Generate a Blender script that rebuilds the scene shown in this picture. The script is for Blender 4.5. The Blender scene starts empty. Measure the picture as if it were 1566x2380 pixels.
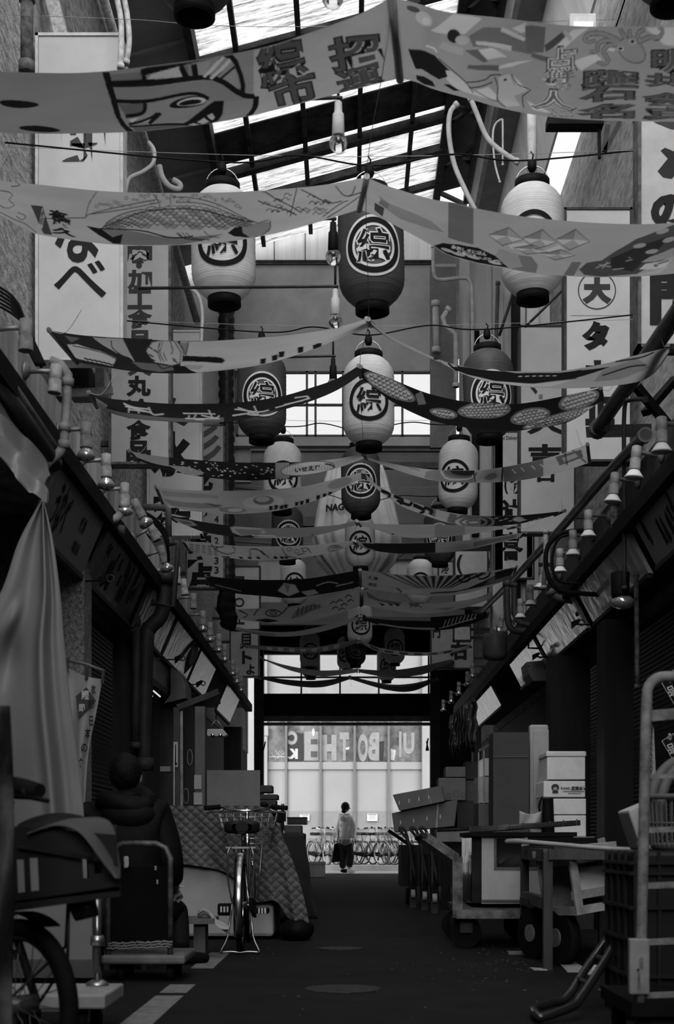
import bpy, bmesh, math, random
import numpy as np
from mathutils import Vector, Matrix, Euler
from mathutils.geometry import tessellate_polygon
random.seed(7)
SC = bpy.context.scene
COL = SC.collection
# ---------------------------------------------------------------- camera, sky, exposure
H, F, CX, CY = .75, 3200.0, 812.0, 1958.0      # eye height, focal length in pixels, vanishing point
cam = bpy.data.cameras.new('camera'); camo = bpy.data.objects.new('camera', cam); COL.objects.link(camo)
camo.location = (0, 0, H); camo.rotation_euler = (math.pi/2, 0, 0)
cam.sensor_fit = 'VERTICAL'; cam.sensor_height = 36; cam.lens = F/2380*36
cam.shift_x = -(CX-783)/2380; cam.shift_y = (CY-1190)/2380
cam.clip_start = .05; cam.clip_end = 400
cam.dof.use_dof = True; cam.dof.focus_distance = 14; cam.dof.aperture_fstop = 4.5
SC.camera = camo
W = bpy.data.worlds.new('overcast_sky'); SC.world = W; W.use_nodes = True
nt = W.node_tree; bg = nt.nodes['Background']
tcs = nt.nodes.new('ShaderNodeTexCoord'); nz = nt.nodes.new('ShaderNodeTexNoise'); nz.inputs['Scale'].default_value = 2.2
rp = nt.nodes.new('ShaderNodeValToRGB'); rp.color_ramp.elements[0].color = (.72,.72,.72,1); rp.color_ramp.elements[1].color = (1,1,1,1)
nt.links.new(tcs.outputs['Generated'], nz.inputs['Vector']); nt.links.new(nz.outputs['Fac'], rp.inputs['Fac'])
nt.links.new(rp.outputs['Color'], bg.inputs['Color']); bg.inputs['Strength'].default_value = SKY = 1.15
sun = bpy.data.lights.new('soft_daylight', 'SUN'); sun.energy = 8; sun.angle = math.radians(80); suno = bpy.data.objects.new('soft_daylight', sun); COL.objects.link(suno)
suno.rotation_euler = (math.radians(57), 0, math.radians(-6))      # high in the sky behind the photographer
SC.view_settings.view_transform = 'Standard'; SC.view_settings.look = 'None'
SC.view_settings.exposure = 0.0; SC.view_settings.gamma = 1.0; SC.view_settings.use_curve_mapping = False
SC.cycles.use_denoising = True
SC.cycles.max_bounces = 8; SC.cycles.diffuse_bounces = 4; SC.cycles.glossy_bounces = 3
SC.cycles.transmission_bounces = 6; SC.cycles.transparent_max_bounces = 8
SC.cycles.caustics_reflective = False; SC.cycles.caustics_refractive = False
# ---------------------------------------------------------------- pixel helpers (photo pixel -> point at a distance)
def P(x, y, d): return Vector(((x-CX)/F*d, d, H+(CY-y)/F*d))
def atx(x, y, X): return P(x, y, F*X/(x-CX))
def gd(y, z=0.): return (H-z)*F/(y-CY)
# ---------------------------------------------------------------- materials
MATS = {}
def mat(g, rough=.6, metal=0, var=.18, sc=5., trans=0., bump=0., spec=.14, streak=0, name=None, alpha=None, glass=False, bsc=None):
    key = (g, rough, metal, var, sc, trans, bump, spec, streak, name, alpha, glass, bsc)
    if key in MATS: return MATS[key]
    m = bpy.data.materials.new(name or 'surface_%03d' % int(g*1000)); m.use_nodes = True
    n = m.node_tree.nodes; L = m.node_tree.links; b = n['Principled BSDF']; out = n['Material Output']
    b.inputs['Roughness'].default_value = rough; b.inputs['Metallic'].default_value = metal
    b.inputs['Specular IOR Level'].default_value = spec
    col = None
    if var or bump:
        tc = n.new('ShaderNodeTexCoord'); mp = n.new('ShaderNodeMapping'); L.new(tc.outputs['Object'], mp.inputs['Vector'])
        if streak: mp.inputs['Scale'].default_value = (1, 1, .12) if streak == 1 else (1, .28, 1)
        nz = n.new('ShaderNodeTexNoise'); nz.inputs['Scale'].default_value = sc; nz.inputs['Detail'].default_value = 6; nz.inputs['Roughness'].default_value = .65
        L.new(mp.outputs['Vector'], nz.inputs['Vector'])
        r = n.new('ShaderNodeValToRGB'); lo, hi = max(g*(1-1.6*var), 0), g*(1+var)
        r.color_ramp.elements[0].position = .3; r.color_ramp.elements[1].position = .68
        r.color_ramp.elements[0].color = (lo, lo, lo, 1); r.color_ramp.elements[1].color = (hi, hi, hi, 1)
        L.new(nz.outputs['Fac'], r.inputs['Fac']); col = r.outputs['Color']; L.new(col, b.inputs['Base Color'])
        if bump:
            bp = n.new('ShaderNodeBump'); bp.inputs['Strength'].default_value = bump; bp.inputs['Distance'].default_value = .02
            n2 = n.new('ShaderNodeTexNoise'); n2.inputs['Scale'].default_value = bsc or sc*3; n2.inputs['Detail'].default_value = 4
            L.new(tc.outputs['Object'], n2.inputs['Vector']); L.new(n2.outputs['Fac'], bp.inputs['Height']); L.new(bp.outputs['Normal'], b.inputs['Normal'])
    else:
        b.inputs['Base Color'].default_value = (g, g, g, 1)
    if trans:
        t = n.new('ShaderNodeBsdfTranslucent'); mx = n.new('ShaderNodeMixShader'); mx.inputs[0].default_value = trans
        if col: L.new(col, t.inputs['Color'])
        else: t.inputs['Color'].default_value = (g, g, g, 1)
        L.new(b.outputs[0], mx.inputs[1]); L.new(t.outputs[0], mx.inputs[2]); L.new(mx.outputs[0], out.inputs['Surface'])
    if glass:
        b.inputs['Transmission Weight'].default_value = 1; b.inputs['IOR'].default_value = 1.25
    if alpha is not None: b.inputs['Alpha'].default_value = alpha
    MATS[key] = m; return m
BLACK = mat(.005, .65, var=.3, spec=.08); RUBBER = mat(.007, .8, var=.3, spec=.08); IRON = mat(.035, .5, metal=.3, var=.35, sc=9)
RUST = mat(.09, .75, var=.5, sc=12, bump=.2); STEEL = mat(.42, .3, metal=.9, var=.2); CHROME = mat(.75, .12, metal=1, var=0)
GALV = mat(.2, .45, metal=.5, var=.3, sc=7); PVC = mat(.17, .5, var=.35, sc=9); PALE = mat(.42, .6, var=.2, sc=6)
WHITE = mat(.75, .5, var=.05); STYRO = mat(.8, .8, var=.07, sc=9, bump=.08, bsc=120); CARD = mat(.2, .8, var=.12, sc=7)
WOOD = mat(.12, .7, var=.35, sc=6, streak=1, bump=.1); DARKWOOD = mat(.05, .7, var=.35, sc=6, bump=.1)
SIGNW = mat(.39, .4, var=.06, sc=3); SIGNG = mat(.3, .4, var=.08, sc=3); INKB = mat(.015, .6, var=.2); GLASSB = mat(.8, .05, var=0, glass=True, name='bulb_glass')
# ---------------------------------------------------------------- mesh builder
def rotto(d):
    d = Vector(d).normalized()
    return d.to_track_quat('Z', 'Y').to_matrix()
def spline(pts, n):
    pts = [Vector(p) for p in pts]; k = len(pts)-1; out = []
    for i in range(n+1):
        t = i/n*k; j = min(int(t), k-1); f = t-j
        p0, p1, p2, p3 = pts[max(j-1, 0)], pts[j], pts[j+1], pts[min(j+2, k)]
        out.append(.5*((2*p1)+(p2-p0)*f+(2*p0-5*p1+4*p2-p3)*f*f+(3*p1-p0-3*p2+p3)*f**3))
    return out
class MB:
    def __init__(s): s.v, s.f, s.m, s.s = [], [], [], []
    def add(s, V, Fs, mi=0, sm=False, X=None):
        o = len(s.v); s.v += [(X @ Vector(v)) if X else Vector(v) for v in V]
        for f in Fs: s.f.append([i+o for i in f]); s.m.append(mi); s.s.append(sm)
        return s
    def box(s, x0, x1, y0, y1, z0, z1, mi=0, X=None):
        V = [(x, y, z) for z in (z0, z1) for y in (y0, y1) for x in (x0, x1)]
        return s.add(V, [(0,2,3,1),(4,5,7,6),(0,1,5,4),(2,6,7,3),(0,4,6,2),(1,3,7,5)], mi, False, X)
    def bar(s, a, b, w, h=None, mi=0, up=(0,0,1)):
        a, b = Vector(a), Vector(b); d = (b-a).normalized(); u = Vector(up)
        if abs(d.dot(u)) > .98: u = Vector((0, 1, 0))
        r = d.cross(u).normalized()*w/2; q = r.cross(d).normalized()*(h or w)/2
        V = [p+i*r+j*q for p in (a, b) for j in (-1, 1) for i in (-1, 1)]
        return s.add(V, [(0,2,3,1),(4,5,7,6),(0,1,5,4),(2,6,7,3),(0,4,6,2),(1,3,7,5)], mi)
    def tube(s, pts, r, n=8, mi=0, cap=True, closed=False, sm=True):
        pts = [Vector(p) for p in pts]; N = len(pts); rr = r if isinstance(r, (list, tuple)) else [r]*N
        V, Fs = [], []; prev = None
        for i, p in enumerate(pts):
            a = pts[(i-1) % N] if (closed or i > 0) else p; b = pts[(i+1) % N] if (closed or i < N-1) else p
            d = (b-a); d = d.normalized() if d.length > 1e-9 else Vector((0, 0, 1))
            if prev is None:
                u = Vector((0, 0, 1)) if abs(d.z) < .9 else Vector((1, 0, 0)); prev = (u-d*u.dot(d)).normalized()
            else:
                q = prev-d*prev.dot(d); prev = q.normalized() if q.length > 1e-6 else prev
            w = d.cross(prev)
            V += [p+rr[i]*(math.cos(2*math.pi*k/n)*prev+math.sin(2*math.pi*k/n)*w) for k in range(n)]
        for i in range(N if closed else N-1):
            j = (i+1) % N
            Fs += [(i*n+k, i*n+(k+1) % n, j*n+(k+1) % n, j*n+k) for k in range(n)]
        s.add(V, Fs, mi, sm)
        if cap and not closed:
            o = len(s.v)-len(V); s.f.append([o+k for k in range(n)][::-1]); s.f.append([o+(N-1)*n+k for k in range(n)]); s.m += [mi]*2; s.s += [False]*2
        return s
    def cyl(s, a, b, r, r2=None, n=16, mi=0): return s.tube([a, b], [r, r if r2 is None else r2], n, mi)
    def lathe(s, prof, n=24, mi=0, X=None, cap=True, sm=True):
        V = [(r*math.cos(2*math.pi*k/n), r*math.sin(2*math.pi*k/n), z) for r, z in prof for k in range(n)]; N = len(prof)
        Fs = [(i*n+k, i*n+(k+1) % n, (i+1)*n+(k+1) % n, (i+1)*n+k) for i in range(N-1) for k in range(n)]
        s.add(V, Fs, mi, sm, X)
        if cap:
            o = len(s.v)-len(V); s.f.append([o+k for k in range(n)][::-1]); s.f.append([o+(N-1)*n+k for k in range(n)]); s.m += [mi]*2; s.s += [False]*2
        return s
    def grid(s, fn, nu, nv, mi=0, sm=True):
        V = [fn(i/nu, j/nv) for j in range(nv+1) for i in range(nu+1)]
        return s.add(V, [(j*(nu+1)+i, j*(nu+1)+i+1, (j+1)*(nu+1)+i+1, (j+1)*(nu+1)+i) for j in range(nv) for i in range(nu)], mi, sm)
    def prism(s, poly, off, mi=0):       # polygon (3-D points) pushed along a vector
        poly = [Vector(p) for p in poly]; n = len(poly); off = Vector(off)
        T = tessellate_polygon([poly])
        return s.add(poly+[p+off for p in poly], [tuple(t) for t in T]+[tuple(n+i for i in t[::-1]) for t in T]+[(i, (i+1) % n, n+(i+1) % n, n+i) for i in range(n)], mi)
    def ball(s, c, r, n=14, mi=0, sq=(1, 1, 1)):
        k = n//2
        pr = [(max(r*math.sin(math.pi*i/k), 1e-4), -r*math.cos(math.pi*i/k)) for i in range(k+1)]
        return s.lathe(pr, n, mi, Matrix.Translation(c) @ Matrix.Diagonal((*sq, 1)), cap=False)
    def build(s, name, mats, parent=None, bev=0, solid=0, sub=0, center=None, keep=False):
        me = bpy.data.meshes.new(name); off = Vector()
        p = parent
        while p is not None: off += p.location; p = p.parent
        if parent is None and not keep:
            xs = [v.x for v in s.v]; ys = [v.y for v in s.v]; zs = [v.z for v in s.v]
            off = Vector(center) if center else Vector(((min(xs)+max(xs))/2, (min(ys)+max(ys))/2, min(zs)))
        me.from_pydata([v-off for v in s.v], [], s.f)
        for m in (mats if isinstance(mats, (list, tuple)) else [mats]): me.materials.append(m)
        for pl, mi, sm in zip(me.polygons, s.m, s.s): pl.material_index = mi; pl.use_smooth = sm
        b = bmesh.new(); b.from_mesh(me); bmesh.ops.recalc_face_normals(b, faces=b.faces); b.to_mesh(me); b.free()
        o = bpy.data.objects.new(name, me); COL.objects.link(o)
        if parent is None: o.location = off
        else: o.parent = parent
        if bev:
            md = o.modifiers.new('bevel', 'BEVEL'); md.width = bev; md.segments = 2; md.limit_method = 'ANGLE'; md.harden_normals = False
        if solid:
            md = o.modifiers.new('thickness', 'SOLIDIFY'); md.thickness = solid; md.offset = 0
        if sub:
            md = o.modifiers.new('smooth', 'SUBSURF'); md.levels = sub; md.render_levels = sub
        return o
def tag(o, label, cat, group=None, kind=None):
    o['label'] = label; o['category'] = cat
    if group: o['group'] = group
    if kind: o['kind'] = kind
    return o
def thing(name, label, cat, loc=(0, 0, 0), group=None):
    o = bpy.data.objects.new(name, None); o.empty_display_size = .1; COL.objects.link(o); o.location = loc
    return tag(o, label, cat, group)
def struct(mb, name, mats, **k):
    o = mb.build(name, mats, **k); o['kind'] = 'structure'; return o
def copy_tree(o, parent=None):
    c = o.copy(); COL.objects.link(c)
    if parent is not None: c.parent = parent
    for ch in list(o.children): copy_tree(ch, c)
    return c
# ---------------------------------------------------------------- flat artwork (lettering, prints) laid on a surface
GL = {}
def glyph(txt, bold=0.):
    k = (txt, bold)
    if k not in GL:
        cu = bpy.data.curves.new('g', 'FONT'); cu.body = txt; cu.size = 1; cu.offset = bold; cu.resolution_u = 3
        o = bpy.data.objects.new('g', cu); COL.objects.link(o); dg = bpy.context.evaluated_depsgraph_get()
        me = bpy.data.meshes.new_from_object(o.evaluated_get(dg))
        V = [(v.co.x, v.co.y) for v in me.vertices]; Fs = [tuple(p.vertices) for p in me.polygons]
        bpy.data.objects.remove(o); bpy.data.curves.remove(cu); bpy.data.meshes.remove(me)
        x0, x1 = min(v[0] for v in V), max(v[0] for v in V); y0, y1 = min(v[1] for v in V), max(v[1] for v in V)
        GL[k] = ([((x-x0)/(x1-x0)-.5, (y-y0)/(y1-y0)-.5) for x, y in V], Fs)
    return GL[k]
class Art:
    """2-D shapes: x to the right, y DOWN (photo pixels) unless flip=False"""
    def __init__(s, ysign=-1): s.it = []; s.ys = ysign
    def poly(s, g, pts, L=0):
        T = tessellate_polygon([[Vector((x, y, 0)) for x, y in pts]]); s.it.append((g, L, list(pts), [tuple(t) for t in T])); return s
    def line(s, g, pts, w, L=1, sm=0, closed=False):
        pts = [Vector((p[0], p[1])) for p in pts]
        if sm: pts = [Vector((p.x, p.y)) for p in spline([(p.x, p.y, 0) for p in pts], sm)]
        n = len(pts); V = []; ws = w if isinstance(w, (list, tuple)) else None
        for i, p in enumerate(pts):
            a = pts[i-1] if (i or closed) else p; b = pts[(i+1) % n] if (i < n-1 or closed) else p
            d = b-a; d = d.normalized() if d.length > 1e-9 else Vector((1, 0)); q = Vector((-d.y, d.x))
            t = i/max(n-1, 1); ww = (ws[0]+(ws[1]-ws[0])*t*2 if t < .5 else ws[1]+(ws[2]-ws[1])*(t*2-1)) if ws else w
            V += [tuple(p+q*ww/2), tuple(p-q*ww/2)]
        Fs = [(2*i, 2*i+1, 2*((i+1) % n)+1, 2*((i+1) % n)) for i in range(n if closed else n-1)]
        s.it.append((g, L, V, Fs)); return s
    def ell(s, g, cx, cy, rx, ry, rot=0, L=0, n=28):
        c, q = math.cos(rot), math.sin(rot)
        V = [(cx+rx*math.cos(t)*c-ry*math.sin(t)*q, cy+rx*math.cos(t)*q+ry*math.sin(t)*c) for t in [2*math.pi*i/n for i in range(n)]]
        s.it.append((g, L, V+[(cx, cy)], [(i, (i+1) % n, n) for i in range(n)])); return s
    def ring(s, g, cx, cy, rx, ry, w, L=0, n=40, rot=0):
        c, q = math.cos(rot), math.sin(rot)
        f = lambda t, k: (cx+(rx+k)*math.cos(t)*c-(ry+k)*math.sin(t)*q, cy+(rx+k)*math.cos(t)*q+(ry+k)*math.sin(t)*c)
        V = [f(2*math.pi*i/n, k) for i in range(n) for k in (-w/2, w/2)]
        s.it.append((g, L, V, [(2*i, 2*i+1, 2*((i+1) % n)+1, 2*((i+1) % n)) for i in range(n)])); return s
    def text(s, g, txt, cx, cy, w, h, rot=0, bold=.02, L=2, skew=0, flipx=False):
        V, Fs = glyph(txt, bold); c, q = math.cos(rot), math.sin(rot); out = []
        for x, y in V:
            x, y = (-x if flipx else x)*w+skew*y*h, y*h*s.ys
            out.append((cx+x*c-y*q, cy+x*q+y*c))
        s.it.append((g, L, out, Fs)); return s
    def col(s, g, txt, cx, y0, size, step, bold=.02, L=2, wid=1.):
        for i, ch in enumerate(txt):
            if ch != ' ': s.text(g, ch, cx, y0+i*step*(-s.ys), size*wid, size, bold=bold, L=L)
        return s
    def mesh(s, name, f, parent, cutx=(), cuty=(), mk=None, rough=.6, trans=0.):
        b = bmesh.new(); mats = []; mk = mk or (lambda g: mat(g, rough, var=.1, trans=trans, spec=.03))
        lay = {}
        for g, L, V, Fs in s.it:
            if g not in mats: mats.append(g)
            vs = [b.verts.new((x, y, L)) for x, y in V]
            for t in Fs:
                try: fc = b.faces.new([vs[i] for i in t]); fc.material_index = mats.index(g)
                except ValueError: pass
        for x in cutx: bmesh.ops.bisect_plane(b, geom=b.verts[:]+b.edges[:]+b.faces[:], plane_co=(x, 0, 0), plane_no=(1, 0, 0))
        for y in cuty: bmesh.ops.bisect_plane(b, geom=b.verts[:]+b.edges[:]+b.faces[:], plane_co=(0, y, 0), plane_no=(0, 1, 0))
        off = Vector(); p = parent
        while p is not None: off += p.location; p = p.parent
        for v in b.verts: v.co = f(v.co.x, v.co.y, .003+.0015*v.co.z)-off
        me = bpy.data.meshes.new(name); b.to_mesh(me); b.free()
        for g in mats: me.materials.append(mk(g))
        o = bpy.data.objects.new(name, me); COL.objects.link(o); o.parent = parent; return o
    def raster(s, inv, NU, NV, base, cutx, cuty, ss=2):
        """paint the shapes into a (NV+1)x(NU+1) sheet of greys over u,v"""
        w, h = (NU+1)*ss, (NV+1)*ss; img = np.full((h, w), base, 'f')
        for g, L, V, Fs in sorted(s.it, key=lambda i: i[1]):
            b = bmesh.new(); vs = [b.verts.new((x, y, 0)) for x, y in V]
            for t in Fs:
                try: b.faces.new([vs[i] for i in t])
                except ValueError: pass
            xs, ys = [v[0] for v in V], [v[1] for v in V]
            for x in cutx:
                if min(xs) < x < max(xs): bmesh.ops.bisect_plane(b, geom=b.verts[:]+b.edges[:]+b.faces[:], plane_co=(x, 0, 0), plane_no=(1, 0, 0))
            for y in cuty:
                if min(ys) < y < max(ys): bmesh.ops.bisect_plane(b, geom=b.verts[:]+b.edges[:]+b.faces[:], plane_co=(0, y, 0), plane_no=(0, 1, 0))
            bmesh.ops.triangulate(b, faces=b.faces[:]); b.verts.index_update()
            uv = []
            for v in b.verts:
                u_, v_ = inv(v.co.x, v.co.y); uv.append((u_*NU*ss+ss/2-.5, v_*NV*ss+ss/2-.5))
            for f in b.faces:
                (ax, ay), (bx, by), (cx, cy) = [uv[v.index] for v in f.verts]
                i0, i1 = max(int(min(ax, bx, cx)), 0), min(int(max(ax, bx, cx))+2, w); j0, j1 = max(int(min(ay, by, cy)), 0), min(int(max(ay, by, cy))+2, h)
                D = (bx-ax)*(cy-ay)-(cx-ax)*(by-ay)
                if i1 <= i0 or j1 <= j0 or abs(D) < 1e-9: continue
                X, Y = np.meshgrid(np.arange(i0, i1), np.arange(j0, j1))
                p = ((bx-ax)*(Y-ay)-(X-ax)*(by-ay))/D; q = ((X-ax)*(cy-ay)-(cx-ax)*(Y-ay))/D
                img[j0:j1, i0:i1][(p >= -.02) & (q >= -.02) & (p+q <= 1.02)] = g
            b.free()
        return img.reshape(NV+1, ss, NU+1, ss).mean((1, 3))
def flat(o, ux, uy, sc=1.):
    """map x,y(up) onto a plane: origin o, unit axes ux, uy"""
    o, ux, uy = Vector(o), Vector(ux).normalized(), Vector(uy).normalized(); n = ux.cross(uy).normalized()
    return lambda x, y, k: o+ux*x*sc+uy*y*sc+n*k
def flatpx(d):
    """photo pixels onto an upright board facing the street at distance d"""
    return lambda x, y, k: P(x, y, d-k)
# ================================================================ the setting
ASPH = mat(.0085, .75, var=.35, sc=3.5, bump=.35, bsc=90, spec=.15, name='asphalt')
PAVE = mat(.5, .8, var=.1, sc=4, bump=.1, name='pavement')
fl = MB(); fl.grid(lambda u, v: (-2.6+5.8*u, -2+35.3*v, 0), 4, 20, sm=False); struct(fl, 'floor', ASPH)
pv = MB(); pv.box(-9, 9, 33.3, 36.2, -.2, -.004); pv.box(-9, 9, 36.2, 36.38, -.2, .14); pv.box(-9, 9, 36.4, 42, -.2, .13)
for k in range(12): pv.box(-9+k*1.5, -9+k*1.5+1.47, 36.41, 38.2, .13, .142)
struct(pv, 'floor_pavement', PAVE)
PAINT = mat(.17, .7, var=.25, sc=14, name='road_paint')
for i, (a, b) in enumerate(((3., 6.72), (6.86, 7.25), (8.2, 9.35))):
    m = MB(); m.box(-.945, -.81, a, b, 0, .003); struct(m, 'trim_%d' % (i+1), PAINT)
STUC = mat(.34, .85, var=.42, sc=26, bump=.6, bsc=55, name='stucco', streak=2); CONC = mat(.27, .8, var=.36, sc=16, bump=.2, name='stained_concrete', streak=2)
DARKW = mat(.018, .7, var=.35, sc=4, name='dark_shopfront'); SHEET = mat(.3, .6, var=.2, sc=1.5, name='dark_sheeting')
wl = MB(); wl.box(-2.75, -2.45, -3.1, 33.3, 2.9, H+8.4); struct(wl, 'wall_left', STUC)
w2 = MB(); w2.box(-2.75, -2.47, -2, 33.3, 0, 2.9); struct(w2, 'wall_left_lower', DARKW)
wr = MB(); wr.box(2.85, 3.15, -3.1, 33.3, 2.9, H+8.75); wr.box(2.85, 3.15, 5, 16.5, H+8.7, H+10.2); struct(wr, 'wall_right', CONC)
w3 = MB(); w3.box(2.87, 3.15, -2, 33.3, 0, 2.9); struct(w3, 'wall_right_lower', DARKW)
# roof: one pitch rising to the right
rz = lambda x: H+8.4+.27*(x+2.45)
def slope(mb, x0, x1, y0, y1, th, dz=0, mi=0):
    V = [(x, y, rz(x)+dz+t) for t in (0, th) for y in (y0, y1) for x in (x0, x1)]
    mb.add(V, [(0,2,3,1),(4,5,7,6),(0,1,5,4),(2,6,7,3),(0,4,6,2),(1,3,7,5)], mi)
r = MB(); slope(r, -2.75, -1.66, 9, 20.1, .05)
for k in range(8): slope(r, -2.45, -1.66, 9.1+1.4*k, 9.16+1.4*k, .04, -.04)
struct(r, 'ceiling_left', SHEET)
def skylight_mat(sx=1.5, sy=16, name='skylight_sheet', lo=.3, hi=.85, sz=None):
    m = bpy.data.materials.new(name); m.use_nodes = True; n = m.node_tree.nodes; L = m.node_tree.links
    for x in list(n): n.remove(x)
    out = n.new('ShaderNodeOutputMaterial'); tc = n.new('ShaderNodeTexCoord'); mp = n.new('ShaderNodeMapping'); mp.inputs['Scale'].default_value = (sx, sy, sz or sx)
    nz = n.new('ShaderNodeTexNoise'); nz.inputs['Scale'].default_value = 1.6; nz.inputs['Detail'].default_value = 8; nz.inputs['Roughness'].default_value = .75
    r = n.new('ShaderNodeValToRGB'); r.color_ramp.elements[0].position = .36; r.color_ramp.elements[1].position = .56
    r.color_ramp.elements[0].color = (lo*.4,)*3+(1,); r.color_ramp.elements[1].color = (hi,)*3+(1,)
    t = n.new('ShaderNodeBsdfTranslucent'); d = n.new('ShaderNodeBsdfDiffuse'); mx = n.new('ShaderNodeMixShader'); mx.inputs[0].default_value = .85
    L.new(tc.outputs['Object'], mp.inputs[0]); L.new(mp.outputs[0], nz.inputs['Vector']); L.new(nz.outputs['Fac'], r.inputs[0])
    L.new(r.outputs[0], t.inputs[0]); L.new(r.outputs[0], d.inputs[0]); L.new(d.outputs[0], mx.inputs[1]); L.new(t.outputs[0], mx.inputs[2]); L.new(mx.outputs[0], out.inputs[0])
    return m
SKYL = skylight_mat()
def corr(y0, y1): 
    m = MB(); n = int((y1-y0)/.033)
    m.grid(lambda u, v: (-1.68+2.92*u, y0+(y1-y0)*v, rz(-1.68+2.92*u)+.012*math.sin(2*math.pi*v*n/4)), 2, n, sm=False); return m
for k, (y0, y1) in enumerate(((10.0, 16.8), (17.42, 20.1))): struct(corr(y0, y1), 'ceiling_%d' % (k+2), SKYL)
r = MB(); slope(r, -1.68, 1.24, 16.72, 17.5, .04, -.02); struct(r, 'ceiling_4', mat(.06, .8, var=.5, sc=3, name='grimy_roof_boards'))
r = MB()
for y, w, hgt in ((17.66, .13, .11), (18.5, .11, .1), (16.0, .1, .07), (15.1, .08, .06), (19.5, .1, .08)): slope(r, -1.7, 1.25, y-w/2, y+w/2, hgt, -.02-hgt)
for x in (-1.24, -.56, .13, .8):
    r.box(x-.028, x+.028, 14.0, 19.95, rz(x)-.1, rz(x)-.02)
r.box(-1.72, -1.64, 9, 20, rz(-1.7)-.22, rz(-1.7)); struct(r, 'trim_roof_beam', mat(.05, .7, var=.5, sc=5, name='rusty_beam'))
# the lattice girder at the right edge of the skylight and the fascia beyond it
lat = MB()
for x, z in ((1.26, rz(1.26)-.05), (1.72, rz(1.5)-.05)):
    lat.bar((x, 11, z), (x, 20.2, z), .1, .1)
for k in range(14):
    y = 12+k*.6; lat.bar((1.28, y, rz(1.26)-.05), (1.72, y+.6 if k % 2 else y-.6, rz(1.5)-.02), .05, .05)
struct(lat, 'trim_lattice_girder', IRON)
r = MB(); slope(r, 1.2, 1.9, 11, 20.2, .04, .12); struct(r, 'ceiling_5', mat(.02, .8, var=.3, name='dark_roof'))
g = MB(); g.box(1.74, 1.80, 11, 20.2, H+8.85, H+9.3, 1); g.box(1.80, 2.18, 11, 20.2, H+8.85, H+8.9)
struct(g, 'trim_box_gutter', [mat(.22, .5, var=.15, name='grey_gutter'), PALE])
s_ = MB(); s_.add([(1.95, 9.5, H+9.4), (2.32, 9.5, H+7.95), (2.32, 19.4, H+7.95), (1.95, 19.4, H+9.4)], [(0, 1, 2, 3)]); struct(s_, 'ceiling_6', mat(.85, .7, var=.12, sc=3, streak=1, name='pale_soffit'), solid=.03)
# ---- cross wall with windows, 20 m away
PLAST = mat(.34, .8, var=.16, sc=1.6, bump=.05, name='plaster'); YG = 20.25
def rect(mb, x0, x1, y0, y1, d, th=.1, mi=0):
    a, b = P(x0, y1, d), P(x1, y0, d); mb.box(a.x, b.x, d, d+th, a.z, b.z, mi)
g = MB(); rect(g, 540, 1060, 613, 862, YG, .15); rect(g, 540, 1060, 1015, 1036, YG, .15); struct(g, 'wall_cross', PLAST)
g = MB(); rect(g, 420, 582, 380, 1120, YG+.2, .12); struct(g, 'wall_cross_left', SHEET)
g = MB(); rect(g, 1000, 1060, 620, 1040, YG-.12, .1); struct(g, 'wall_cross_right', mat(.16, .8, var=.15, name='grey_plaster'))
g = MB(); rect(g, 585, 1003, 430, 612, YG, .02); struct(g, 'window_1', skylight_mat(14, 14, 'frosted_sheet', 2.1, .97, .4))
g = MB()
for y in (606, 612, 517, 430): rect(g, 580, 1006, y-2, y+2, YG-.03, .05)
for x in (637, 709, 780, 850, 930): rect(g, x-1, x+1, 430, 612, YG-.03, .03)
struct(g, 'window_1_frame', IRON)
g = MB()
for x in (551, 713, 733, 797, 935, 1038): rect(g, x-2.5, x+2.5, 862, 1016, YG, .06)
for y in (864, 940, 1012): rect(g, 548, 1042, y-2, y+2, YG, .06)
struct(g, 'window_2_frame', mat(.1, .6, var=.2, name='window_frame_metal'))
GLAZ = mat(1., .02, var=0, alpha=.08, spec=.5, name='window_glass')
g = MB(); rect(g, 550, 1040, 863, 1014, YG+.03, .006); struct(g, 'window_2', GLAZ)
g = MB(); g.box(1.6, 2.05, 19.6, 20.1, 5.0, 9.2); g.box(2.05, 2.9, 19.6, 20.1, 3.4, 9.2); g.box(1.6, 1.7, 19.45, 19.6, 5.0, 9.1); g.box(2.02, 2.16, 19.4, 19.6, 3.4, 9.2); g.box(2.5, 2.66, 19.4, 19.6, 3.4, 9.2); struct(g, 'wall_right_return', mat(.42, .75, var=.2, sc=2.5, streak=1, name='pale_stained_wall', bump=.08))
g = MB(); g.box(1.74, 1.84, 19.5, 19.6, 5.1, 8.0); g.box(2.3, 2.42, 19.5, 19.6, 4, 8.6); struct(g, 'trim_wall_slot', BLACK)
# ---- second, darker cross wall at 28 m with small windows
YW = 28.0; G2 = mat(.09, .8, var=.15, sc=2, name='grey_back_wall')
g = MB(); rect(g, 500, 1080, 1010, 1300, YW, .12); rect(g, 655, 905, 1300, 1452, YW, .12); rect(g, 540, 600, 1300, 1452, YW, .12)
rect(g, 905, 1080, 1338, 1452, YW, .12); rect(g, 1022, 1080, 1300, 1338, YW, .12); rect(g, 600, 655, 1400, 1452, YW, .12); struct(g, 'wall_back', G2)
g = MB(); rect(g, 540, 1060, 1040, 1048, YW-.06, .06); rect(g, 660, 740, 1200, 1222, YW-.08, .08); rect(g, 905, 1030, 1215, 1300, YW-.05, .05); struct(g, 'trim_back_wall', mat(.06, .7, name='dark_trim'))
FROST = skylight_mat(14, 14, 'frosted_pane', 2.1, .97, .4)
g = MB(); rect(g, 600, 655, 1300, 1400, YW+.05, .02); struct(g, 'window_3', FROST)
g = MB(); rect(g, 905, 1022, 1300, 1338, YW+.05, .02); struct(g, 'window_4', FROST)
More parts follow.
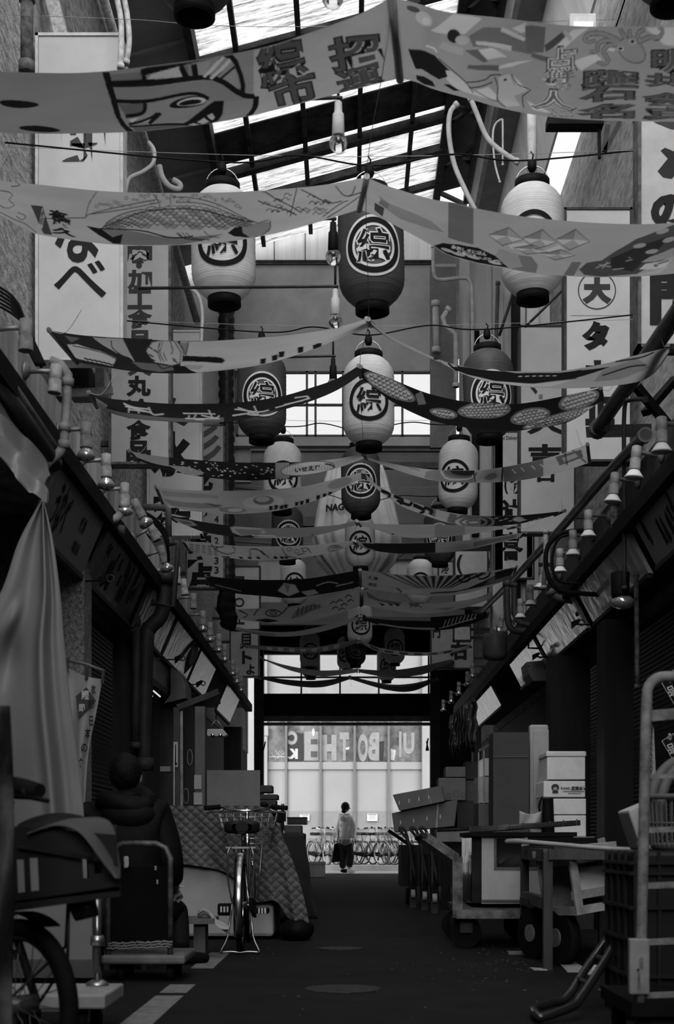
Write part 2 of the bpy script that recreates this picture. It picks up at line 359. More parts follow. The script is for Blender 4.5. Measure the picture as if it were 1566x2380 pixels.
# ---- the end wall, the opening to the street
YE = 33.0
g = MB(); rect(g, 500, 1100, 1380, 1520, YE, .2); rect(g, 606, 1000, 1612, 1668, YE, .2); struct(g, 'wall_end', mat(.008, .7, var=.2, name='black_wall'))
g = MB(); rect(g, 606, 1000, 1664, 1676, YE-.1, .1, 0); rect(g, 606, 1000, 1679, 1686, YE-.1, .1, 0); struct(g, 'trim_shutter_rail', mat(.1, .5, var=.2, name='shutter_rail'))
g = MB(); rect(g, 590, 612, 1500, 2036, YE-.12, .3); rect(g, 1000, 1022, 1500, 2036, YE-.12, .3); struct(g, 'trim_end_post', mat(.05, .6, var=.2, name='end_post'))
g = MB()
for x in (612, 700, 790, 880, 996): rect(g, x-2, x+2, 1520, 1612, YE+.1, .05)
rect(g, 608, 1000, 1572, 1576, YE+.1, .05); struct(g, 'window_5_frame', mat(.1, .6, name='band_window_frame'))
g = MB(); rect(g, 608, 1000, 1520, 1612, YE+.12, .006); struct(g, 'window_5', GLAZ)
g = MB(); g.box(-2.45, 2.85, 28.1, 33.1, H+5.7, H+5.8); struct(g, 'ceiling_7', mat(.02, .8, name='low_roof'))
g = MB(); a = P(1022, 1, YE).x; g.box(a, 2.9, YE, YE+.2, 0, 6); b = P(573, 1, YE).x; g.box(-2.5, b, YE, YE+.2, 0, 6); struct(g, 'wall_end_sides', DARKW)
g = MB(); g.box(-2.7, 3.1, 33.05, 33.3, 6.4, 10.2); struct(g, 'wall_end_shade_block', G2)  # unseen mass added above the end wall to shade the building opposite
# the alley behind the photographer, closed by pieces added to hold daylight back
g = MB(); g.box(-2.75, 3.15, -3.1, 1.0, 9, 9.2); g.box(-2.75, 3.15, 22, 28.2, H+9.9, H+10); struct(g, 'ceiling_8', SHEET)  # unseen slabs, added to cut daylight on the near ground and back wall
g = MB(); g.box(-6, 6, -3.4, -3.1, 0, 4); struct(g, 'wall_behind_light_block', mat(.15, .8, name='light_block_behind'))  # unseen wall, added to block low light from behind
# ---- shop canopies along both sides
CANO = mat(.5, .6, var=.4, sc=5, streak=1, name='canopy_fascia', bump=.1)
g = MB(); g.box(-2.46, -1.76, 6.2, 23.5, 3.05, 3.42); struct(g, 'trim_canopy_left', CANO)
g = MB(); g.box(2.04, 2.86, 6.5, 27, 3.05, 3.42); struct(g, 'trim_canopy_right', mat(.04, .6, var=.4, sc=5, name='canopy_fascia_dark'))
g = MB(); g.box(-1.77, -1.66, 6.2, 23.5, 2.98, 3.10); struct(g, 'trim_eave_left', BLACK)
g = MB(); g.box(1.94, 2.07, 6.5, 27, 2.98, 3.10); struct(g, 'trim_eave_right', BLACK)
# ================================================================ shop signs standing out from the walls
def sign(name, label, d, x0, x1, y0, y1, face, edge, art=None, th=.16, frame=None, group=None):
    a, b = P(x0, y1, d), P(x1, y0, d)
    t = thing(name, label, 'shop sign', ((a.x+b.x)/2, d+th/2, a.z), group)
    m = MB(); m.box(a.x, b.x, d, d+th, a.z, b.z); m.build('panel', face, t, bev=.006)
    f = MB(); w = .022
    f.box(a.x-w, a.x, d-.012, d+th+.01, a.z-w, b.z+w); f.box(b.x, b.x+w, d-.012, d+th+.01, a.z-w, b.z+w)
    f.box(a.x-w, b.x+w, d-.012, d+th+.01, a.z-w, a.z); f.box(a.x-w, b.x+w, d-.012, d+th+.01, b.z, b.z+w); f.build('frame', edge, t)
    wx = -2.45 if a.x < 0 else 2.85; ex = a.x if a.x < 0 else b.x
    for z in (a.z+.2, b.z-.2): g = MB(); g.bar((ex, d+th/2, z), (wx, d+th/2, z), .05, .05); g.build('wall_bracket', IRON, t)
    if art: art.mesh('lettering', flatpx(d), t)
    return t
BR = .055
A = Art()
A.text(.05, '節', 190, 318, 118, 186, bold=BR).text(.02, 'な', 180, 530, 105, 160, bold=.02).text(.015, 'べ', 186, 648, 122, 86, bold=.01)
sign('projecting_sign', 'large white sign on the left with brush lettering ending in べ', 10.56, 89, 280, 84, 831, SIGNW, PALE, A)
A = Art()
for ch, y in (('肉', 588), ('加', 650), ('工', 695), ('食', 741), ('品', 790), ('天', 850)): A.text(.04, ch, 325, y, 57, 46, bold=.045)
A.ell(.04, 323, 617, 7, 7)
for ch, y in (('丸', 897), ('冷', 950), ('食', 1000), ('品', 1048)): A.text(.015, ch, 322, y, 57, 48, bold=.045)
sign('projecting_sign', 'grey sign with blocky upright characters for processed food and a rusty edge', 13.5, 258, 392, 470, 1074, SIGNG, RUST, A)
A = Art().text(.03, '久', 385, 950, 110, 80, bold=.05).text(.012, '水', 398, 1055, 105, 105, bold=.06).text(.012, '産', 398, 1192, 100, 95, bold=.06)
sign('projecting_sign', 'white sign with heavy black brush characters ending in 産', 16.2, 346, 465, 772, 1241, SIGNW, PALE, A)
A = Art().text(.08, '彡', 487, 1032, 56, 92, bold=.03).text(.015, '乾', 465, 1110, 60, 60, bold=.05).text(.015, '物', 464, 1180, 60, 60, bold=.05).text(.015, '商', 464, 1256, 60, 62, bold=.05).text(.012, '店', 462, 1328, 66, 72, bold=.05)
for ch, y in (('0', 1180), ('4', 1207), ('7', 1232), ('2', 1257), ('9', 1280), ('3', 1303), ('3', 1325)): A.text(.03, ch, 503, y, 10, 17, bold=.03)
sign('projecting_sign', 'grey framed sign with 店 and a column of phone digits', 19.3, 434, 519, 990, 1364, mat(.3, .5, var=.1), RUST, A)
A = Art().text(.02, '貝', 572, 1490, 30, 36).text(.02, 'ト', 574, 1528, 24, 30, bold=.04).text(.02, 'よ', 582, 1556, 20, 24, bold=.04)
sign('projecting_sign', 'small far sign at the left end post ending in よ', 26, 536, 600, 1466, 1571, SIGNG, IRON, A)
A = Art().text(.03, 'E', 556, 1350, 22, 24, rot=math.pi/2).text(.03, 'O', 556, 1400, 22, 24, rot=math.pi/2).text(.03, 'H', 556, 1440, 22, 24, rot=math.pi/2)
sign('panel_sign', 'pale far panel with letters turned on their side', 24.5, 546, 602, 1318, 1462, mat(.36, .5, var=.1), IRON, A)
A = Art().poly(.03, [(1566, 352), (1590, 340), (1620, 380), (1580, 395), (1560, 415), (1541, 412), (1528, 398), (1552, 368), (1535, 350), (1545, 343)]).text(.02, 'の', 1556, 490, 88, 78, bold=.06)
A.text(.02, '三', 1560, 590, 130, 90, bold=.06).text(.02, '門', 1575, 695, 130, 120, bold=.06).poly(.05, [(1518, 283), (1566, 281), (1620, 300), (1560, 300)])
sign('projecting_sign', 'grey sign at the right edge of the view with の and large black characters', 9.76, 1489, 1650, 262, 800, mat(.36, .5, var=.08), RUST, A)
A = Art().ring(.05, 1387, 675, 43, 43, 2.5, L=1).text(.04, '大', 1387, 675, 68, 62, bold=.075).text(.015, 'タ', 1384, 780, 64, 68, bold=.075).text(.015, 'カ', 1388, 870, 64, 66, bold=.075).text(.015, '正', 1394, 955, 68, 66, bold=.07)
A.line(.2, [(1325, 733), (1460, 733)], 1)
sign('projecting_sign', 'white sign on the right with a round crest above タ', 13.4, 1316, 1464, 488, 1068, SIGNW, IRON, A)
A = Art().text(.03, '、', 1240, 905, 18, 22).poly(.15, [(1252, 917), (1261, 917), (1261, 927), (1252, 927)], 2).text(.015, '人', 1268, 985, 88, 48, bold=.04).text(.015, '吉', 1266, 1060, 76, 56, bold=.045).text(.015, '口', 1268, 1105, 40, 30, bold=.05)
sign('projecting_sign', 'tall white sign with 吉 in brush strokes and a small square stamp', 16.5, 1210, 1334, 760, 1236, SIGNW, IRON, A)
A = Art().text(.03, 'Tsujiki Delivery S', 1181, 1019, 62, 12, bold=.015).text(.015, '(', 1176, 1128, 9, 40, bold=.05).text(.015, '株', 1200, 1126, 36, 42, bold=.05).text(.015, '辻', 1190, 1185, 50, 50, bold=.05).text(.015, '喜', 1190, 1270, 52, 66, bold=.05)
sign('projecting_sign', 'pale sign with a small Delivery line of Latin letters at its top', 19.4, 1149, 1238, 1005, 1343, mat(.5, .5, var=.08), IRON, A)
A = Art().text(.02, '(', 1068, 1312, 14, 46, bold=.04)
sign('projecting_sign', 'far pale sign on the right with one round bracket', 23.4, 1058, 1132, 1278, 1410, mat(.42, .5, var=.1), IRON, A)
A = Art().text(.02, '淡', 1034, 1322, 20, 22, bold=.03)
sign('hanging_board', 'small grey board with 淡 below the far lanterns', 26.5, 1020, 1052, 1306, 1338, mat(.25, .5, var=.1), IRON, A)
A = Art().text(.02, '門', 1014, 1470, 18, 26, bold=.05).text(.015, '右', 1066, 1512, 42, 44, bold=.05)
sign('projecting_sign', 'dim far sign at the right end post with 右', 27.5, 1003, 1100, 1446, 1552, mat(.2, .5, var=.1), IRON, A)
A = Art().line(.2, [(1062, 1465), (1072, 1476)], 1).line(.2, [(1080, 1462), (1078, 1474)], 1)
sign('panel_sign', 'small blank white far panel hung under dark banner on the right', 25, 1056, 1092, 1455, 1487, SIGNW, IRON, A)
# ================================================================ paper lanterns
RL, HL = .225, .765
def lprof(n=112):
    out = []
    for i in range(n+1):
        t = i/n; z = HL*t; e = abs(2*t-1)
        s_ = (1-max(0, (e-.5)/.5)**2.5*.5)
        rib = .0035*math.sin(2*math.pi*t*46)
        out.append((RL*s_+rib, z))
    return out
def lrad(z):
    e = abs(2*z/HL-1); return RL*(1-max(0, (e-.5)/.5)**2.5*.5)
PAPW = mat(.66, .75, var=.09, sc=7, trans=.38, spec=.15, name='white_paper'); PAPR = mat(.06, .55, var=.18, sc=7, trans=.2, spec=.3, name='red_paper')
def lantern(white, label, group):
    t = thing('paper_lantern', label, 'lantern', (0, 0, 0), group)
    m = MB(); m.lathe(lprof(), 36, cap=False); m.build('paper_shade', PAPW if white else PAPR, t)
    m = MB(); m.lathe([(.11, HL-.012), (.125, HL-.01), (.125, HL+.05), (.105, HL+.05), (.105, HL-.01)], 28); m.build('top_rim', BLACK, t)
    m = MB(); m.lathe([(.11, .01), (.118, .012), (.118, -.055), (.10, -.055), (.10, .01)], 28); m.build('bottom_rim', BLACK, t)
    m = MB(); m.tube([(.118*math.cos(a), 0, HL+.03+.13*math.sin(a)) for a in [math.pi*k/14 for k in range(15)]], .0035, 6); m.build('bail', STEEL, t)
    m = MB(); m.lathe([(.01, HL+.20), (.03, HL+.19), (.034, HL+.145), (.024, HL+.12)], 14); m.tube([(0, 0, HL+.19), (.01, 0, HL+.235), (-.008, 0, HL+.26)], .006, 6); m.build('lamp_holder', BLACK, t)
    a = Art(ysign=1); r = .168; k = .012
    if white: a.ring(k, 0, 0, r, r, .036, L=1).text(k, '綜', 0, 0, .222, .222, bold=.02)
    else:
        a.ring(.55, 0, 0, r, r, .074, L=0, n=48).ring(k, 0, 0, r, r, .038, L=1, n=48).text(.55, '綜', 0, 0, .245, .245, bold=.042, L=1).text(k, '綜', 0, 0, .222, .222, bold=.014, L=2)
    f = lambda x, y, o: Vector(((lrad(y+HL*.42)+.003+o)*math.sin(x/RL), -(lrad(y+HL*.42)+.003+o)*math.cos(x/RL), y+HL*.42))
    a.mesh('crest', f, t, cutx=[-.21+.012*i for i in range(36)], cuty=[-.15+.03*i for i in range(11)], trans=.15)
    return t
LW = lantern(True, 'x', 'white paper lanterns over the alley'); LR = lantern(False, 'x', 'dark paper lanterns over the alley')
LSPEC = [  # white?, px centre, py of the lower end of the paper, distance, turn, label
 (1, 521, 694, 9.75, .05, 'white crested lantern hanging at the left over the corrugated drainpipe'),
 (0, 865, 710, 9.5, .06, 'nearest dark lantern with white-edged crest on the centre line'),
 (1, 1238, 684, 9.9, -.1, 'white lantern on the right half hidden by the banner with diamonds'),
 (0, 608, 1015, 12.7, .1, 'dark lantern on the left before the bright cross window'),
 (1, 857, 1032, 12.2, 0, 'white lantern with crest on the centre line before the cross window'),
 (0, 1137, 1014, 12.4, .05, 'dark lantern on the right behind the scale-patterned black banner'),
 (1, 655, 1184, 16, .1, 'white lantern on the left behind the seashell banner'),
 (0, 839, 1194, 16, 0, 'dark lantern on the centre line before the wrapped bundle'),
 (1, 1063, 1183, 15.7, -.28, 'white lantern on the right with crest turned aside behind the bowl banner'),
 (0, 668, 1302, 19.7, .15, 'dark lantern low on the left under the line-drawn banner'),
 (1, 838, 1318, 20.9, 0, 'white lantern on the centre line below the wrapped bundle'),
 (0, 1022, 1308, 19.9, -.1, 'dark lantern low on the right with only its bottom showing'),
 (1, 684, 1405, 23.6, .1, 'white lantern on the left rising behind the black shrimp banner'),
 (1, 975, 1404, 23.8, 0, 'white lantern on the right rising behind the sunray banner'),
 (1, 836, 1498, 25, .1, 'white lantern on the centre line mostly hidden by far banners'),
 (1, 720, 1550, 31, .1, 'small far white lantern on the left above the end lintel'),
 (0, 826, 1546, 30, .2, 'small far dark lantern on the centre line'),
 (1, 806, 1556, 32, -.1, 'small far white lantern peeking out left of the dark centre one'),
 (1, 917, 1542, 30.5, .05, 'small far white lantern on the right above the end lintel'),
 (1, 898, 1582, 32.2, .1, 'small far white lantern lowest on the right against the street window'),
 (0, 722, 1574, 32.4, 0, 'small far dark lantern lowest on the left against the street window'),
 (0, 452, 18, 7.8, .4, 'dark lantern cut off by the top edge above the fish-face banner'),
 (0, 1560, -6, 7.6, .3, 'dark lantern cut off at the top right corner')]
used = set()
for wh, px, py, d, rz_, lab in LSPEC:
    src = LW if wh else LR
    o = src if wh not in used else copy_tree(src); used.add(wh)
    o.location = P(px, py, d); o.rotation_euler = (random.uniform(-.02, .02), random.uniform(-.025, .025), rz_); o['label'] = lab
# ================================================================ banners hung in pairs from the centre line
def curve1(pts, n=48):
    return spline([(x, y, 0) for x, y in pts], n)
CLOTH = mat(.4, .8, var=0, trans=.5, spec=.08, name='dyed_cloth')
_n = CLOTH.node_tree.nodes; _a = _n.new('ShaderNodeVertexColor'); _a.layer_name = 'dye'; _z = _n.new('ShaderNodeTexNoise'); _z.inputs['Scale'].default_value = 4; _z.inputs['Detail'].default_value = 5
_m = _n.new('ShaderNodeMapRange'); _m.inputs['To Min'].default_value = .8; _m.inputs['To Max'].default_value = 1.15; CLOTH.node_tree.links.new(_z.outputs['Fac'], _m.inputs['Value'])
_x = _n.new('ShaderNodeMix'); _x.data_type = 'RGBA'; _x.blend_type = 'MULTIPLY'; _x.inputs[0].default_value = 1
CLOTH.node_tree.links.new(_a.outputs['Color'], _x.inputs[6]); CLOTH.node_tree.links.new(_m.outputs[0], _x.inputs[7])
for _s in (_n['Principled BSDF'].inputs['Base Color'], [k for k in _n if k.type == 'BSDF_TRANSLUCENT'][0].inputs['Color']): CLOTH.node_tree.links.new(_x.outputs[2], _s)
def banner(label, top, bot, d, w, g, art, mul=1., wr=.004):
    N = 48; T, B = curve1(top, N), curve1(bot, N)
    T = [P(p.x, p.y, d) for p in T]; B = [P(p.x, p.y, d+w) for p in B]
    tp, bp = curve1(top, N), curve1(bot, N)
    def S(u, v):
        k = min(max(u, 0), .9999)*N; i = int(k); f = k-i
        a = T[i].lerp(T[i+1], f); b = B[i].lerp(B[i+1], f); p = a.lerp(b, v)
        sag = math.sin(math.pi*v)*min(u, 1-u)*1.2
        p.z -= wr*8*min(sag, .25)*w; p.z += wr*math.sin(u*23+v*4)*math.sin(math.pi*v)
        return p
    mid = S(.5, .5)
    t = thing('festival_banner', label, 'banner', tuple(mid), 'printed cloth banners across the alley')
    for u in (0, 1):
        r = MB(); a, b = S(u, 0), S(u, 1); e = (b-a)*.03
        r.tube([a-e, b+e], .016, 8, 0); r.build('rod', PALE if u else mat(.09, .6, name='bamboo'), t)
    def inv(x, y):
        v = .5; u = .5
        for _ in range(12):
            lo, hi = 0., 1.
            sgn = 1 if tp[-1].x > tp[0].x else -1
            for _ in range(14):
                mu = (lo+hi)/2; k = min(mu, .9999)*N; i = int(k); f = k-i
                X = (tp[i].lerp(tp[i+1], f).x)*(1-v)+(bp[i].lerp(bp[i+1], f).x)*v
                if (X < x) == (sgn > 0): lo = mu
                else: hi = mu
            u = (lo+hi)/2; k = min(u, .9999)*N; i = int(k); f = k-i
            y0 = tp[i].lerp(tp[i+1], f).y; y1 = bp[i].lerp(bp[i+1], f).y
            nv = (y-y0)/max(y1-y0, 1); 
            if abs(nv-v) < .002: v = nv; break
            v = nv
        return min(max(u, .004), .996), min(max(v, .01), .99)
    NU, NV = (460, 96) if d < 8 else (320, 48) if d < 13 else (220, 32)
    x0, x1 = min(p.x for p in tp), max(p.x for p in tp); y0, y1 = min(p.y for p in tp), max(p.y for p in bp)
    img = art.raster(inv, NU, NV, g, [x0+(x1-x0)*i/36 for i in range(1, 36)], [y0+(y1-y0)*i/12 for i in range(1, 12)])
    m = MB(); m.grid(S, NU, NV); c = m.build('cloth', CLOTH, t)
    ca = c.data.color_attributes.new('dye', 'FLOAT_COLOR', 'POINT'); flatc = np.ones((NU+1)*(NV+1)*4, 'f').reshape(-1, 4); flatc[:, :3] = img.reshape(-1, 1)*mul; ca.data.foreach_set('color', flatc.ravel())
    for p in (S(0, 0),):
        c = MB(); X = -1.78 if p.x < 0 else 2.05
        c.tube(spline([p, (p.x*.5+X*.5, p.y-.02, p.z-.02), (X, p.y-.05, p.z+.12 if p.z < 4.6 else p.z)], 8), .0025, 5); c.ball(p, .02, 8); c.build('guy_cord', mat(.3, .7, name='cord'), t)
    return t
def strip(a, g, t, b, x0, x1, v0=0., v1=1., L=0, n=10):
    """fill the band between the two edges of a banner from x0 to x1"""
    T, B = curve1(t, 60), curve1(b, 60)
    def yy(C, x):
        for i in range(60):
            p, q = C[i], C[i+1]
            if min(p.x, q.x) <= x <= max(p.x, q.x): return p.y+(q.y-p.y)*(x-p.x)/((q.x-p.x) or 1e-6)
        return C[0].y if abs(x-C[0].x) < abs(x-C[-1].x) else C[-1].y
    xs = [x0+(x1-x0)*i/n for i in range(n+1)]
    pt = [(x, yy(T, x)*(1-v0)+yy(B, x)*v0) for x in xs]; pb = [(x, yy(T, x)*(1-v1)+yy(B, x)*v1) for x in xs]
    a.it.append((g, L, pt+pb, [(i, i+1, n+2+i, n+1+i) for i in range(n)])); return a
K = .012
# --- first pair
t = [(-60,160),(0,166),(140,170),(240,166),(350,153),(480,135),(620,108),(720,75),(830,35),(908,-6)]
b = [(-60,304),(0,308),(120,311),(300,307),(400,298),(500,285),(600,265),(700,240),(800,214),(928,182)]
a = Art(); strip(a, .40, t, b, 590, 916)
a.ell(K,45,228,46,9,.08,1).ell(K,92,298,48,8,.06,1)
a.poly(.17,[(255,172),(330,163),(332,182),(262,187)],1).poly(.5,[(338,178),(350,166),(412,149),(422,157),(420,171)],1).poly(.16,[(425,150),(436,148),(440,168),(430,170)],1)
a.poly(.3,[(456,144),(490,140),(472,170),(458,170)],1).poly(.28,[(512,178),(540,152),(552,170),(553,194)],1)
a.poly(.22,[(264,192),(340,184),(440,176),(500,180),(560,205),(590,212),(500,226),(440,208),(340,215),(272,221)],1)
a.poly(.26,[(300,280),(345,226),(440,214),(490,228),(515,230),(425,282)],1).poly(.11,[(305,284),(420,288),(500,285),(440,294),(316,308)],1).poly(.12,[(272,228),(336,221),(330,245),(292,254)],1)
for p_, w_ in (([(259,189),(340,180),(440,172),(500,176),(560,203),(592,206)],12),([(270,223),(340,217),(440,210),(485,222)],8),([(330,166),(345,160),(480,132),(522,126),(548,140),(565,185),(560,203)],11),([(420,150),(434,170)],12),([(450,146),(455,172)],14),([(478,170),(512,134)],5),([(497,176),(532,138)],5),([(510,178),(545,148)],5),([(335,168),(332,182)],10),([(300,282),(420,285),(460,292)],7),([(336,222),(330,245),(290,254)],9),([(298,275),(345,262),(365,250)],7),([(345,276),(372,252)],10),([(596,206),(592,240),(575,274)],13)): a.line(K,p_,w_,3,12)
a.poly(K,[(237,167),(254,167),(280,257),(314,308),(297,309),(265,251)],3).poly(.5,[(298,262),(322,256),(306,270)],2).poly(.5,[(328,270),(350,256),(345,270)],2)
a.ell(K,436,231,44,13,-.12,2).ell(.5,444,230,34,9,-.12,3).ell(K,441,232,27,6,-.12,4)
a.poly(K,[(421,286),(496,226),(520,222),(517,250),(507,276),(482,291),(440,296)],2)
for q in ([(437,288),(450,282),(463,290),(453,295)],[(457,279),(474,264),(486,278),(472,287)],[(481,259),(493,252),(499,262),(493,273)]): a.poly(.42,q,3)
a.line(.5,[(473,171),(520,130)],7,4).line(.5,[(489,176),(535,136)],7,4)
for ch,x,y,w_,h_ in (('綜',655,133,118,98),('市',683,203,112,92),('招',826,112,128,74),('運',836,178,112,70)):
    a.text(K,ch,x,y,w_,h_,rot=-.2,bold=.05,L=1).text(.085,ch,x,y,w_*.93,h_*.93,rot=-.2,bold=.018,L=2)
banner('nearest left banner with a fish face and outlined characters', t, b, 5.8, .65, .25, a, .78, wr=.012)
t = [(1640,55),(1566,60),(1400,62),(1300,58),(1170,42),(1040,28),(970,8),(912,-6)]
b = [(1640,283),(1566,283),(1400,280),(1280,272),(1180,255),(1090,230),(1010,208),(965,190),(930,182)]
a = Art()
for q in ([(1020,50),(1060,28),(1120,42),(1080,68),(1000,62)],[(1095,105),(1145,103),(1180,125),(1120,128)],[(1145,150),(1240,125),(1190,148),(1150,152)],[(1190,60),(1220,52),(1240,64),(1210,68)],[(1330,68),(1368,64),(1310,100),(1290,96)],[(1330,130),(1385,118),(1400,130),(1352,152)],[(1420,95),(1445,88),(1425,112),(1412,108)],[(1500,64),(1566,62),(1566,98),(1545,95)],[(1105,195),(1135,188),(1158,212),(1155,222)],[(1190,165),(1225,198),(1212,200),(1200,190)],[(1225,225),(1270,250),(1290,262),(1240,252)],[(1260,165),(1310,178),(1275,180)]): a.poly(.44,q,0)
a.poly(K,[(948,100),(965,104),(1010,120),(1045,150),(1035,152),(1040,168),(1020,180),(1000,168),(980,152),(966,150)],1).poly(K,[(967,168),(985,172),(1005,186),(1012,200),(985,195),(968,182)],1).poly(K,[(1030,192),(1045,190),(1070,205),(1055,208)],1)
a.line(.03,[(1020,125),(1065,158),(1090,185),(1100,205)],2.5,2,8).line(.03,[(1090,185),(1140,222),(1160,228)],2,2,6).poly(.4,[(1030,150),(1050,152),(1100,190),(1160,225),(1100,212),(1060,200),(1040,180)],0)
a.ell(.02,1055,70,16,12,.3,2).ell(.33,1074,79,16,9,.2,3).poly(.12,[(1090,72),(1125,58),(1165,60),(1240,78),(1238,112),(1180,108),(1100,95)],1).poly(.38,[(1105,84),(1190,98),(1188,110),(1108,92)],2).poly(.1,[(1220,55),(1268,60),(1264,105),(1225,108)],3).line(.4,[(1165,62),(1220,80)],8,3).poly(.1,[(1080,100),(1110,102),(1135,130),(1125,132)],1).poly(.09,[(1090,132),(1160,143),(1160,156),(1085,140)],2).poly(.1,[(1240,108),(1300,120),(1280,128),(1235,118)],1).poly(.06,[(1266,90),(1310,68),(1318,76),(1270,104)],2).line(.3,[(1310,68),(1328,85)],8,2)
a.ell(.38,985,40,20,14,.4,1).ell(.48,990,44,9,8,0,2).ell(.06,960,20,16,6,.3,1).poly(.3,[(1030,80),(1077,95),(1076,110),(1020,96)],1).line(.5,[(990,100),(1010,102),(1015,110)],4,2)
a.poly(.36,[(1160,170),(1185,165),(1195,190),(1230,202),(1195,215),(1210,240),(1175,245),(1158,215)],2).line(.03,[(1150,168),(1158,190),(1156,225),(1175,246)],2.5,3,8).line(.03,[(1190,165),(1205,190),(1235,200),(1215,216),(1218,246)],2.5,3,8).ell(.02,1175,177,4,3,0,3).line(.03,[(1085,175),(1130,170),(1140,162),(1165,165)],3,2,6).line(.03,[(1090,190),(1120,185),(1145,178)],3,2,6)
for p_ in ([(1440,88),(1400,75),(1370,76),(1358,86),(1370,92),(1385,88)],[(1440,92),(1410,88),(1390,96),(1388,112),(1370,112)],[(1445,98),(1415,98),(1402,112),(1415,130),(1405,142),(1388,136)],[(1455,85),(1440,66)],[(1465,85),(1462,66)],[(1478,86),(1485,72),(1500,66)],[(1488,88),(1510,80),(1530,82),(1540,70),(1530,62)]):
    a.line(.05,p_,[10,10,7],1,10).line(.2,p_,[7,7,4],2,10)
a.ell(.05,1468,108,35,24,.45,1).ell(.22,1468,108,33,22,.45,2).ell(.4,1442,104,8,5,0,3).ell(K,1442,104,5,3,0,4).ell(.4,1470,89,8,5,0,3).ell(K,1470,89,5,3,0,4)
for ch,x,y,w_,h_ in (('占',1307,120,66,46),('鮮',1305,156,70,34),('の',1308,182,34,16),('人',1288,218,98,52),('と',1302,257,52,20)):
    a.text(.03,ch,x,y,w_*1.1,h_*1.16,bold=.06,L=3).text(.5,ch,x,y,w_,h_,bold=.04,L=4).text(.1,ch,x,y,w_*.92,h_*.92,bold=.0,L=5)
for ch,x,y,w_,h_ in (('躍',1419,172,140,36),('石',1415,208,140,38),('名',1408,254,140,42),('明',1560,128,95,50),('共',1548,172,100,38),('会',1550,224,120,44),('真',1560,262,140,34)):
    a.text(K,ch,x,y,w_,h_,bold=.055,L=3).text(.08,ch,x,y,w_*.93,h_*.9,bold=.018,L=4)
banner('nearest right banner with an octopus and market figures', t, b, 5.8, .65, .25, a, 1.2, wr=.012)
# --- second pair
t = [(-60,408),(0,420),(100,430),(225,443),(330,448),(450,448),(550,446),(650,440),(750,430),(852,412)]
b = [(-60,478),(0,500),(50,528),(90,545),(200,562),(285,570),(350,571),(450,568),(550,559),(650,540),(725,520),(835,487)]
a = Art()
a.poly(.05,[(72,472),(100,476),(122,545),(102,542)],1); a.text(.45,'Co.,Ltd',98,508,10,56,rot=.2,L=2)
a.text(K,'有',135,497,44,22,bold=.05,rot=.2).text(K,'限',147,512,44,20,bold=.05,rot=.2).text(K,'久',150,535,60,20,bold=.05,rot=.2)
a.poly(.33,[(235,522),(330,490),(420,483),(500,490),(585,510),(500,520),(400,532),(300,530)],1)
fx = lambda s_, r: (255+s_*330, 524-44*math.sin(math.pi*(.08+.84*s_))*(1-r)+6*r)
for r in range(7):
    for k in range(22):
        x, y = fx((k+.5*(r % 2))/22, r/7); wdt = 8.5
        if (k*3+r*5) % 4 < 2: a.ell(.2,x,y,7,4.2,0,2,12)
        a.line(.03,[(x-8,y-1),(x-5,y-5),(x,y-6.5),(x+5,y-5),(x+8,y-1)],1.4,3)
a.poly(.15,[(235,524),(300,532),(370,545),(430,546),(520,540),(480,555),(420,568),(320,570),(262,566)],1).poly(K,[(202,518),(235,524),(262,548),(286,540),(280,566),(262,565),(235,545)],2).line(K,[(235,524),(330,533),(390,546),(430,546),(450,542)],3,3,10)
a.line(.03,[(240,521),(330,487),(420,482),(500,489),(590,513)],2.5,3,14).line(.03,[(240,522),(255,505),(285,490),(330,480),(362,484)],2,3,8).poly(.3,[(245,518),(270,495),(330,482),(355,487),(300,500)],2)
for k in range(3): a.line(.03,[(415+k*9,534),(430+k*10,548),(460+k*14,556)],2,3,6)
a.poly(.2,[(555,520),(630,512),(628,535),(595,550),(570,548)],1).poly(K,[(530,538),(545,525),(562,522),(565,540),(580,550),(545,548)],2).line(.03,[(628,510),(627,530),(598,551),(560,549)],2,3,8).line(.03,[(475,530),(490,545),(512,550)],1.8,3,6).line(.03,[(410,535),(430,550),(470,558)],2,3)
for p_ in ([(225,445),(208,470),(200,500)],[(200,500),(215,490),(300,470),(365,460)],[(212,492),(300,478),(368,466)],[(355,450),(368,462),(372,478),(355,474),(340,478)],[(400,450),(395,458),(398,472),(380,478),(402,483)],[(400,456),(450,458),(520,475),(575,502)],[(410,466),(470,470),(540,490),(600,515)],[(600,516),(625,508)],[(15,422),(40,425),(45,430),(25,432)],[(0,440),(30,445),(20,460),(35,470),(15,480),(0,472)],[(40,490),(60,500),(50,510),(38,500)],[(0,492),(35,510),(60,520),(85,540)],[(100,505),(200,500)]): a.line(.05,p_,1.8,2,8)
for k in range(40):
    x = 225+k*8.6; y = 474-18*math.sin((x-225)/344*math.pi)+random.uniform(-7,9); 
    if y > 452: a.ring(.06,x,y,random.uniform(2,5),random.uniform(1.5,3.5),1.1,2,10)
for p_ in ([(607,440),(700,490)],[(690,436),(675,500)],[(700,440),(760,466),(795,462)],[(600,462),(690,496)],[(780,432),(800,450),(818,448),(826,430)],[(810,452),(840,444)],[(750,502),(790,470),(810,462)],[(760,506),(800,480),(835,455)]): a.line(.07,p_,2.6,2,6)
for k in range(26):
    x = 615+random.uniform(0,150); y = 448+random.uniform(0,45)+max(0,(690-x)*.12); a.line(.04,[(x-9,y+2),(x-4,y-4),(x+3,y-3),(x+5,y+2),(x+10,y-2)],1.7,2,8)
banner('left banner with a line-drawn scaly sea bream and a net', t, b, 7.3, .6, .36, a, wr=.006)
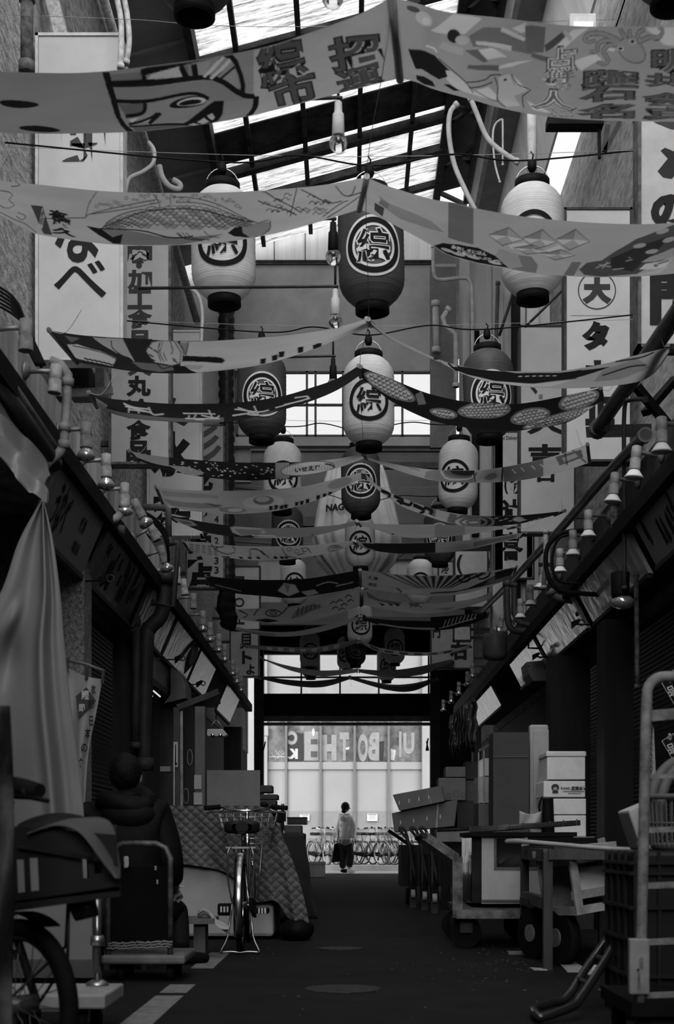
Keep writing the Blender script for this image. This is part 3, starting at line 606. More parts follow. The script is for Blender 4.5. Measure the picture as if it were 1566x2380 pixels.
t = [(1640,512),(1566,518),(1490,521),(1400,519),(1300,512),(1200,501),(1105,484),(1060,472),(1000,462),(900,432),(852,412)]
b = [(1640,625),(1566,636),(1470,643),(1370,644),(1300,640),(1245,636),(1180,625),(1100,610),(1040,592),(1005,571),(930,530),(870,500),(835,487)]
a = Art(); strip(a,.13,t,b,1042,1100,0,.62,0,4)
a.poly(.22,[(880,450),(905,470),(1000,510),(1035,536),(1000,530),(930,505),(890,475)],0).poly(.05,[(871,466),(893,479),(889,502),(870,486)],1).poly(.14,[(885,460),(905,470),(900,480),(880,468)],1)
a.poly(K,[(1008,571),(1030,562),(1065,561),(1110,570),(1150,590),(1182,622),(1110,610),(1042,592)],1)
a.text(.5,'魚酢しきにほん',1090,577,84,10,rot=.22,bold=.02,L=2).text(.5,'お鮨はたっぷり',1102,590,82,9,rot=.24,bold=.02,L=2)
for x,y in ((1040,580),(1065,588),(1100,594),(1150,608)): a.ell(.35,x,y,16,4,.25,2)
a.ring(.4,1152,606,8,5,3,3)
a.poly(.16,[(1205,590),(1235,592),(1250,612),(1246,634),(1215,632),(1180,624),(1215,618)],1).poly(.26,[(1160,575),(1210,590),(1218,618),(1182,622),(1150,592)],0)
for cx,cy in ((1178,545),(1256,549),(1334,552),(1235,574),(1300,584)):
    q = [(cx-42,cy-2),(cx+4,cy-21),(cx+38,cy+6),(cx-10,cy+23)]
    if cy > 570: q = [(x,cy+(y-cy)*.55) for x,y in q]
    a.poly(.3,q,1).poly(.2,[q[0],q[1],(cx,cy)],2).poly(.46,[q[2],(cx,cy),((q[2][0]+q[3][0])/2,(q[2][1]+q[3][1])/2)],2).poly(.46,[q[0],(cx,cy),((q[0][0]+q[3][0])/2,(q[0][1]+q[3][1])/2)],2).line(.1,q,2.5,3,closed=True)
a.poly(.48,[(1180,566),(1220,558),(1232,566),(1190,576)],1).poly(.48,[(1250,580),(1300,562),(1312,572),(1260,586)],1)
a.poly(.14,[(1330,602),(1352,604),(1332,642),(1308,640)],1)
a.poly(.07,[(1346,622),(1365,606),(1400,602),(1440,575),(1480,550),(1566,522),(1600,520),(1620,560),(1540,600),(1480,636),(1400,643),(1358,638)],1).poly(.03,[(1420,598),(1500,560),(1560,545),(1500,600),(1470,630),(1420,620)],2)
for p_ in ([(1392,612),(1420,618)],[(1400,622),(1412,606)],[(1385,620),(1418,608)],[(1455,604),(1470,600),(1462,594)],[(1425,625),(1450,622)]): a.line(.35,p_,2,3)
for x,y in ((1487,565),(1515,578),(1540,535),(1555,553)): a.ell(.3,x,y,15,5,-.2,3)
a.poly(.28,[(1490,606),(1510,592),(1566,570),(1566,590),(1520,604)],3).poly(.5,[(1485,625),(1500,610),(1560,598),(1545,618),(1520,624)],3).poly(.42,[(1472,641),(1520,628),(1556,616),(1530,634)],3).ell(.15,1524,614,5,4,0,4).line(.15,[(1528,610),(1555,600)],4,4)
banner('right banner with a row of diamonds and a dark whale', t, b, 7.3, .6, .34, a, wr=.006)
# --- third pair
t = [(115,768),(180,778),(240,783),(300,786),(400,792),(500,791),(600,784),(700,774),(783,760),(852,741)]
b = [(178,842),(200,846),(240,852),(285,860),(340,866),(400,868),(470,866),(600,850),(700,822),(783,790),(868,757)]
a = Art(); strip(a,.42,t,b,420,856)
a.poly(.10,[(150,780),(185,785),(165,795)],1).poly(.3,[(215,784),(285,787),(300,815),(310,830),(270,818),(240,800)],1).line(K,[(258,790),(262,808),(285,825)],2,2,6).line(.4,[(300,823),(312,835)],2,2)
a.poly(.4,[(155,800),(180,798),(230,812),(270,830),(262,850),(200,838),(175,830)],1)
for k in range(7): a.line(K,[(195+k*11,830+k*2.5),(206+k*11,835+k*2.5)],3.5,2).line(K,[(190+k*11,836+k*2.5),(200+k*11,840+k*2.5)],3.5,2)
a.line(K,[(168,802),(200,806),(240,818),(270,832)],2,2,8).poly(.4,[(340,812),(352,795),(372,792),(415,793),(425,820),(418,842),(400,847),(360,838)],2)
for p_ in ([(352,795),(340,812),(345,830)],[(372,792),(368,815),(375,838)],[(378,792),(372,815),(382,838)],[(405,793),(420,815),(418,842)],[(412,793),(428,812),(424,840)],[(395,793),(402,810),(398,820)],[(380,815),(388,836)]): a.line(.03,p_,2,3,8)
for x,y in ((350,805),(362,812),(352,822),(356,832),(405,832),(408,838)): a.line(.04,[(x-5,y-3),(x+5,y+3)],3,3)
a.poly(K,[(425,824),(475,827),(500,826),(518,828),(524,834),(518,840),(480,838),(425,838)],2).poly(.22,[(418,796),(436,795),(434,822),(424,820)],1).line(K,[(438,794),(432,824)],2.5,2)
a.poly(.12,[(305,836),(360,842),(400,850),(405,858),(370,864),(330,856)],2).poly(.3,[(430,845),(475,846),(465,856),(440,856)],2).line(K,[(365,842),(372,850),(380,855),(404,848)],2,3,6).poly(K,[(405,850),(430,848),(458,868),(400,868)],1)
for x,y in ((613,838),(640,830),(656,822),(700,812),(735,806),(742,803)): a.poly(K,[(x-8,y-6),(x+6,y-8),(x+4,y+6),(x-8,y+8)],1)
banner('left banner with a black sake bottle and a rice bowl on dark cloth', t, b, 9.2, .7, .02, a)
t = [(1562,805),(1480,825),(1400,846),(1300,862),(1200,863),(1130,860),(1060,848),(1010,831),(960,808),(900,778),(856,742)]
b = [(1558,815),(1503,880),(1383,900),(1263,902),(1198,896),(1123,885),(1063,864),(1043,852),(983,825),(908,790),(862,757)]
a = Art(); a.poly(K,[(1046,851),(1090,852),(1200,866),(1300,866),(1380,856),(1420,850),(1330,880),(1240,888),(1150,884),(1085,868)],1).poly(.2,[(1400,858),(1480,832),(1510,850),(1440,880),(1380,886)],1)
for p_ in ([(1005,830),(1090,850),(1170,862)],[(1020,838),(1048,858)],[(1040,842),(1062,860)],[(1060,846),(1078,862)],[(900,785),(925,800)],[(1430,840),(1490,830),(1520,818)],[(1400,870),(1460,850),(1500,846)],[(1260,882),(1300,876),(1340,878)]): a.line(K,p_,3,2,6)
a.poly(.4,[(1085,870),(1150,885),(1240,890),(1330,882),(1280,896),(1200,896),(1120,882)],1).poly(K,[(1330,862),(1352,858),(1350,864),(1332,868)],2)
for k in range(6): a.line(.4,[(1205+k*16,872),(1213+k*16,872)],2,2)
banner('right banner with a black boat-shaped patch below the crest lantern', t, b, 9.2, .7, .3, a)
# --- fourth pair
t = [(205,912),(240,924),(290,930),(390,938),(500,938),(560,935),(650,922),(720,902),(783,880),(833,850)]
b = [(225,946),(280,967),(350,977),(450,982),(530,980),(600,967),(700,940),(783,907),(848,864)]
a = Art(); strip(a,.13,t,b,222,520,.72,.98).poly(.2,[(222,925),(250,940),(240,952),(225,945)],1)
for p_ in ([(287,936),(310,945),(345,950)],[(297,950),(340,956)],[(300,944),(298,958)],[(320,948),(322,960)],[(345,945),(355,962),(380,960)],[(290,942),(350,958)],[(425,958),(470,958),(500,960)],[(440,962),(436,972)],[(455,960),(452,972),(475,974)],[(485,950),(495,972)],[(468,962),(500,970),(510,964)],[(430,970),(510,972)],[(545,950),(600,955),(625,950)],[(590,942),(600,960)],[(540,965),(580,958)],[(575,960),(622,968)],[(552,946),(600,962)],[(685,922),(715,920),(712,928)],[(660,938),(705,930)],[(640,945),(720,925)]): a.line(.5,p_,3.4,2,6)
a.poly(.18,[(590,964),(650,950),(600,966)],1)
banner('left black banner with white brush writing', t, b, 10.5, .6, .02, a)
t = [(1395,902),(1303,922),(1233,935),(1183,939),(1093,935),(1023,922),(973,907),(908,880),(838,853)]
b = [(1400,930),(1323,980),(1233,997),(1183,1002),(1108,997),(1033,985),(983,970),(908,932),(838,876)]
a = Art()
def scaly(cx,cy,rx,ry,rot,n,m):
    a.ell(.14,cx,cy,rx+7,ry+4,rot,1).ell(.42,cx,cy,rx,ry,rot,2)
    c,q = math.cos(rot),math.sin(rot)
    for i in range(n):
        for j in range(m):
            u,v = -1+2*(i+.5+.5*(j % 2))/n, -1+2*(j+.5)/m
            if u*u+v*v < .9:
                x,y = cx+u*rx*c-v*ry*q, cy+u*rx*q+v*ry*c; s_ = rx/n*.9
                a.line(K,[(x-s_,y-s_*.3),(x,y+s_*.55),(x+s_,y-s_*.3)],2.2,3,6)
scaly(905,898,60,15,.48,11,4); scaly(1125,952,55,15,-.06,12,5); scaly(1345,928,42,16,-.28,9,4); scaly(1232,965,40,14,-.2,8,4); scaly(1310,968,78,9,-.28,16,3); scaly(1030,958,26,7,.2,6,2); scaly(1270,982,50,6,-.2,12,2)
a.poly(.14,[(965,915),(980,908),(990,935),(972,940)],2).poly(.14,[(845,868),(870,880),(880,905),(858,892)],1)
banner('right black banner printed with scale-patterned fish', t, b, 10.5, .6, .012, a)
# --- fifth pair
t = [(300,1048),(350,1058),(420,1066),(500,1072),(560,1075),(650,1075),(720,1072),(783,1066),(843,1055)]
b = [(322,1070),(370,1088),(430,1102),(500,1112),(570,1117),(640,1114),(700,1107),(783,1088),(850,1064)]
a = Art(); strip(a,.4,t,b,700,846); strip(a,.25,t,b,304,392,0,.65); strip(a,.22,t,b,640,672)
a.poly(.26,[(390,1080),(440,1085),(475,1096),(455,1108),(420,1098)],1)
for k in range(70):
    x = 392+random.uniform(0,245); y = 1070+(x-392)*.03+random.uniform(2,34); a.ell(.5,x,y,random.uniform(1,3.4),random.uniform(.8,1.8),random.uniform(-.5,.5),1,7)
a.ell(.16,715,1088,64,17,-.1,1).ell(.45,715,1088,60,14,-.1,2)
for k in range(18): a.line(.12,[(662+k*6.2,1080+2*math.sin(k)),(660+k*6.2,1100-k*.5)],1,3)
a.text(K,'いせえび',716,1088,62,13,rot=-.1,bold=.05,L=4)
a.line(.04,[(755,1078),(770,1080),(778,1086)],3,3,5)
banner('left banner with a lantern-shaped print on speckled black', t, b, 12.5, .6, .015, a)
t = [(1365,1033),(1280,1062),(1190,1082),(1120,1092),(1060,1093),(1000,1091),(940,1083),(880,1070),(847,1057)]
b = [(1370,1075),(1300,1098),(1220,1115),(1150,1121),(1070,1122),(1010,1117),(960,1105),(900,1085),(852,1066)]
a = Art(); strip(a,.12,t,b,1170,1262); strip(a,.18,t,b,1005,1100)
a.poly(.2,[(990,1095),(1010,1092),(1012,1115),(985,1110)],1).ell(.1,1070,1097,38,12,.05,2).ell(.02,1074,1096,27,8,.05,3).line(.4,[(1024,1094),(1040,1112),(1090,1112),(1104,1094)],4,3,8).ell(.35,1135,1105,28,13,0,1).ell(.18,1140,1106,15,7,-.3,2).line(K,[(1168,1086),(1165,1120)],4,3).line(K,[(1100,1092),(1104,1120)],3,3)
for x in (1190,1210,1235,1255): a.line(.5,[(x,1090-(x-1190)*.2),(x+8,1100-(x-1190)*.25)],2,3)
a.poly(.1,[(1290,1062),(1350,1045),(1355,1062),(1300,1080)],1).poly(.3,[(1305,1064),(1340,1052),(1345,1060),(1312,1072)],2).line(K,[(1312,1052),(1318,1080)],3,2).line(.2,[(900,1072),(975,1092)],2,2).line(.1,[(1330,1045),(1362,1075)],4,2)
banner('right banner with soup bowls and bright vegetables', t, b, 12.5, .6, .36, a)
# --- sixth pair
t = [(362,1132),(420,1138),(500,1141),(600,1139),(700,1131),(760,1118),(843,1097)]
b = [(378,1170),(430,1185),(500,1193),(570,1194),(650,1186),(720,1168),(783,1142),(843,1110)]
a = Art(); a.poly(.26,[(375,1140),(450,1145),(510,1152),(505,1158),(430,1155),(380,1152)],1).poly(.22,[(380,1158),(430,1166),(500,1172),(520,1178),(460,1182),(400,1175)],1)
a.ell(.46,612,1165,48,16,-.05,1).ell(.14,612,1162,24,11,0,2).ell(.4,610,1159,16,7,0,3).ell(.2,540,1184,32,8,.05,1).ell(.42,546,1184,17,5,0,2).poly(.1,[(470,1168),(520,1172),(500,1177)],2).ell(.22,790,1122,30,10,-.3,1)
for x,y in ((630,1180),(642,1178),(655,1178),(665,1176),(690,1170),(702,1168),(715,1164),(740,1156),(755,1152),(768,1148)): a.poly(K,[(x-5,y-5),(x+4,y-6),(x+3,y+4),(x-5,y+6)],2)
banner('left pale banner with airbrushed seashells', t, b, 13.4, .6, .36, a)
t = [(1312,1187),(1250,1194),(1180,1199),(1100,1198),(1040,1190),(990,1177),(930,1155),(880,1130),(846,1098)]
b = [(1290,1197),(1220,1215),(1160,1222),(1100,1224),(1040,1215),(980,1195),(930,1175),(880,1140),(850,1112)]
a = Art(); strip(a,.012,t,b,1115,1300,0,1)
for p_ in ([(885,1140),(905,1148),(900,1158),(888,1150)],[(915,1152),(935,1160),(930,1172)],[(922,1162),(950,1172),(958,1164)],[(960,1172),(985,1184),(975,1192)],[(985,1178),(1003,1186),(1000,1194)]): a.line(K,p_,7,2,8)
a.poly(.13,[(1000,1176),(1015,1180),(1010,1200),(995,1192)],1).poly(.13,[(1045,1192),(1062,1196),(1055,1218),(1038,1212)],1)
for r_ in (46,30,15): a.ring(.13,1100,1212,r_,r_*.34,6,1)
a.ell(.25,1205,1206,13,6,0,2)
for k in range(12): a.line(.45,[(1150+k*11,1205+(k*5) % 9),(1157+k*11,1203+(k*5) % 9)],1.5,2)
banner('right pale banner with wavy black writing turning black at its end', t, b, 13.4, .6, .38, a)
# --- seventh pair
t = [(385,1195),(430,1205),(490,1216),(560,1224),(640,1227),(720,1225),(783,1220),(828,1210)]
b = [(410,1212),(470,1235),(530,1246),(600,1250),(680,1250),(740,1243),(800,1228),(830,1219)]
a = Art(); strip(a,.2,t,b,600,828); a.poly(.24,[(400,1203),(445,1210),(458,1219),(430,1222),(405,1212)],1).poly(.1,[(415,1208),(440,1212),(448,1218),(425,1216)],2).poly(.35,[(535,1225),(550,1222),(610,1228),(618,1238),(560,1244),(540,1236)],1).poly(.2,[(545,1228),(608,1230),(605,1240),(560,1242)],2)
a.line(.4,[(585,1243),(640,1245)],3,2).line(.4,[(590,1248),(680,1249)],3,2).line(K,[(725,1246),(727,1240)],3,2)
banner('left dark banner with pale rounded patches', t, b, 14.6, .6, .02, a)
t = [(1200,1224),(1080,1221),(1000,1219),(927,1219),(870,1217),(831,1212)]
b = [(1180,1228),(1080,1243),(1000,1250),(930,1248),(880,1233),(838,1222)]
a = Art(); strip(a,.2,t,b,1010,1080); a.line(K,[(895,1242),(910,1243),(915,1238)],3,2,5)
banner('right plain grey banner with one short dark stroke', t, b, 14.6, .6, .3, a)
# --- eighth pair
t = [(425,1258),(480,1261),(540,1268),(620,1270),(700,1268),(760,1264),(822,1256)]
b = [(440,1280),(500,1292),(580,1302),(650,1302),(730,1292),(783,1280),(824,1264)]
a = Art()
for k in range(5):
    for j in range(6): a.line(.06,[(440+k*14,1265+j*4+k),(450+k*14,1266+j*4+k)],1.5,1)
for p_ in ([(490,1264),(505,1280),(530,1288),(548,1280),(540,1270)],[(500,1272),(520,1270)],[(580,1275),(582,1296)],[(582,1275),(600,1276),(615,1290)],[(606,1278),(625,1296)],[(655,1272),(665,1290),(690,1296)],[(700,1272),(705,1284),(690,1288)],[(715,1272),(722,1284)]): a.line(.02,p_,2,2,6)
for x in (495,505,520,530,560,580,600,640,655,665): a.poly(K,[(x-5,1292),(x+4,1293),(x+4,1299),(x-4,1297)],2)
for x,y in ((672,1276),(690,1280),(708,1276)): a.ring(.03,x,y,6,4,1.4,2,10)
for r_ in (18,12,6): a.ring(.15,780,1276,r_,r_*.5,3,2,16)
banner('left white banner with thin line drawings of fish', t, b, 15.8, .6, .4, a)
t = [(1220,1237),(1120,1252),(1060,1258),(1000,1261),(930,1263),(870,1262),(826,1258)]
b = [(1210,1248),(1130,1268),(1060,1282),(1000,1285),(930,1287),(870,1280),(830,1268)]
a = Art(); strip(a,.012,t,b,870,1012); strip(a,.13,t,b,1100,1200,.2,.8); a.poly(.012,[(840,1262),(872,1264),(880,1280),(850,1272)],1)
banner('right banner half black half brushed grey', t, b, 15.8, .6, .26, a)
# --- ninth pair
t = [(478,1338),(540,1345),(620,1348),(700,1346),(760,1338),(835,1325)]
b = [(490,1362),(540,1378),(620,1386),(680,1390),(740,1382),(800,1372),(838,1362)]
a = Art(); a.poly(.38,[(645,1372),(660,1354),(685,1358),(695,1375),(670,1385)],1).poly(.2,[(660,1356),(668,1380),(675,1358)],2).line(.4,[(735,1360),(760,1352),(785,1356)],2,2,6).poly(.3,[(700,1374),(730,1368),(740,1378),(715,1386)],1).line(.3,[(500,1358),(560,1374)],1.5,1).line(.35,[(780,1362),(820,1352)],2,1)
banner('left black banner with a shrimp tail', t, b, 18, .6, .015, a)
t = [(1200,1318),(1130,1328),(1060,1336),(980,1338),(900,1333),(838,1325)]
b = [(1190,1345),(1110,1372),(1050,1384),(1000,1386),(940,1380),(880,1372),(838,1362)]
a = Art()
for k in range(11):
    x0 = 880+k*24; a.poly(.03,[(x0,1330),(x0+12,1332),(1010+(k-5)*7,1366),(1006+(k-5)*7,1366)],1)
for k in range(5): a.line(.02,[(1000,1378),(1080,1370),(1150,1354-k*4),(1188,1342-k*3)],2.4,2,8)
for p_ in ([(1062,1334),(1070,1350),(1088,1350),(1090,1338),(1078,1338)],[(1105,1330),(1115,1345),(1135,1338),(1138,1326),(1122,1328)]): a.line(K,p_,4,3,8)
a.poly(.4,[(925,1372),(975,1366),(985,1376),(950,1382)],2).line(K,[(922,1366),(932,1374),(930,1380)],3,3).text(.02,'大漁',866,1343,26,9,rot=.15,L=3).text(.02,'祝',865,1358,22,9,rot=.15,L=3).poly(K,[(1150,1330),(1198,1318),(1188,1336),(1150,1345)],1)
banner('right banner with dark rays and curling waves', t, b, 18, .6, .36, a)
# --- tenth pair
t = [(500,1412),(560,1415),(640,1412),(700,1405),(780,1382),(838,1365)]
b = [(510,1428),(560,1440),(640,1449),(700,1446),(760,1434),(838,1408)]
a = Art(); a.ring(K,635,1424,18,7,2.5,2,16).ring(K,635,1424,8,3,2,2,12)
for p_ in ([(590,1430),(600,1415),(615,1412)],[(555,1418),(575,1428),(565,1436)],[(655,1425),(670,1410),(690,1405)],[(520,1420),(550,1432)]): a.line(K,p_,2.5,2,6)
a.poly(.2,[(675,1438),(690,1415),(730,1402),(750,1410),(720,1420),(700,1432)],1)
for k in range(6): a.line(K,[(690+k*10,1430-k*4),(694+k*10,1410-k*1.5)],2,2)
a.poly(K,[(590,1440),(620,1436),(650,1442),(620,1447)],2)
for x,y in ((775,1400),(790,1396),(800,1404),(780,1412),(810,1385),(795,1415),(815,1395)): a.line(K,[(x-8,y+3),(x,y-3),(x+7,y+1)],2.5,2)
banner('left white banner with swirls and a large shrimp', t, b, 19.5, .6, .38, a)
t = [(1170,1365),(1110,1388),(1060,1398),(1000,1402),(940,1400),(880,1390),(842,1368)]
b = [(1170,1376),(1130,1395),(1080,1412),(1020,1424),(960,1425),(890,1415),(842,1406)]
a = Art(); a.ell(.1,962,1404,12,5,.1,1)
for k in range(6): a.line(.1,[(962,1404),(945+k*7,1396+(k % 2)*15)],2,1)
a.poly(.13,[(850,1374),(880,1392),(935,1400),(925,1405),(880,1398),(855,1388)],1).poly(.2,[(1010,1415),(1060,1408),(1040,1418)],1)
for k in range(5): a.line(.2,[(1110+k*10,1390-k*3),(1116+k*10,1382-k*3),(1124+k*10,1386-k*3)],1.5,1)
for x in (880,900,915): a.poly(K,[(x,1400),(x+15,1405),(x+8,1408)],1)
banner('right pale banner with a small dark crab', t, b, 19.5, .6, .34, a)
# --- the far pairs
def far(label, t, b, d, g, spec=()):
    a = Art()
    for g2, x0, x1, v0, v1 in spec: strip(a, g2, t, b, x0, x1, v0, v1)
    return a, lambda: banner(label, t, b, d, .6, g, a)
for row in (
 ('left grey far banner below the shrimp banner', [(540,1455),(600,1466),(680,1468),(760,1452),(835,1432)], [(545,1462),(600,1476),(680,1479),(760,1465),(835,1440)], 21, .26, ((.15,560,640,.3,.8),)),
 ('right black far banner with a fringe of white characters', [(1135,1422),(1060,1430),(980,1435),(900,1434),(840,1432)], [(1132,1435),(1090,1452),(1030,1464),(950,1462),(880,1452),(842,1440)], 21, .012, ((.2,850,1000,.02,.25),(.3,880,1010,.8,.97))),
 ('left narrow far banner with a dark mosaic print', [(560,1498),(640,1502),(720,1505),(780,1496),(832,1485)], [(575,1505),(640,1514),(720,1518),(790,1508),(832,1492)], 23.5, .1, tuple((.25,620+k*26,632+k*26,.2,.8) for k in range(7))),
 ('right narrow far banner with blotches along its lower edge', [(1090,1500),(1060,1507),(1010,1515),(950,1515),(880,1505),(834,1485)], [(1095,1505),(1070,1512),(1020,1522),(950,1524),(880,1515),(836,1493)], 23.5, .2, tuple((.03,860+k*34,880+k*34,.2,.7) for k in range(6))),
 ('left plain far banner second from the street opening', [(605,1528),(660,1545),(740,1558),(830,1554)], [(615,1535),(680,1560),(750,1572),(830,1563)], 27, .14, ()),
 ('right plain far banner second from the street opening', [(1050,1532),(970,1550),(900,1558),(834,1555)], [(1055,1540),(980,1568),(900,1573),(835,1563)], 27, .06, ()),
 ('left dark banner closest to the street opening', [(600,1572),(700,1582),(760,1580),(812,1571)], [(605,1578),(680,1594),(750,1597),(815,1578)], 30, .05, ()),
 ('right dark banner closest to the street opening', [(1015,1574),(960,1588),(900,1590),(815,1572)], [(1018,1580),(960,1606),(900,1604),(815,1579)], 30, .07, ((.25,850,990,.0,.25),))):
    a, mk = far(*row)
    if 'fringe' in row[0]:
        for k in range(9): a.line(.5,[(1030+k*9,1456-k*2.4),(1036+k*9,1440-k*2.2)],1.4,2).line(.5,[(1020+k*9,1460-k*2.4),(1034+k*9,1456-k*2.6)],1.4,2)
    mk()
# ================================================================ lamps along the canopies
def lamp(kind, label, side, group):
    """origin at the wall plate; arm reaches over the alley, holder points down"""
    t = thing('bracket_lamp', label, 'lamp', (0, 0, 0), group); q = 1 if side < 0 else -1; r = .17*q
    m = MB(); m.lathe([(.05, 0), (.045, .012), (.02, .03)], 14, 0, Matrix.Rotation(math.pi/2*q, 4, 'Y')); m.tube([(.02*q, 0, 0), (.08*q, 0, .005), (r, 0, .01)], [.016, .013, .016], 8); m.build('wall_arm', RUST if side > 0 else GALV, t)
    X = Matrix.Translation((r, 0, 0))
    m = MB(); m.lathe([(.02, .05), (.031, .045), (.034, .0), (.034, -.03), (.031, -.034), (.035, -.038), (.036, -.10), (.038, -.103), (.036, -.108)], 16, 0, X); m.build('lamp_holder', mat(.2, .55, var=.3, sc=14, name='weathered_holder') if side > 0 else mat(.24, .55, var=.35, sc=16, name='stained_holder'), t)
    if kind == 'clear':
        m = MB(); m.lathe([(.03, -.108), (.033, -.12), (.054, -.142), (.056, -.16), (.048, -.176), (.02, -.184), (.002, -.186)], 18, 0, X, cap=False); m.build('reflector_bulb', mat(.55, .12, metal=.75, var=.1, sc=8, name='silvered_bulb'), t)
    if kind == 'cone':
        m = MB(); m.lathe([(.03, -.108), (.036, -.116), (.058, -.15), (.063, -.154), (.063, -.16), (.05, -.164), (.002, -.17)], 20, 0, X, cap=False); m.build('reflector_bulb', mat(.6, .4, var=.08, name='white_reflector'), t)
    return t
protos = {k: lamp(k[0], 'x', k[1], 'lamps on the left canopy' if k[1] < 0 else 'lamps on the right canopy') for k in (('none', -1), ('clear', -1), ('cone', 1), ('clear', 1))}
usedl = set()
def put_lamp(k, px, py, X, lab, ry=0, d=None):
    src = protos[k]; o = src if k not in usedl else copy_tree(src); usedl.add(k)
    p = P(px, py, d) if d else atx(px, py, X); o.location = p-Vector((.17 if k[1] < 0 else -.17, 0, 0)); o.rotation_euler = (0, ry, 0); o['label'] = lab
for i, (k, px, py, ry, lab) in enumerate((
 ('none', 60, 765, 0, 'bare lamp holder at the far left edge beside the tangled wires'),
 ('none', 130, 862, .08, 'bare lamp holder over the bent grey rain pipe'),
 ('clear', 200, 1000, 0, 'lamp with silvered bulb, first below the bent rain pipe'),
 ('clear', 247, 1072, 0, 'lamp with silvered bulb, second below the bent rain pipe'),
 ('clear', 290, 1138, 0, 'lamp with silvered bulb over the wrapped pipe end on the left'),
 ('clear', 323, 1200, -.5, 'tilted lamp with silvered bulb by the black cable bundle'),
 ('none', 357, 1250, -.45, 'tilted bare holder below the black cable bundle'),
 ('clear', 378, 1295, -.3, 'left lamp beside the square conduit loop'),
 ('none', 411, 1330, 0, 'bare holder under the sign ending in 店, nearer one'),
 ('none', 427, 1362, -.12, 'bare holder under the sign ending in 店, middle one'),
 ('none', 449, 1390, 0, 'bare holder under the sign ending in 店, farther one'),
 ('clear', 471, 1430, 0, 'far left lamp, first where the hoses hang'),
 ('clear', 488, 1456, 0, 'far left lamp, second after the hanging hoses'),
 ('clear', 508, 1482, 0, 'far left lamp, third after the hanging hoses'),
 ('clear', 522, 1506, 0, 'far left lamp, fourth after the hanging hoses'),
 ('clear', 541, 1540, 0, 'far left lamp before the small sign ending in よ'),
 ('clear', 550, 1560, 0, 'far left lamp below the small sign ending in よ'),
 ('clear', 560, 1580, 0, 'farthest left lamp by the end post'))):
    put_lamp((k, -1), px, py, -1.585, lab, ry)
for i, (k, px, py, ry, lab) in enumerate((
 ('cone', 1537, 988, 0, 'white cone lamp at the right edge under the thick diagonal pipe'),
 ('cone', 1478, 1060, .1, 'white cone lamp second from the right edge'),
 ('cone', 1428, 1120, .1, 'white cone lamp third from the right edge over the peeling elbow pipe'),
 ('cone', 1367, 1200, 0, 'white cone lamp just right of the tall 吉 sign foot'),
 ('cone', 1331, 1246, 0, 'white cone lamp within the top of the black cable loop'),
 ('cone', 1301, 1288, 0, 'white cone lamp in the middle of the black cable loop'),
 ('cone', 1262, 1338, .2, 'white cone lamp beside the foot of the cable loop'),
 ('cone', 1232, 1370, 0, 'white cone lamp above the shiny square panel'),
 ('cone', 1209, 1402, 0, 'white cone lamp over the right pair of down pipes'),
 ('clear', 1165, 1445, .2, 'right lamp with silvered bulb above the grey tank'),
 ('clear', 1148, 1470, 0, 'right lamp with silvered bulb in front of the grey tank'),
 ('clear', 1098, 1548, 0, 'far right lamp, nearest of the glinting cluster'),
 ('clear', 1086, 1568, 0, 'far right lamp, second of the glinting cluster'),
 ('clear', 1066, 1592, 0, 'far right lamp, third of the glinting cluster'),
 ('clear', 1048, 1612, 0, 'far right lamp, fourth of the glinting cluster'),
 ('clear', 1030, 1632, 0, 'farthest right lamp by the end post'))):
    put_lamp((k, 1), px, py, 1.865, lab, ry)
# ================================================================ tilted shop boards under the eaves
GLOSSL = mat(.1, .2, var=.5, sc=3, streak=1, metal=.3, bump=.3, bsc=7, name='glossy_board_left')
GLOSS = mat(.62, .14, var=.45, sc=3.5, streak=1, metal=.25, bump=.25, bsc=6, spec=.8, name='glossy_board_painted_sheen')  # pale streaked base colour stands in for bright reflections on the boards
MATTE = mat(.26, .55, var=.12, sc=2, name='faded_board')
def board(label, side, y0, y1, m_, art=None, lip=True, dark=False):
    xt, zt, xb, zb = (-1.70, H+2.27, -1.88, H+1.85) if side < 0 else (1.99, H+2.27, 2.17, H+1.93)
    t = thing('canopy_board', label, 'shop board', ((xt+xb)/2, (y0+y1)/2, zb), 'tilted boards under the eaves')
    a, b, c, d = Vector((xt, y0, zt)), Vector((xt, y1, zt)), Vector((xb, y1, zb)), Vector((xb, y0, zb))
    n = (b-a).cross(d-a).normalized(); n = n if n.x*side < 0 else -n
    m = MB(); m.prism([a, b, c, d], -n*.03); m.build('panel', m_, t)
    if lip: m = MB(); m.bar(d, c, .04, .035); m.build('bottom_rail', IRON, t)
    if art:
        uy = (a-d).normalized(); ux = (b-a).normalized()*(-1 if side > 0 else 1); o_ = (a+b+c+d)/4
        art.mesh('lettering', lambda x, y, k: o_+ux*x+uy*y+n*k, t, rough=.6)
    return t
A_ = Art(ysign=1); A_.text(.02, 'うなべ', -.35, 0, .36, .30, bold=.03).text(.03, '鮮魚', .25, .05, .16, .1, bold=.03).text(.04, '電話', .30, -.1, .2, .08)
board('matt grey tilted board with faded lettering beside the hanging tarpaulin', -1, 8.15, 9.62, MATTE, A_)
A_ = Art(ysign=1); rs = random.Random(3)
for k in range(26):
    x, y, hh = rs.uniform(-.75, .75), rs.uniform(-.1, .12), rs.uniform(.03, .09); A_.poly(.02, [(x-.02, y-hh), (x+rs.uniform(.01, .05), y-hh*.8), (x+.03, y+hh), (x-.015, y+hh*.7)])
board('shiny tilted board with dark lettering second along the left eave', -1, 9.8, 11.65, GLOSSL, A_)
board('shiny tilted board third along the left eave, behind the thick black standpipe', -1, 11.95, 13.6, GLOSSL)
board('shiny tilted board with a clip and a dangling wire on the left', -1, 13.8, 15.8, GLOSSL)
board('shiny tilted board fifth along the left eave', -1, 16.0, 17.7, GLOSSL)
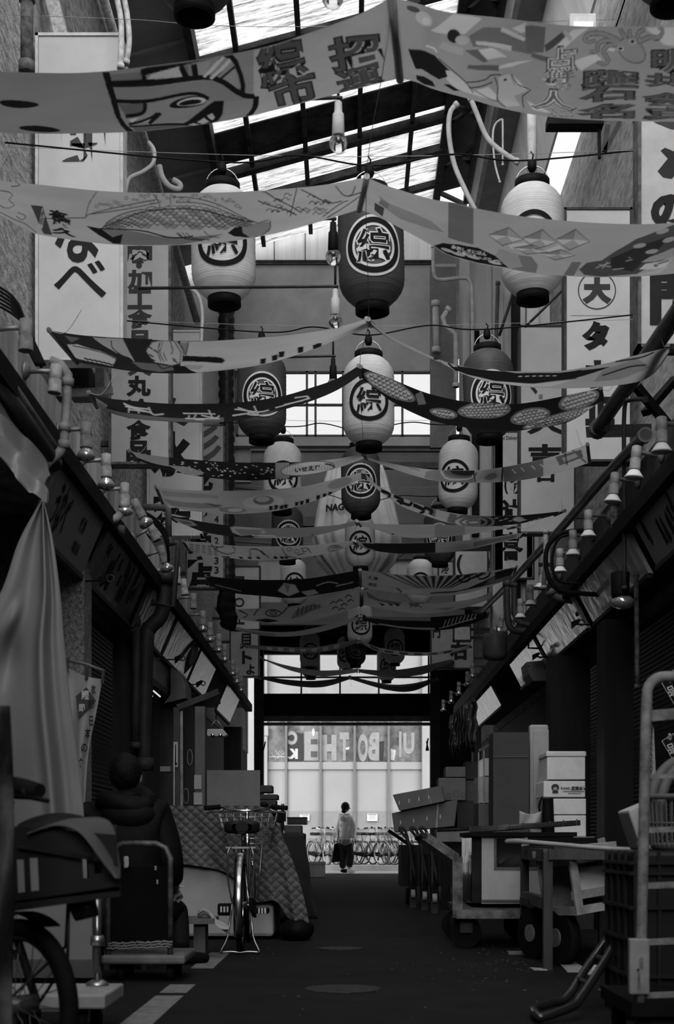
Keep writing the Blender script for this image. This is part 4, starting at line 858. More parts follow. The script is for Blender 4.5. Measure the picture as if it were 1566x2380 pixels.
board('small shiny tilted board farthest along the left eave', -1, 19.4, 21.5, GLOSSL)
A_ = Art(ysign=1)
for k in range(22):
    x, y, hh = rs.uniform(-.9, .9), rs.uniform(-.08, .1), rs.uniform(.04, .1); A_.poly(.03, [(x-.03, y-hh), (x+rs.uniform(.02, .06), y-hh*.8), (x+.03, y+hh), (x-.02, y+hh*.7)])
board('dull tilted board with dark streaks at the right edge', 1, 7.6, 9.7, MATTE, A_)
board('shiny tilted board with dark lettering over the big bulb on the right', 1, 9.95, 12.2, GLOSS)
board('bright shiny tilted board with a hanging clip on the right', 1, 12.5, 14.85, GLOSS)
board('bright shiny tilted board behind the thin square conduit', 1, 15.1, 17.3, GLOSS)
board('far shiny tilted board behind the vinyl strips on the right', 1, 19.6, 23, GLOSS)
def clip(label, c):
    t = thing('bulldog_clip', label, 'clip', tuple(c)); c = Vector(c)
    m = MB(); m.prism([c+Vector(v) for v in ((-.035, 0, .02), (.035, 0, .05), (.04, 0, .02), (-.03, 0, -.04))], (0, .05, 0)); m.build('jaw', BLACK, t)
    m = MB(); m.tube([c+Vector((.05+.025*math.cos(a), 0, .01+.025*math.sin(a))) for a in [2*math.pi*k/12 for k in range(12)]], .006, 6, closed=True); m.build('ring', IRON, t)
    m = MB(); m.bar(c+Vector((-.02, .02, 0)), c+Vector((-.16 if c.x < 0 else .16, .05, 0)), .012); m.build('arm', BLACK, t)
clip('black clip on the second shiny board of the left eave', atx(240, 1348, -1.72)); clip('black clip on the shiny board with a dangling wire', atx(413, 1532, -1.74)); clip('black clip on the fifth shiny board of the left eave', atx(462, 1590, -1.76))
clip('black clip hanging on the bright board of the right eave', atx(1338, 1450, 2.0)); clip('tangled black clip above the grey hood on the right', atx(1245, 1526, 2.0))
# ================================================================ pipes, hoses and cables
def pipe(label, pts, r, m_, name='pipe', cat='pipe', n=10, sm=0, collars=()):
    pts = [Vector(p) for p in pts]; path = spline(pts, sm) if sm else pts
    if not collars and name != 'pipe':
        return tag(MB().tube(path, r, n).build(name, m_), label, cat)
    t = thing(name, label, cat, tuple(path[0])); MB().tube(path, r, n).build('tube', m_, t)
    for p, q in (collars or ((path[0], path[1]), (path[-1], path[-2]))):
        p, q = Vector(p), Vector(q); e = (q-p).normalized(); MB().cyl(p, p+e*r*1.6, r*1.28, n=12).build('collar', m_, t)
    return t
def pp(L, d=None, X=None): return [P(x, y, d) if d else atx(x, y, X) for x, y in L]
pipe('bent grey rain pipe on the left beside the second bare holder', pp([(118,838),(142,848),(158,872),(157,900),(151,990),(149,1035),(138,1052),(112,1075),(98,1092)], 7.5), .026, PVC, collars=[(P(151,985,7.5), P(150,1000,7.5)), (P(149,1025,7.5), P(149,1040,7.5)), (P(158,880,7.5), P(157,900,7.5))])
pipe('thick diagonal pipe at the right edge ending on an iron beam', pp([(1388,1000),(1420,950),(1470,880),(1520,805),(1600,690)], X=2.1), .062, mat(.05, .5, var=.4, sc=6, name='dark_pipe'), sm=12)
pipe('long pipe running back above the right row of lamps', pp([(1120,1420),(1180,1360),(1245,1290),(1300,1232),(1370,1150),(1420,1092),(1500,1010)], X=1.96), .04, mat(.06, .4, var=.4, sc=6, name='dark_pipe2'), sm=18)
pipe('thin dark hooked pipe standing before the right lamps', [atx(1500,928,2.02), atx(1465,930,2.0), P(1451,950,9.9), P(1450,1100,9.9), P(1451,1370,9.9)], .016, mat(.03, .5, name='thin_dark'), sm=14)
pipe('peeling elbow pipe below the third cone lamp', pp([(1427,1160),(1428,1210),(1432,1232),(1446,1241)], 10.2), .032, mat(.16, .6, var=.7, sc=18, name='peeling_paint'), sm=8)
pipe('black cable loop hanging between the right lamps', pp([(1370,1232),(1310,1238),(1275,1265),(1268,1310),(1280,1355),(1310,1375),(1360,1380),(1410,1384)], 11.6), .02, BLACK, 'cable', 'cable', sm=20)
pipe('second black cable loop inside the first on the right', pp([(1350,1240),(1300,1250),(1284,1290),(1286,1330),(1302,1352),(1350,1356)], 11.5), .012, BLACK, 'cable', 'cable', sm=16)
pipe('pale pipe beside the black cable loop on the right', pp([(1268,1232),(1268,1290),(1263,1370)], 12.4), .022, PVC)
pipe('fat curved pipe under the black cable loop', pp([(1275,1372),(1295,1390),(1330,1395),(1350,1405),(1348,1432)], 12.6), .036, mat(.07, .5, var=.3, name='fat_pipe'), sm=12)
pipe('nearer of two dark down pipes left of the cone lamps on the right', pp([(1195,1355),(1196,1420),(1205,1445),(1240,1455)], 15.6), .03, mat(.05, .4, name='down_pipe'), sm=10)
pipe('farther of two dark down pipes left of the cone lamps on the right', pp([(1178,1350),(1180,1440),(1195,1465),(1235,1468)], 15.9), .04, mat(.05, .4, name='down_pipe'), sm=10)
pipe('thin square conduit crossing the shiny boards on the right', pp([(1228,1455),(1228,1506),(1272,1508)], 15), .012, BLACK)
pipe('tall dark standpipe left of the roll cage against the right wall', pp([(1478,1330),(1480,1500),(1481,1600)], 10.2), .018, RUST)
pipe('thick black standpipe on the left before the boards', pp([(384,1330),(378,1420),(352,1455),(341,1475),(337,1600),(334,1790)], 12.2), .068, mat(.028, .5, var=.3, name='black_standpipe'), sm=16)
pipe('slim pipe beside the thick black standpipe', pp([(316,1440),(316,1600),(314,1740)], 12), .035, mat(.035, .5, var=.3, name='slim_pipe'))
pipe('square black conduit loop on the left', pp([(392,1262),(413,1262),(413,1275),(404,1410),(352,1400)], 12.1), .022, mat(.03, .45, name='black_conduit'))
pipe('iron pipe hanging down in front of the sign ending in 産', pp([(320,1178),(385,1180),(391,1186),(392,1262)], 12.6), .03, mat(.05, .6, var=.4, name='iron_pipe'))
pipe('wrapped pipe end under the lamps on the left', pp([(245,1212),(268,1206),(283,1190),(292,1168)], 9.7), .03, mat(.22, .8, var=.4, sc=14, name='tape_wrap'), sm=8)
pipe('horizontal wrapped pipe below the taped one on the left', pp([(232,1224),(262,1228),(290,1232)], 9.9), .026, mat(.18, .8, var=.4, sc=14, name='tape_wrap2'))
pipe('pale hose hanging down the left boards, nearer one', pp([(440,1408),(452,1440),(456,1490),(450,1530),(425,1562)], 15.5), .03, mat(.1, .5, name='hose'), 'hose', 'hose', sm=14)
pipe('pale hose hanging down the left boards, farther one', pp([(430,1400),(446,1450),(448,1510),(440,1545)], 15.2), .02, mat(.09, .5, name='hose'), 'hose', 'hose', sm=14)
for i, dx in enumerate((0, 6, 13)):
    pipe('black cable in the bundle by the tilted lamps, ' + ('lowest', 'middle', 'topmost')[i], pp([(318+dx,1188),(350+dx,1208),(378+dx*.7,1240),(390,1275),(392,1305)], 11.6), .012, BLACK, 'cable', 'cable', sm=12)
for i in range(6):
    pipe('black wire in the tangle at the left edge, ' + ('first', 'second', 'third', 'fourth', 'fifth', 'sixth')[i] + ' from above', pp([(0,668+i*9),(30,690+i*8),(52+i*2,730+i*6),(62+i*4,800),(85+i*4,850)], 7+.06*i), .007, BLACK, 'wire', 'wire', n=6, sm=14)
# upper right conduits
pipe('pale conduit bending over the dark girder at the right', pp([(1063,240),(1046,262),(1043,310),(1055,380),(1080,440),(1110,500)], 14), .026, PALE, sm=18)
pipe('pale conduit crossing the grey gutter', pp([(1092,225),(1110,270),(1132,320),(1165,352),(1206,378)], 13.6), .026, PALE, sm=16)
pipe('thin hooked conduit on the gutter side', pp([(1168,385),(1168,290),(1165,278),(1150,290),(1145,320),(1150,380),(1162,425)], 13.6), .01, PALE, sm=20)
pipe('pale vertical conduit above the right lantern', pp([(1236,200),(1236,432)], 12.5), .045, PALE)
pipe('bent conduit below the whale banner', pp([(1007,570),(1008,635),(1022,650),(1070,646),(1090,652),(1097,690),(1098,860)], 18.9), .026, PALE, sm=24)
pipe('jointed pale down pipe beside the grey gutter end', pp([(1044,715),(1029,738),(1034,757),(1058,776),(1059,800),(1059,900)], 18.8), .035, PALE)
pipe('short pale vertical pipe on the cross wall', pp([(1012,700),(1014,820)], 19.9), .05, PALE)
pipe('dark vertical pipe in the right wall corner', pp([(1157,655),(1153,780),(1150,1000)], 19.2), .026, mat(.08, .6, name='dark_vertical'))
pipe('dark diagonal stay rod above the blank top of the 吉 sign', pp([(1193,680),(1160,780)], 17), .018, IRON, 'rod', 'rod'); pipe('dark diagonal stay rod left of the crest sign', pp([(1312,670),(1220,760)], 15), .014, IRON, 'rod', 'rod')
pipe('corrugated black drainpipe hanging at the left', [P(x, y, 19.6) for x, y in ((492, 320), (500, 345), (515, 375), (528, 410), (533, 450), (526, 700), (527, 1000), (527, 1380))], .1, mat(.014, .45, name='dull_black'), sm=30) if False else None
dp = spline([P(x, y, 19.5) for x, y in ((492, 300), (502, 345), (518, 380), (530, 420), (532, 470), (526, 700), (527, 1050), (528, 1400))], 300)
tag(MB().tube(dp, [.118 if k % 3 else .098 for k in range(301)], 14).build('drainpipe', mat(.014, .4, var=.2, name='black_plastic')), 'long corrugated black drainpipe hanging down at the left', 'pipe')
tag(MB().tube(spline([P(x, y, 19.3) for x, y in ((528, 1380), (524, 1410), (532, 1440), (526, 1462))], 8), [.11, .13, .125, .14, .12, .13, .115, .12, .08], 9, sm=False).build('rolled_net', BLACK), 'black bundled net at the foot of the drainpipe', 'net')
# upper left
pipe('pale rough rail running back along the left roof edge', [(-2.15, 9, H+7.35), (-2.15, 19.4, H+7.35)], .05, mat(.4, .8, var=.4, sc=20, name='flaking_rail'), name='rail', cat='rail')
pipe('pale cable looping over the left roof rail', pp([(345,330),(358,350),(355,380),(330,400),(300,415),(291,450)], 13.5), .02, PALE, 'cable', 'cable', sm=18)
pipe('pale hose coil on the left roof edge', pp([(370,385),(376,410),(392,432),(415,440),(418,428),(402,418)], 14), .03, mat(.35, .6, name='hose'), 'hose', 'hose', sm=16)
pipe('pale cable bowing beside the left roof rail', pp([(440,668),(462,690),(470,730),(468,780),(468,840)], 15), .02, PALE, 'cable', 'cable', sm=14)
pipe('rusty vertical post at the top left corner', pp([(63,-20),(62,168)], 9.6), .045, RUST)
tag(MB().bar(P(112,-40,10.9), P(150,110,10.9), .16, .1).build('leaning_post', mat(.36, .8, var=.35, sc=18, name='flaky_post')), 'leaning pale post above the big white sign', 'post')
for i, (L_, lab) in enumerate((([(268,-20),(280,40),(282,90),(280,160)], 'nearer'), ([(285,-20),(296,40),(300,100),(292,150)], 'farther'))):
    pipe('pale lagged pipe beside the big white sign, '+lab+' one', pp(L_, 10.4+.2*i), .022, mat(.42, .8, var=.3, sc=16, name='lagging'), sm=12)
t = thing('wall_box', 'white meter box on the right wall at the top', 'box', tuple(P(1357, 92, 11.5))); m = MB(); a, b = P(1324, 92, 11.5), P(1386, 30, 11.5); m.box(a.x, b.x, 11.5, 11.7, a.z, b.z); m.build('case', PALE, t, bev=.01); m = MB(); m.box(a.x+.03, b.x-.03, 11.48, 11.5, a.z+.02, a.z+.14); m.build('cover', WHITE, t)
tag(MB().bar(P(1270,288,9.6), P(1400,288,9.6), .12, .055).bar(P(1392,288,9.6), P(1393,368,9.6), .02, .03).build('shelf_bracket', BLACK), 'dark iron bracket under the octopus banner', 'bracket')
tag(MB().bar(P(1412,292,9.4), P(1404,352,9.4), .03).bar(P(1440,284,9.4), P(1405,352,9.4), .03).build('stay', IRON), 'black folding stay hanging under the octopus banner', 'bracket')
tag(MB().bar(atx(1368,1004,2.08), atx(1500,1004,2.9), .05, .09).bar(atx(1412,995,2.1), atx(1510,992,2.7), .03, .05).build('iron_beam', IRON), 'iron beam carrying the thick diagonal pipe', 'beam')
tag(MB().bar(atx(1480,900,2.2), atx(1570,1010,2.5), .09, .05).bar(atx(1570,880,2.6), atx(1500,960,2.3), .07, .05).build('cross_brace', BLACK), 'black crossed brace at the right edge', 'beam')
t = thing('water_tank', 'grey rounded tank hanging behind the far right lamps', 'tank', tuple(P(1150, 1535, 16.6))); m = MB(); c = P(1150, 1535, 16.6); m.lathe([(.02, 0), (.12, .01), (.15, .06), (.15, .26), (.13, .32), (.03, .34)], 18, 0, Matrix.Translation(c)); m.build('body', mat(.06, .5, var=.3, name='tank'), t); m = MB(); m.cyl(c+Vector((0, 0, .33)), c+Vector((0, 0, .42)), .03); m.build('neck', GALV, t)
t = thing('hood', 'grey metal hood under the shiny boards on the right', 'hood', tuple(P(1247, 1582, 15.2))); m = MB(); m.prism(pp([(1223,1538),(1271,1534),(1271,1583),(1238,1583),(1228,1566)], 15.2), (0, .5, 0)); m.build('shell', mat(.14, .5, var=.15, name='hood_metal'), t, bev=.008); m = MB(); m.ball(P(1228,1548,15.19), .008, 8); m.build('rivet', BLACK, t)
t = thing('big_bulb_lamp', 'large bulb in a black holder at the right eave end', 'lamp', tuple(P(1447, 1408, 10)))
m = MB(); m.lathe([(.06, 0), (.066, .02), (.07, .17), (.06, .18)], 18, 0, Matrix.Translation(P(1441,1388,10))); m.build('holder', BLACK, t)
m = MB(); m.ball(P(1447,1400,10), .085, 16, 0, (1, 1, .62)); m.build('bulb', mat(.5, .08, metal=.8, var=.1, name='mirror_bulb'), t)
# vinyl strips on the far right
t = thing('strip_curtain', 'glinting vinyl strip curtain on a rail at the right', 'curtain', tuple(P(1080, 1750, 17)))
a, b = P(1100,1626,16.6), P(1052,1664,20.5); m = MB(); m.tube([a, b], .03, 8); m.build('rail', IRON, t)
VIN = mat(.06, .12, var=.3, sc=3, metal=.3, bump=.2, name='vinyl')
for k in range(9):
    p = a.lerp(b, k/8.5); m = MB(); wv = random.uniform(.5, .62)
    m.grid(lambda u, v: (p.x+.13*(u-.5)+.012*math.sin(14*v+k), p.y+.25*u+.05*math.sin(9*u+k+3*v), p.z-wv*v), 8, 8); m.build('strip', VIN, t, solid=.004)
# ================================================================ bulbs on arms down the middle
def hanging(label, px, py, d, arm, pale=True):
    c = P(px, py, d); s_ = d/3200; t = thing('hanging_bulb', label, 'lamp', tuple(c), 'bulbs along the centre line')
    m = MB(); m.ball(c+Vector((0, 0, .045)), .046, 16, 0, (1, 1, 1.05)); m.build('bulb', GLASSB, t)
    m = MB(); m.lathe([(.028, .08), (.032, .085), (.028, .19), (.02, .2), (.018, .25), (.006, .26)], 16, 0, Matrix.Translation(c)); m.build('socket', PALE if pale else BLACK, t)
    m = MB(); m.tube([c+Vector((0, 0, .24)), c+Vector((0, 0, .42))], .008, 6); m.build('cord', BLACK, t)
    m = MB(); m.tube([c+Vector((.02, 0, .27)), c+Vector((0, 0, .275)), c+Vector((arm, 0, .262))], .011, 6); m.build('support_arm', IRON, t)
    m = MB(); m.ball(c+Vector((0, 0, .06)), .014, 8); m.build('filament', STEEL, t)
hanging('bulb hanging highest, before the skylight under the fish banner', 786, 354, 6.9, -.3)
hanging('bulb with black socket before the frosted window', 774, 615, 8.2, -.6, False)
hanging('bulb on a long thin arm before the plain cross wall', 779, 762, 9.1, -1.3)
hanging('bulb with black socket over the bright cross windows', 774, 905, 11.3, -.5, False)
hanging('bulb cut by the top edge of the view', 773, 18, 5.6, -.3)
# ================================================================ cables that carry the lanterns
THIN = mat(.25, .5, var=.1, name='thin_wire')
def cable(label, pts, r=.0065, m_=BLACK): return tag(MB().tube(spline(pts, 12*(len(pts)-1)), r, 6).build('cable', m_), label, 'cable')
rows = {}
for ix, (wh, px, py, d, rz_, lab) in enumerate(LSPEC): rows.setdefault(('7.7' if d < 8.5 else '9.7' if d < 11 else '12' if d < 14 else '16' if d < 17.5 else '20' if d < 22 else '24' if d < 26 else '30' if d < 31.3 else '32'), []).append(P(px, py, d)+Vector((0, 0, HL+.2)))
for nm, ps in rows.items():
    ps.sort(key=lambda p: p.x); z = ps[0].z+.06
    L_ = [Vector((-2.44, ps[0].y, z+.08))]
    for i, p in enumerate(ps):
        if i: L_.append((p+ps[i-1])/2+Vector((0, 0, .06)))
        L_.append(p)
    L_.append(Vector((2.84, ps[-1].y, ps[-1].z+.16)))
    cable('black cable carrying the lanterns %s' % {'7.7': 'cut by the top of the view', '9.7': 'nearest the camera', '12': 'of the second row', '16': 'of the third row', '20': 'of the fourth row', '24': 'of the fifth row', '30': 'of the sixth row', '32': 'next to the street'}[nm], L_)
    cable('thin steel wire above the lanterns %s' % {'7.7': 'cut by the top of the view', '9.7': 'nearest the camera', '12': 'of the second row', '16': 'of the third row', '20': 'of the fourth row', '24': 'of the fifth row', '30': 'of the sixth row', '32': 'next to the street'}[nm], [Vector((-2.44, ps[0].y+.1, z+.1)), Vector((0, ps[0].y+.1, z+.03)), Vector((2.84, ps[0].y+.1, z+.1))], .0022, THIN)
cable('thin wire across the top left beside the big white sign', [atx(-10,33,-2.46), P(300,45,9), P(700,62,9), atx(1450,45,2.86)], .002, THIN)
cable('long rope down the middle that the banners hang from', [Vector((.15, 3, H+3.62))]+[P(x, y, d) for x, y, d in ((908,-8,5.8),(852,410,7.3),(856,741,9.2),(836,851,10.5),(845,1056,12.5),(845,1097,13.4),(830,1210,14.6),(824,1257,15.8),(837,1325,18),(840,1366,19.5),(838,1432,21),(832,1485,23.5),(832,1554,27),(814,1571,30))]+[Vector((.05, 33.05, H+3.75))], .002, THIN)
# ---- canvas-wrapped bundle high up in the middle
BD = 22.5
def bundle(u, v):
    a = math.pi*(1.02-1.04*u)+.0; prof = ((0, .62), (.08, .68), (.35, .86), (.62, 1.0), (.8, .86), (1, .42))
    for (v0, r0), (v1, r1) in zip(prof, prof[1:]):
        if v0 <= v <= v1: r = r0+(r1-r0)*(v-v0)/(v1-v0)
    r *= .74*(1+.05*math.sin(9*a+4*v)*(.3+v)+.03*math.sin(23*a+7*v)); c = P(828, 1055, BD)
    return Vector((c.x+r*math.cos(a), BD+.9-r*.8*math.sin(a), c.z-v*1.92+.04*math.sin(5*a)))
t = thing('wrapped_bundle', 'pale canvas-wrapped bundle hanging high in the middle with NAGOYA on it', 'bundle', tuple(P(828, 1330, BD)))
m = MB(); m.grid(lambda u, v: bundle(u*2-.5, v), 96, 30); m.build('canvas', mat(.4, .75, var=.1, sc=3, bump=.1, bsc=4, name='canvas'), t)
Art().text(.02, 'NAGOYA', 800, 1166, 88, 17, rot=.06, bold=.05).mesh('lettering', lambda x, y, k: (lambda p: Vector((p.x, BD+.9-.8*math.sqrt(max(.62**2-(p.x-P(828,1,BD).x)**2, .01))-.08-k, p.z)))(P(x, y, BD)), t)
m = MB(); m.bar((-2.44, BD+.9, P(0,1048,BD).z), (2.84, BD+.9, P(0,1048,BD).z), .12, .1); m.build('carrying_beam', IRON, t)

# ---- machinery on a bracket under the big white sign
t = thing('outdoor_unit', 'dark machinery on a pale angle bracket under the big white sign', 'machine', tuple(P(205, 905, 11.2)))
m = MB(); m.box(*[v for v in (P(148,0,11.2).x, P(212,0,11.2).x, 11.2, 11.6, P(0,902,11.2).z, P(0,846,11.2).z)]); m.build('casing', mat(.03, .4, var=.3, name='unit_black'), t, bev=.02)
m = MB(); c = P(180, 874, 11.19)
for r in (.03, .055, .08): m.tube([c+Vector((r*math.cos(a_), 0, r*math.sin(a_)))for a_ in [2*math.pi*k/20 for k in range(20)]], .004, 5, closed=True)
m.build('fan_grille', IRON, t)
m = MB(); m.box(P(218,0,11.2).x, P(240,0,11.2).x, 11.25, 11.5, P(0,898,11.2).z, P(0,848,11.2).z); m.build('control_box', GALV, t)
m = MB(); m.bar(P(145, 915, 11.2), P(262, 908, 11.2), .03, .06); m.build('angle_bracket', GALV, t)
m = MB(); m.bar((P(150,0,11.2).x, 11.4, P(0,910,11.2).z), (-2.44, 11.4, P(0,910,11.2).z), .04); m.build('wall_arm', IRON, t)
# ================================================================ things on the ground
# ---- shopfront pieces
def pxbox(x0, x1, y0, y1, d, th): a, b = P(x0, y1, d), P(x1, y0, d); return (a.x, b.x, d, d+th, a.z, b.z)
m = MB(); m.box(-2.46, P(194, 0, 9.6).x, 9.62, 9.9, 0, 3.0); struct(m, 'trim_pillar', mat(.2, .7, var=.5, sc=45, bump=.8, bsc=70, name='pebbledash'))
def shutter(n, X, y0, y1, s_):
    m = MB(); nz_ = 62
    for k in range(nz_):
        z = .02+k*.045; m.add([(X, y0, z), (X, y1, z), (X+s_*.012, y1, z+.022), (X+s_*.012, y0, z+.022), (X, y0, z+.044), (X, y1, z+.044)], [(0, 1, 2, 3), (3, 2, 5, 4)])
    struct(m, 'door_%d' % n, mat(.03, .5, var=.25, sc=4, name='roller_shutter'))
shutter(1, -2.44, 10, 15.5, 1); shutter(2, 2.84, 9.2, 16.5, -1); shutter(3, 2.84, 5.2, 8.6, -1)
for i, (x0, x1, d, g_) in enumerate(((262, 322, 12.4, .03), (372, 402, 14.6, .04), (1404, 1472, 11.4, .006), (1280, 1372, 13.6, .008), (1100, 1118, 22, .05), (520, 560, 22, .03))):
    a, b = P(x0, 0, d).x, P(x1, 0, d).x; m = MB(); m.box(a, b, d, d+.35, 0, 2.6); struct(m, 'trim_post_%d' % (i+1), mat(g_, .6, var=.4, sc=6, streak=1, name='dark_post'))
# ---- tarpaulin and awning flap at the near left
TARP = mat(.2, .42, var=.1, sc=2, trans=.2, bump=.08, bsc=6, name='tarpaulin')
R_ = spline([(100, 1160, 0), (122, 1250, 0), (140, 1380, 0), (150, 1500, 0), (165, 1640, 0), (186, 1800, 0), (200, 1960, 0), (205, 2150, 0)], 40)
L_T = spline([(97, 1163, 0), (45, 1255, 0), (5, 1370, 0), (-60, 1500, 0), (-90, 1640, 0), (-95, 1800, 0), (-95, 1960, 0), (-95, 2150, 0)], 40)
def tarp(u, v):
    k = min(int(v*40), 39); r = R_[k].lerp(R_[k+1], v*40-k); lq = L_T[k].lerp(L_T[k+1], v*40-k); lx = lq.x; x = lx+(r.x-lx)*u
    fold = .05*math.sin(9*u+2.2*v)*(.3+v)+.07*math.exp(-((u-.72-.04*v)/.05)**2)-.04*math.exp(-((u-.86)/.05)**2)
    fold += .05*math.exp(-((u-.34)/.1)**2-((v-.36)/.05)**2)-.05*math.exp(-((u-.42)/.1)**2-((v-.45)/.06)**2)
    return P(x, lq.y+(r.y-lq.y)*u, 6.5-fold)
t = thing('tarpaulin', 'grey tarpaulin hanging in folds at the left edge', 'tarpaulin', tuple(P(60, 2150, 6.5))); MB().grid(tarp, 60, 90).build('sheet', TARP, t, solid=.003)
t = thing('awning', 'rolled awning with a shiny creased flap at the upper left', 'awning', tuple(P(60, 1080, 6.8)))
m = MB(); m.tube([P(-70, 800, 6.4), P(126, 1078, 7.6)], .05, 10); m.build('roller', mat(.05, .4, var=.3, name='roller_metal'), t)
m = MB(); m.tube([P(-70, 760, 6.35), P(132, 1055, 7.62)], .035, 10); m.build('gutter', GALV, t)
def flap(u, v):
    a = P(-70, 850, 6.4).lerp(P(120, 1090, 7.5), u); b = P(-70, 1000, 6.3).lerp(P(103, 1172, 6.6), u); p = a.lerp(b, v)
    p.y += .05*math.sin(12*v+5*u)+.04*math.sin(23*u+3*v); p.z += .015*math.sin(17*v+9*u); return p
MB().grid(flap, 40, 24).build('flap', mat(.2, .28, var=.15, sc=3, bump=.4, bsc=5, name='awning_sheet'), t, solid=.003)
tag(MB().grid(lambda u, v: P(-40+(62+14*v)*u+6*math.sin(5*v), 1640+780*v, 3.7-.05*math.sin(11*v+3*u)-.06*math.sin(3*u)), 14, 40).build('canvas_sheet', mat(.045, .7, var=.5, sc=7, bump=.3, name='grubby_canvas'), solid=.004), 'grubby blurred canvas at the very left edge', 'sheet')
# ---- shop flag
t = thing('shop_flag', 'white hanging flag with a dark diamond and 日本の食 beside the pillar', 'flag', tuple(P(190, 1900, 8.3)))
lc = spline([(148, 1545, 0), (160, 1650, 0), (172, 1800, 0), (184, 1950, 0)], 20); rc = spline([(238, 1578, 0), (224, 1655, 0), (206, 1745, 0), (199, 1840, 0), (196, 1950, 0)], 20)
def flagf(u, v):
    k = min(int(v*20), 19); a = lc[k].lerp(lc[k+1], v*20-k); b = rc[k].lerp(rc[k+1], v*20-k); q = a.lerp(b, u); return P(q.x, q.y+8*math.sin(math.pi*u)*(1-v), 8.3+.025*math.sin(7*u+2*v))
MB().grid(flagf, 16, 30).build('cloth', mat(.36, .8, var=.06, trans=.2, name='flag_cloth'), t)
m = MB(); m.tube([P(150, 1533, 8.28), P(198, 1543, 8.28), P(243, 1560, 8.28)], .009, 8); m.build('rod', mat(.12, .5, name='bamboo2'), t)
for x, y in ((157, 1545), (203, 1560), (240, 1572)): MB().bar(P(x, y-14, 8.26), P(x-2, y+18, 8.26), .018, .01).build('clip', IRON, t)
a = Art().poly(.05, [(201, 1597), (224, 1630), (183, 1668), (176, 1618)], 0)
a.text(.45, '鰹', 198, 1615, 18, 22, L=1, bold=.02).text(.45, '節', 190, 1645, 15, 20, L=1, bold=.02)
for ch, x, y, w_, h_ in (('枕', 217, 1602, 10, 22), ('崎', 212, 1637, 14, 24), ('日', 212, 1676, 9, 24), ('本', 204, 1704, 14, 26), ('の', 196, 1738, 15, 20), ('食', 188, 1774, 14, 26)): a.text(.02, ch, x, y, w_, h_, L=1, bold=.03)
a.mesh('lettering', lambda x, y, k: P(x, y, 8.262-k), t)
# ---- the lit board, hood and bracket on the left
t = thing('shop_board', 'pale upright board with small writing under the left eave', 'shop board', (-1.9, 13.8, H+1.55)); m = MB(); m.box(-1.93, -1.9, 12.96, 14.6, H+1.58, H+1.9); m.build('panel', mat(.2, .4, var=.25, sc=5, name='stained_panel'), t)
m = MB(); m.box(-1.94, -1.885, 12.9, 14.66, H+1.52, H+1.585); m.box(-1.94, -1.885, 12.9, 14.66, H+1.9, H+1.96); m.build('frame', mat(.05, .5, name='board_frame'), t)
A_ = Art(ysign=1)
for k in range(30): x_, y_ = -.72+.05*k, random.uniform(-.09, .09); A_.line(.03, [(x_, y_), (x_+random.uniform(-.012, .02), y_+random.uniform(.02, .05))], .012, 1)
A_.mesh('lettering', flat((-1.899, 13.78, H+1.74), (0, 1, 0), (0, 0, 1)), t)
tag(MB().prism(pp([(397,1552),(418,1562),(431,1590),(432,1622),(380,1635),(396,1615)], 14.3), (0, .5, 0)).build('hood', mat(.1, .5, var=.15, name='hood_left')), 'rounded grey hood beside the pale upright board', 'hood')
t = thing('shop_light', 'short fluorescent tubes glowing under the left hood', 'lamp', tuple(P(360, 1600, 13)))
EM = bpy.data.materials.new('tube_glow'); EM.use_nodes = True; EM.node_tree.nodes['Principled BSDF'].inputs['Emission Color'].default_value = (1, 1, 1, 1); EM.node_tree.nodes['Principled BSDF'].inputs['Emission Strength'].default_value = .7
for p, q in (((340,1590),(347,1596)), ((340,1606),(354,1618)), ((357,1606),(372,1619))): MB().tube([P(*p, 13), P(*q, 13.4)], .008, 6).build('tube', EM, t)
t = thing('bracket_stand', 'dark square tube stand with an arm reaching out on the left', 'stand', tuple(P(410, 2000, 12))); m = MB(); a = P(411, 1645, 12); m.bar((a.x, 12, 0), a, .05); m.bar(a, P(507, 1607, 12.1), .05); m.build('frame', mat(.045, .45, var=.3, name='dark_tube'), t); m = MB(); b = P(421, 1648, 12.05); m.bar((b.x, 12.1, 0), b, .03); m.bar(b, P(500, 1614, 12.12), .02); m.build('inner_frame', GALV, t)
m = MB(); m.bar(P(450, 1636, 12.1), P(512, 1632, 12.1), .03, .03); m.build('tie', BLACK, t)
t = thing('hanging_scale', 'white tray hanging on a chain from the stand arm', 'scale', tuple(P(505, 1712, 12.1))); c = P(504, 1702, 12.1); m = MB(); m.prism([c+Vector(v) for v in ((-.085, 0, .03), (.05, 0, .03), (.09, 0, -.02), (.07, 0, -.035), (-.075, 0, -.035), (-.09, 0, -.02))], (0, .14, 0)); m.build('tray', PALE, t, bev=.006)
for x in (488, 518): m = MB(); m.tube([P(x, 1690, 12.12), P(502, 1672, 12.12)], .004, 6); m.build('chain', STEEL, t)
m = MB(); m.tube([P(502, 1672, 12.12), P(503, 1640, 12.12), P(505, 1610, 12.12)], .006, 6); m.build('hanger', IRON, t)
for x in (494, 512): m = MB(); m.cyl(P(x, 1706, 12.09), P(x, 1712, 12.09), .018); m.build('hook', CHROME, t)
t = thing('thermometer', 'long white thermometer on the square tube stand', 'thermometer', tuple(P(408, 1784, 11.95))); m = MB(); m.box(*pxbox(403, 413, 1724, 1783, 11.95, .015)); m.build('scale_plate', PALE, t); m = MB(); m.bar(P(408, 1730, 11.94), P(408, 1772, 11.94), .008, .006); m.ball(P(408, 1775, 11.94), .012, 8); m.build('column', BLACK, t)
tag(MB().box(*pxbox(403, 406, 1745, 1875, 11.9, .02)).build('sensor_stick', STEEL), 'thin bright rod beside the thermometer', 'rod')
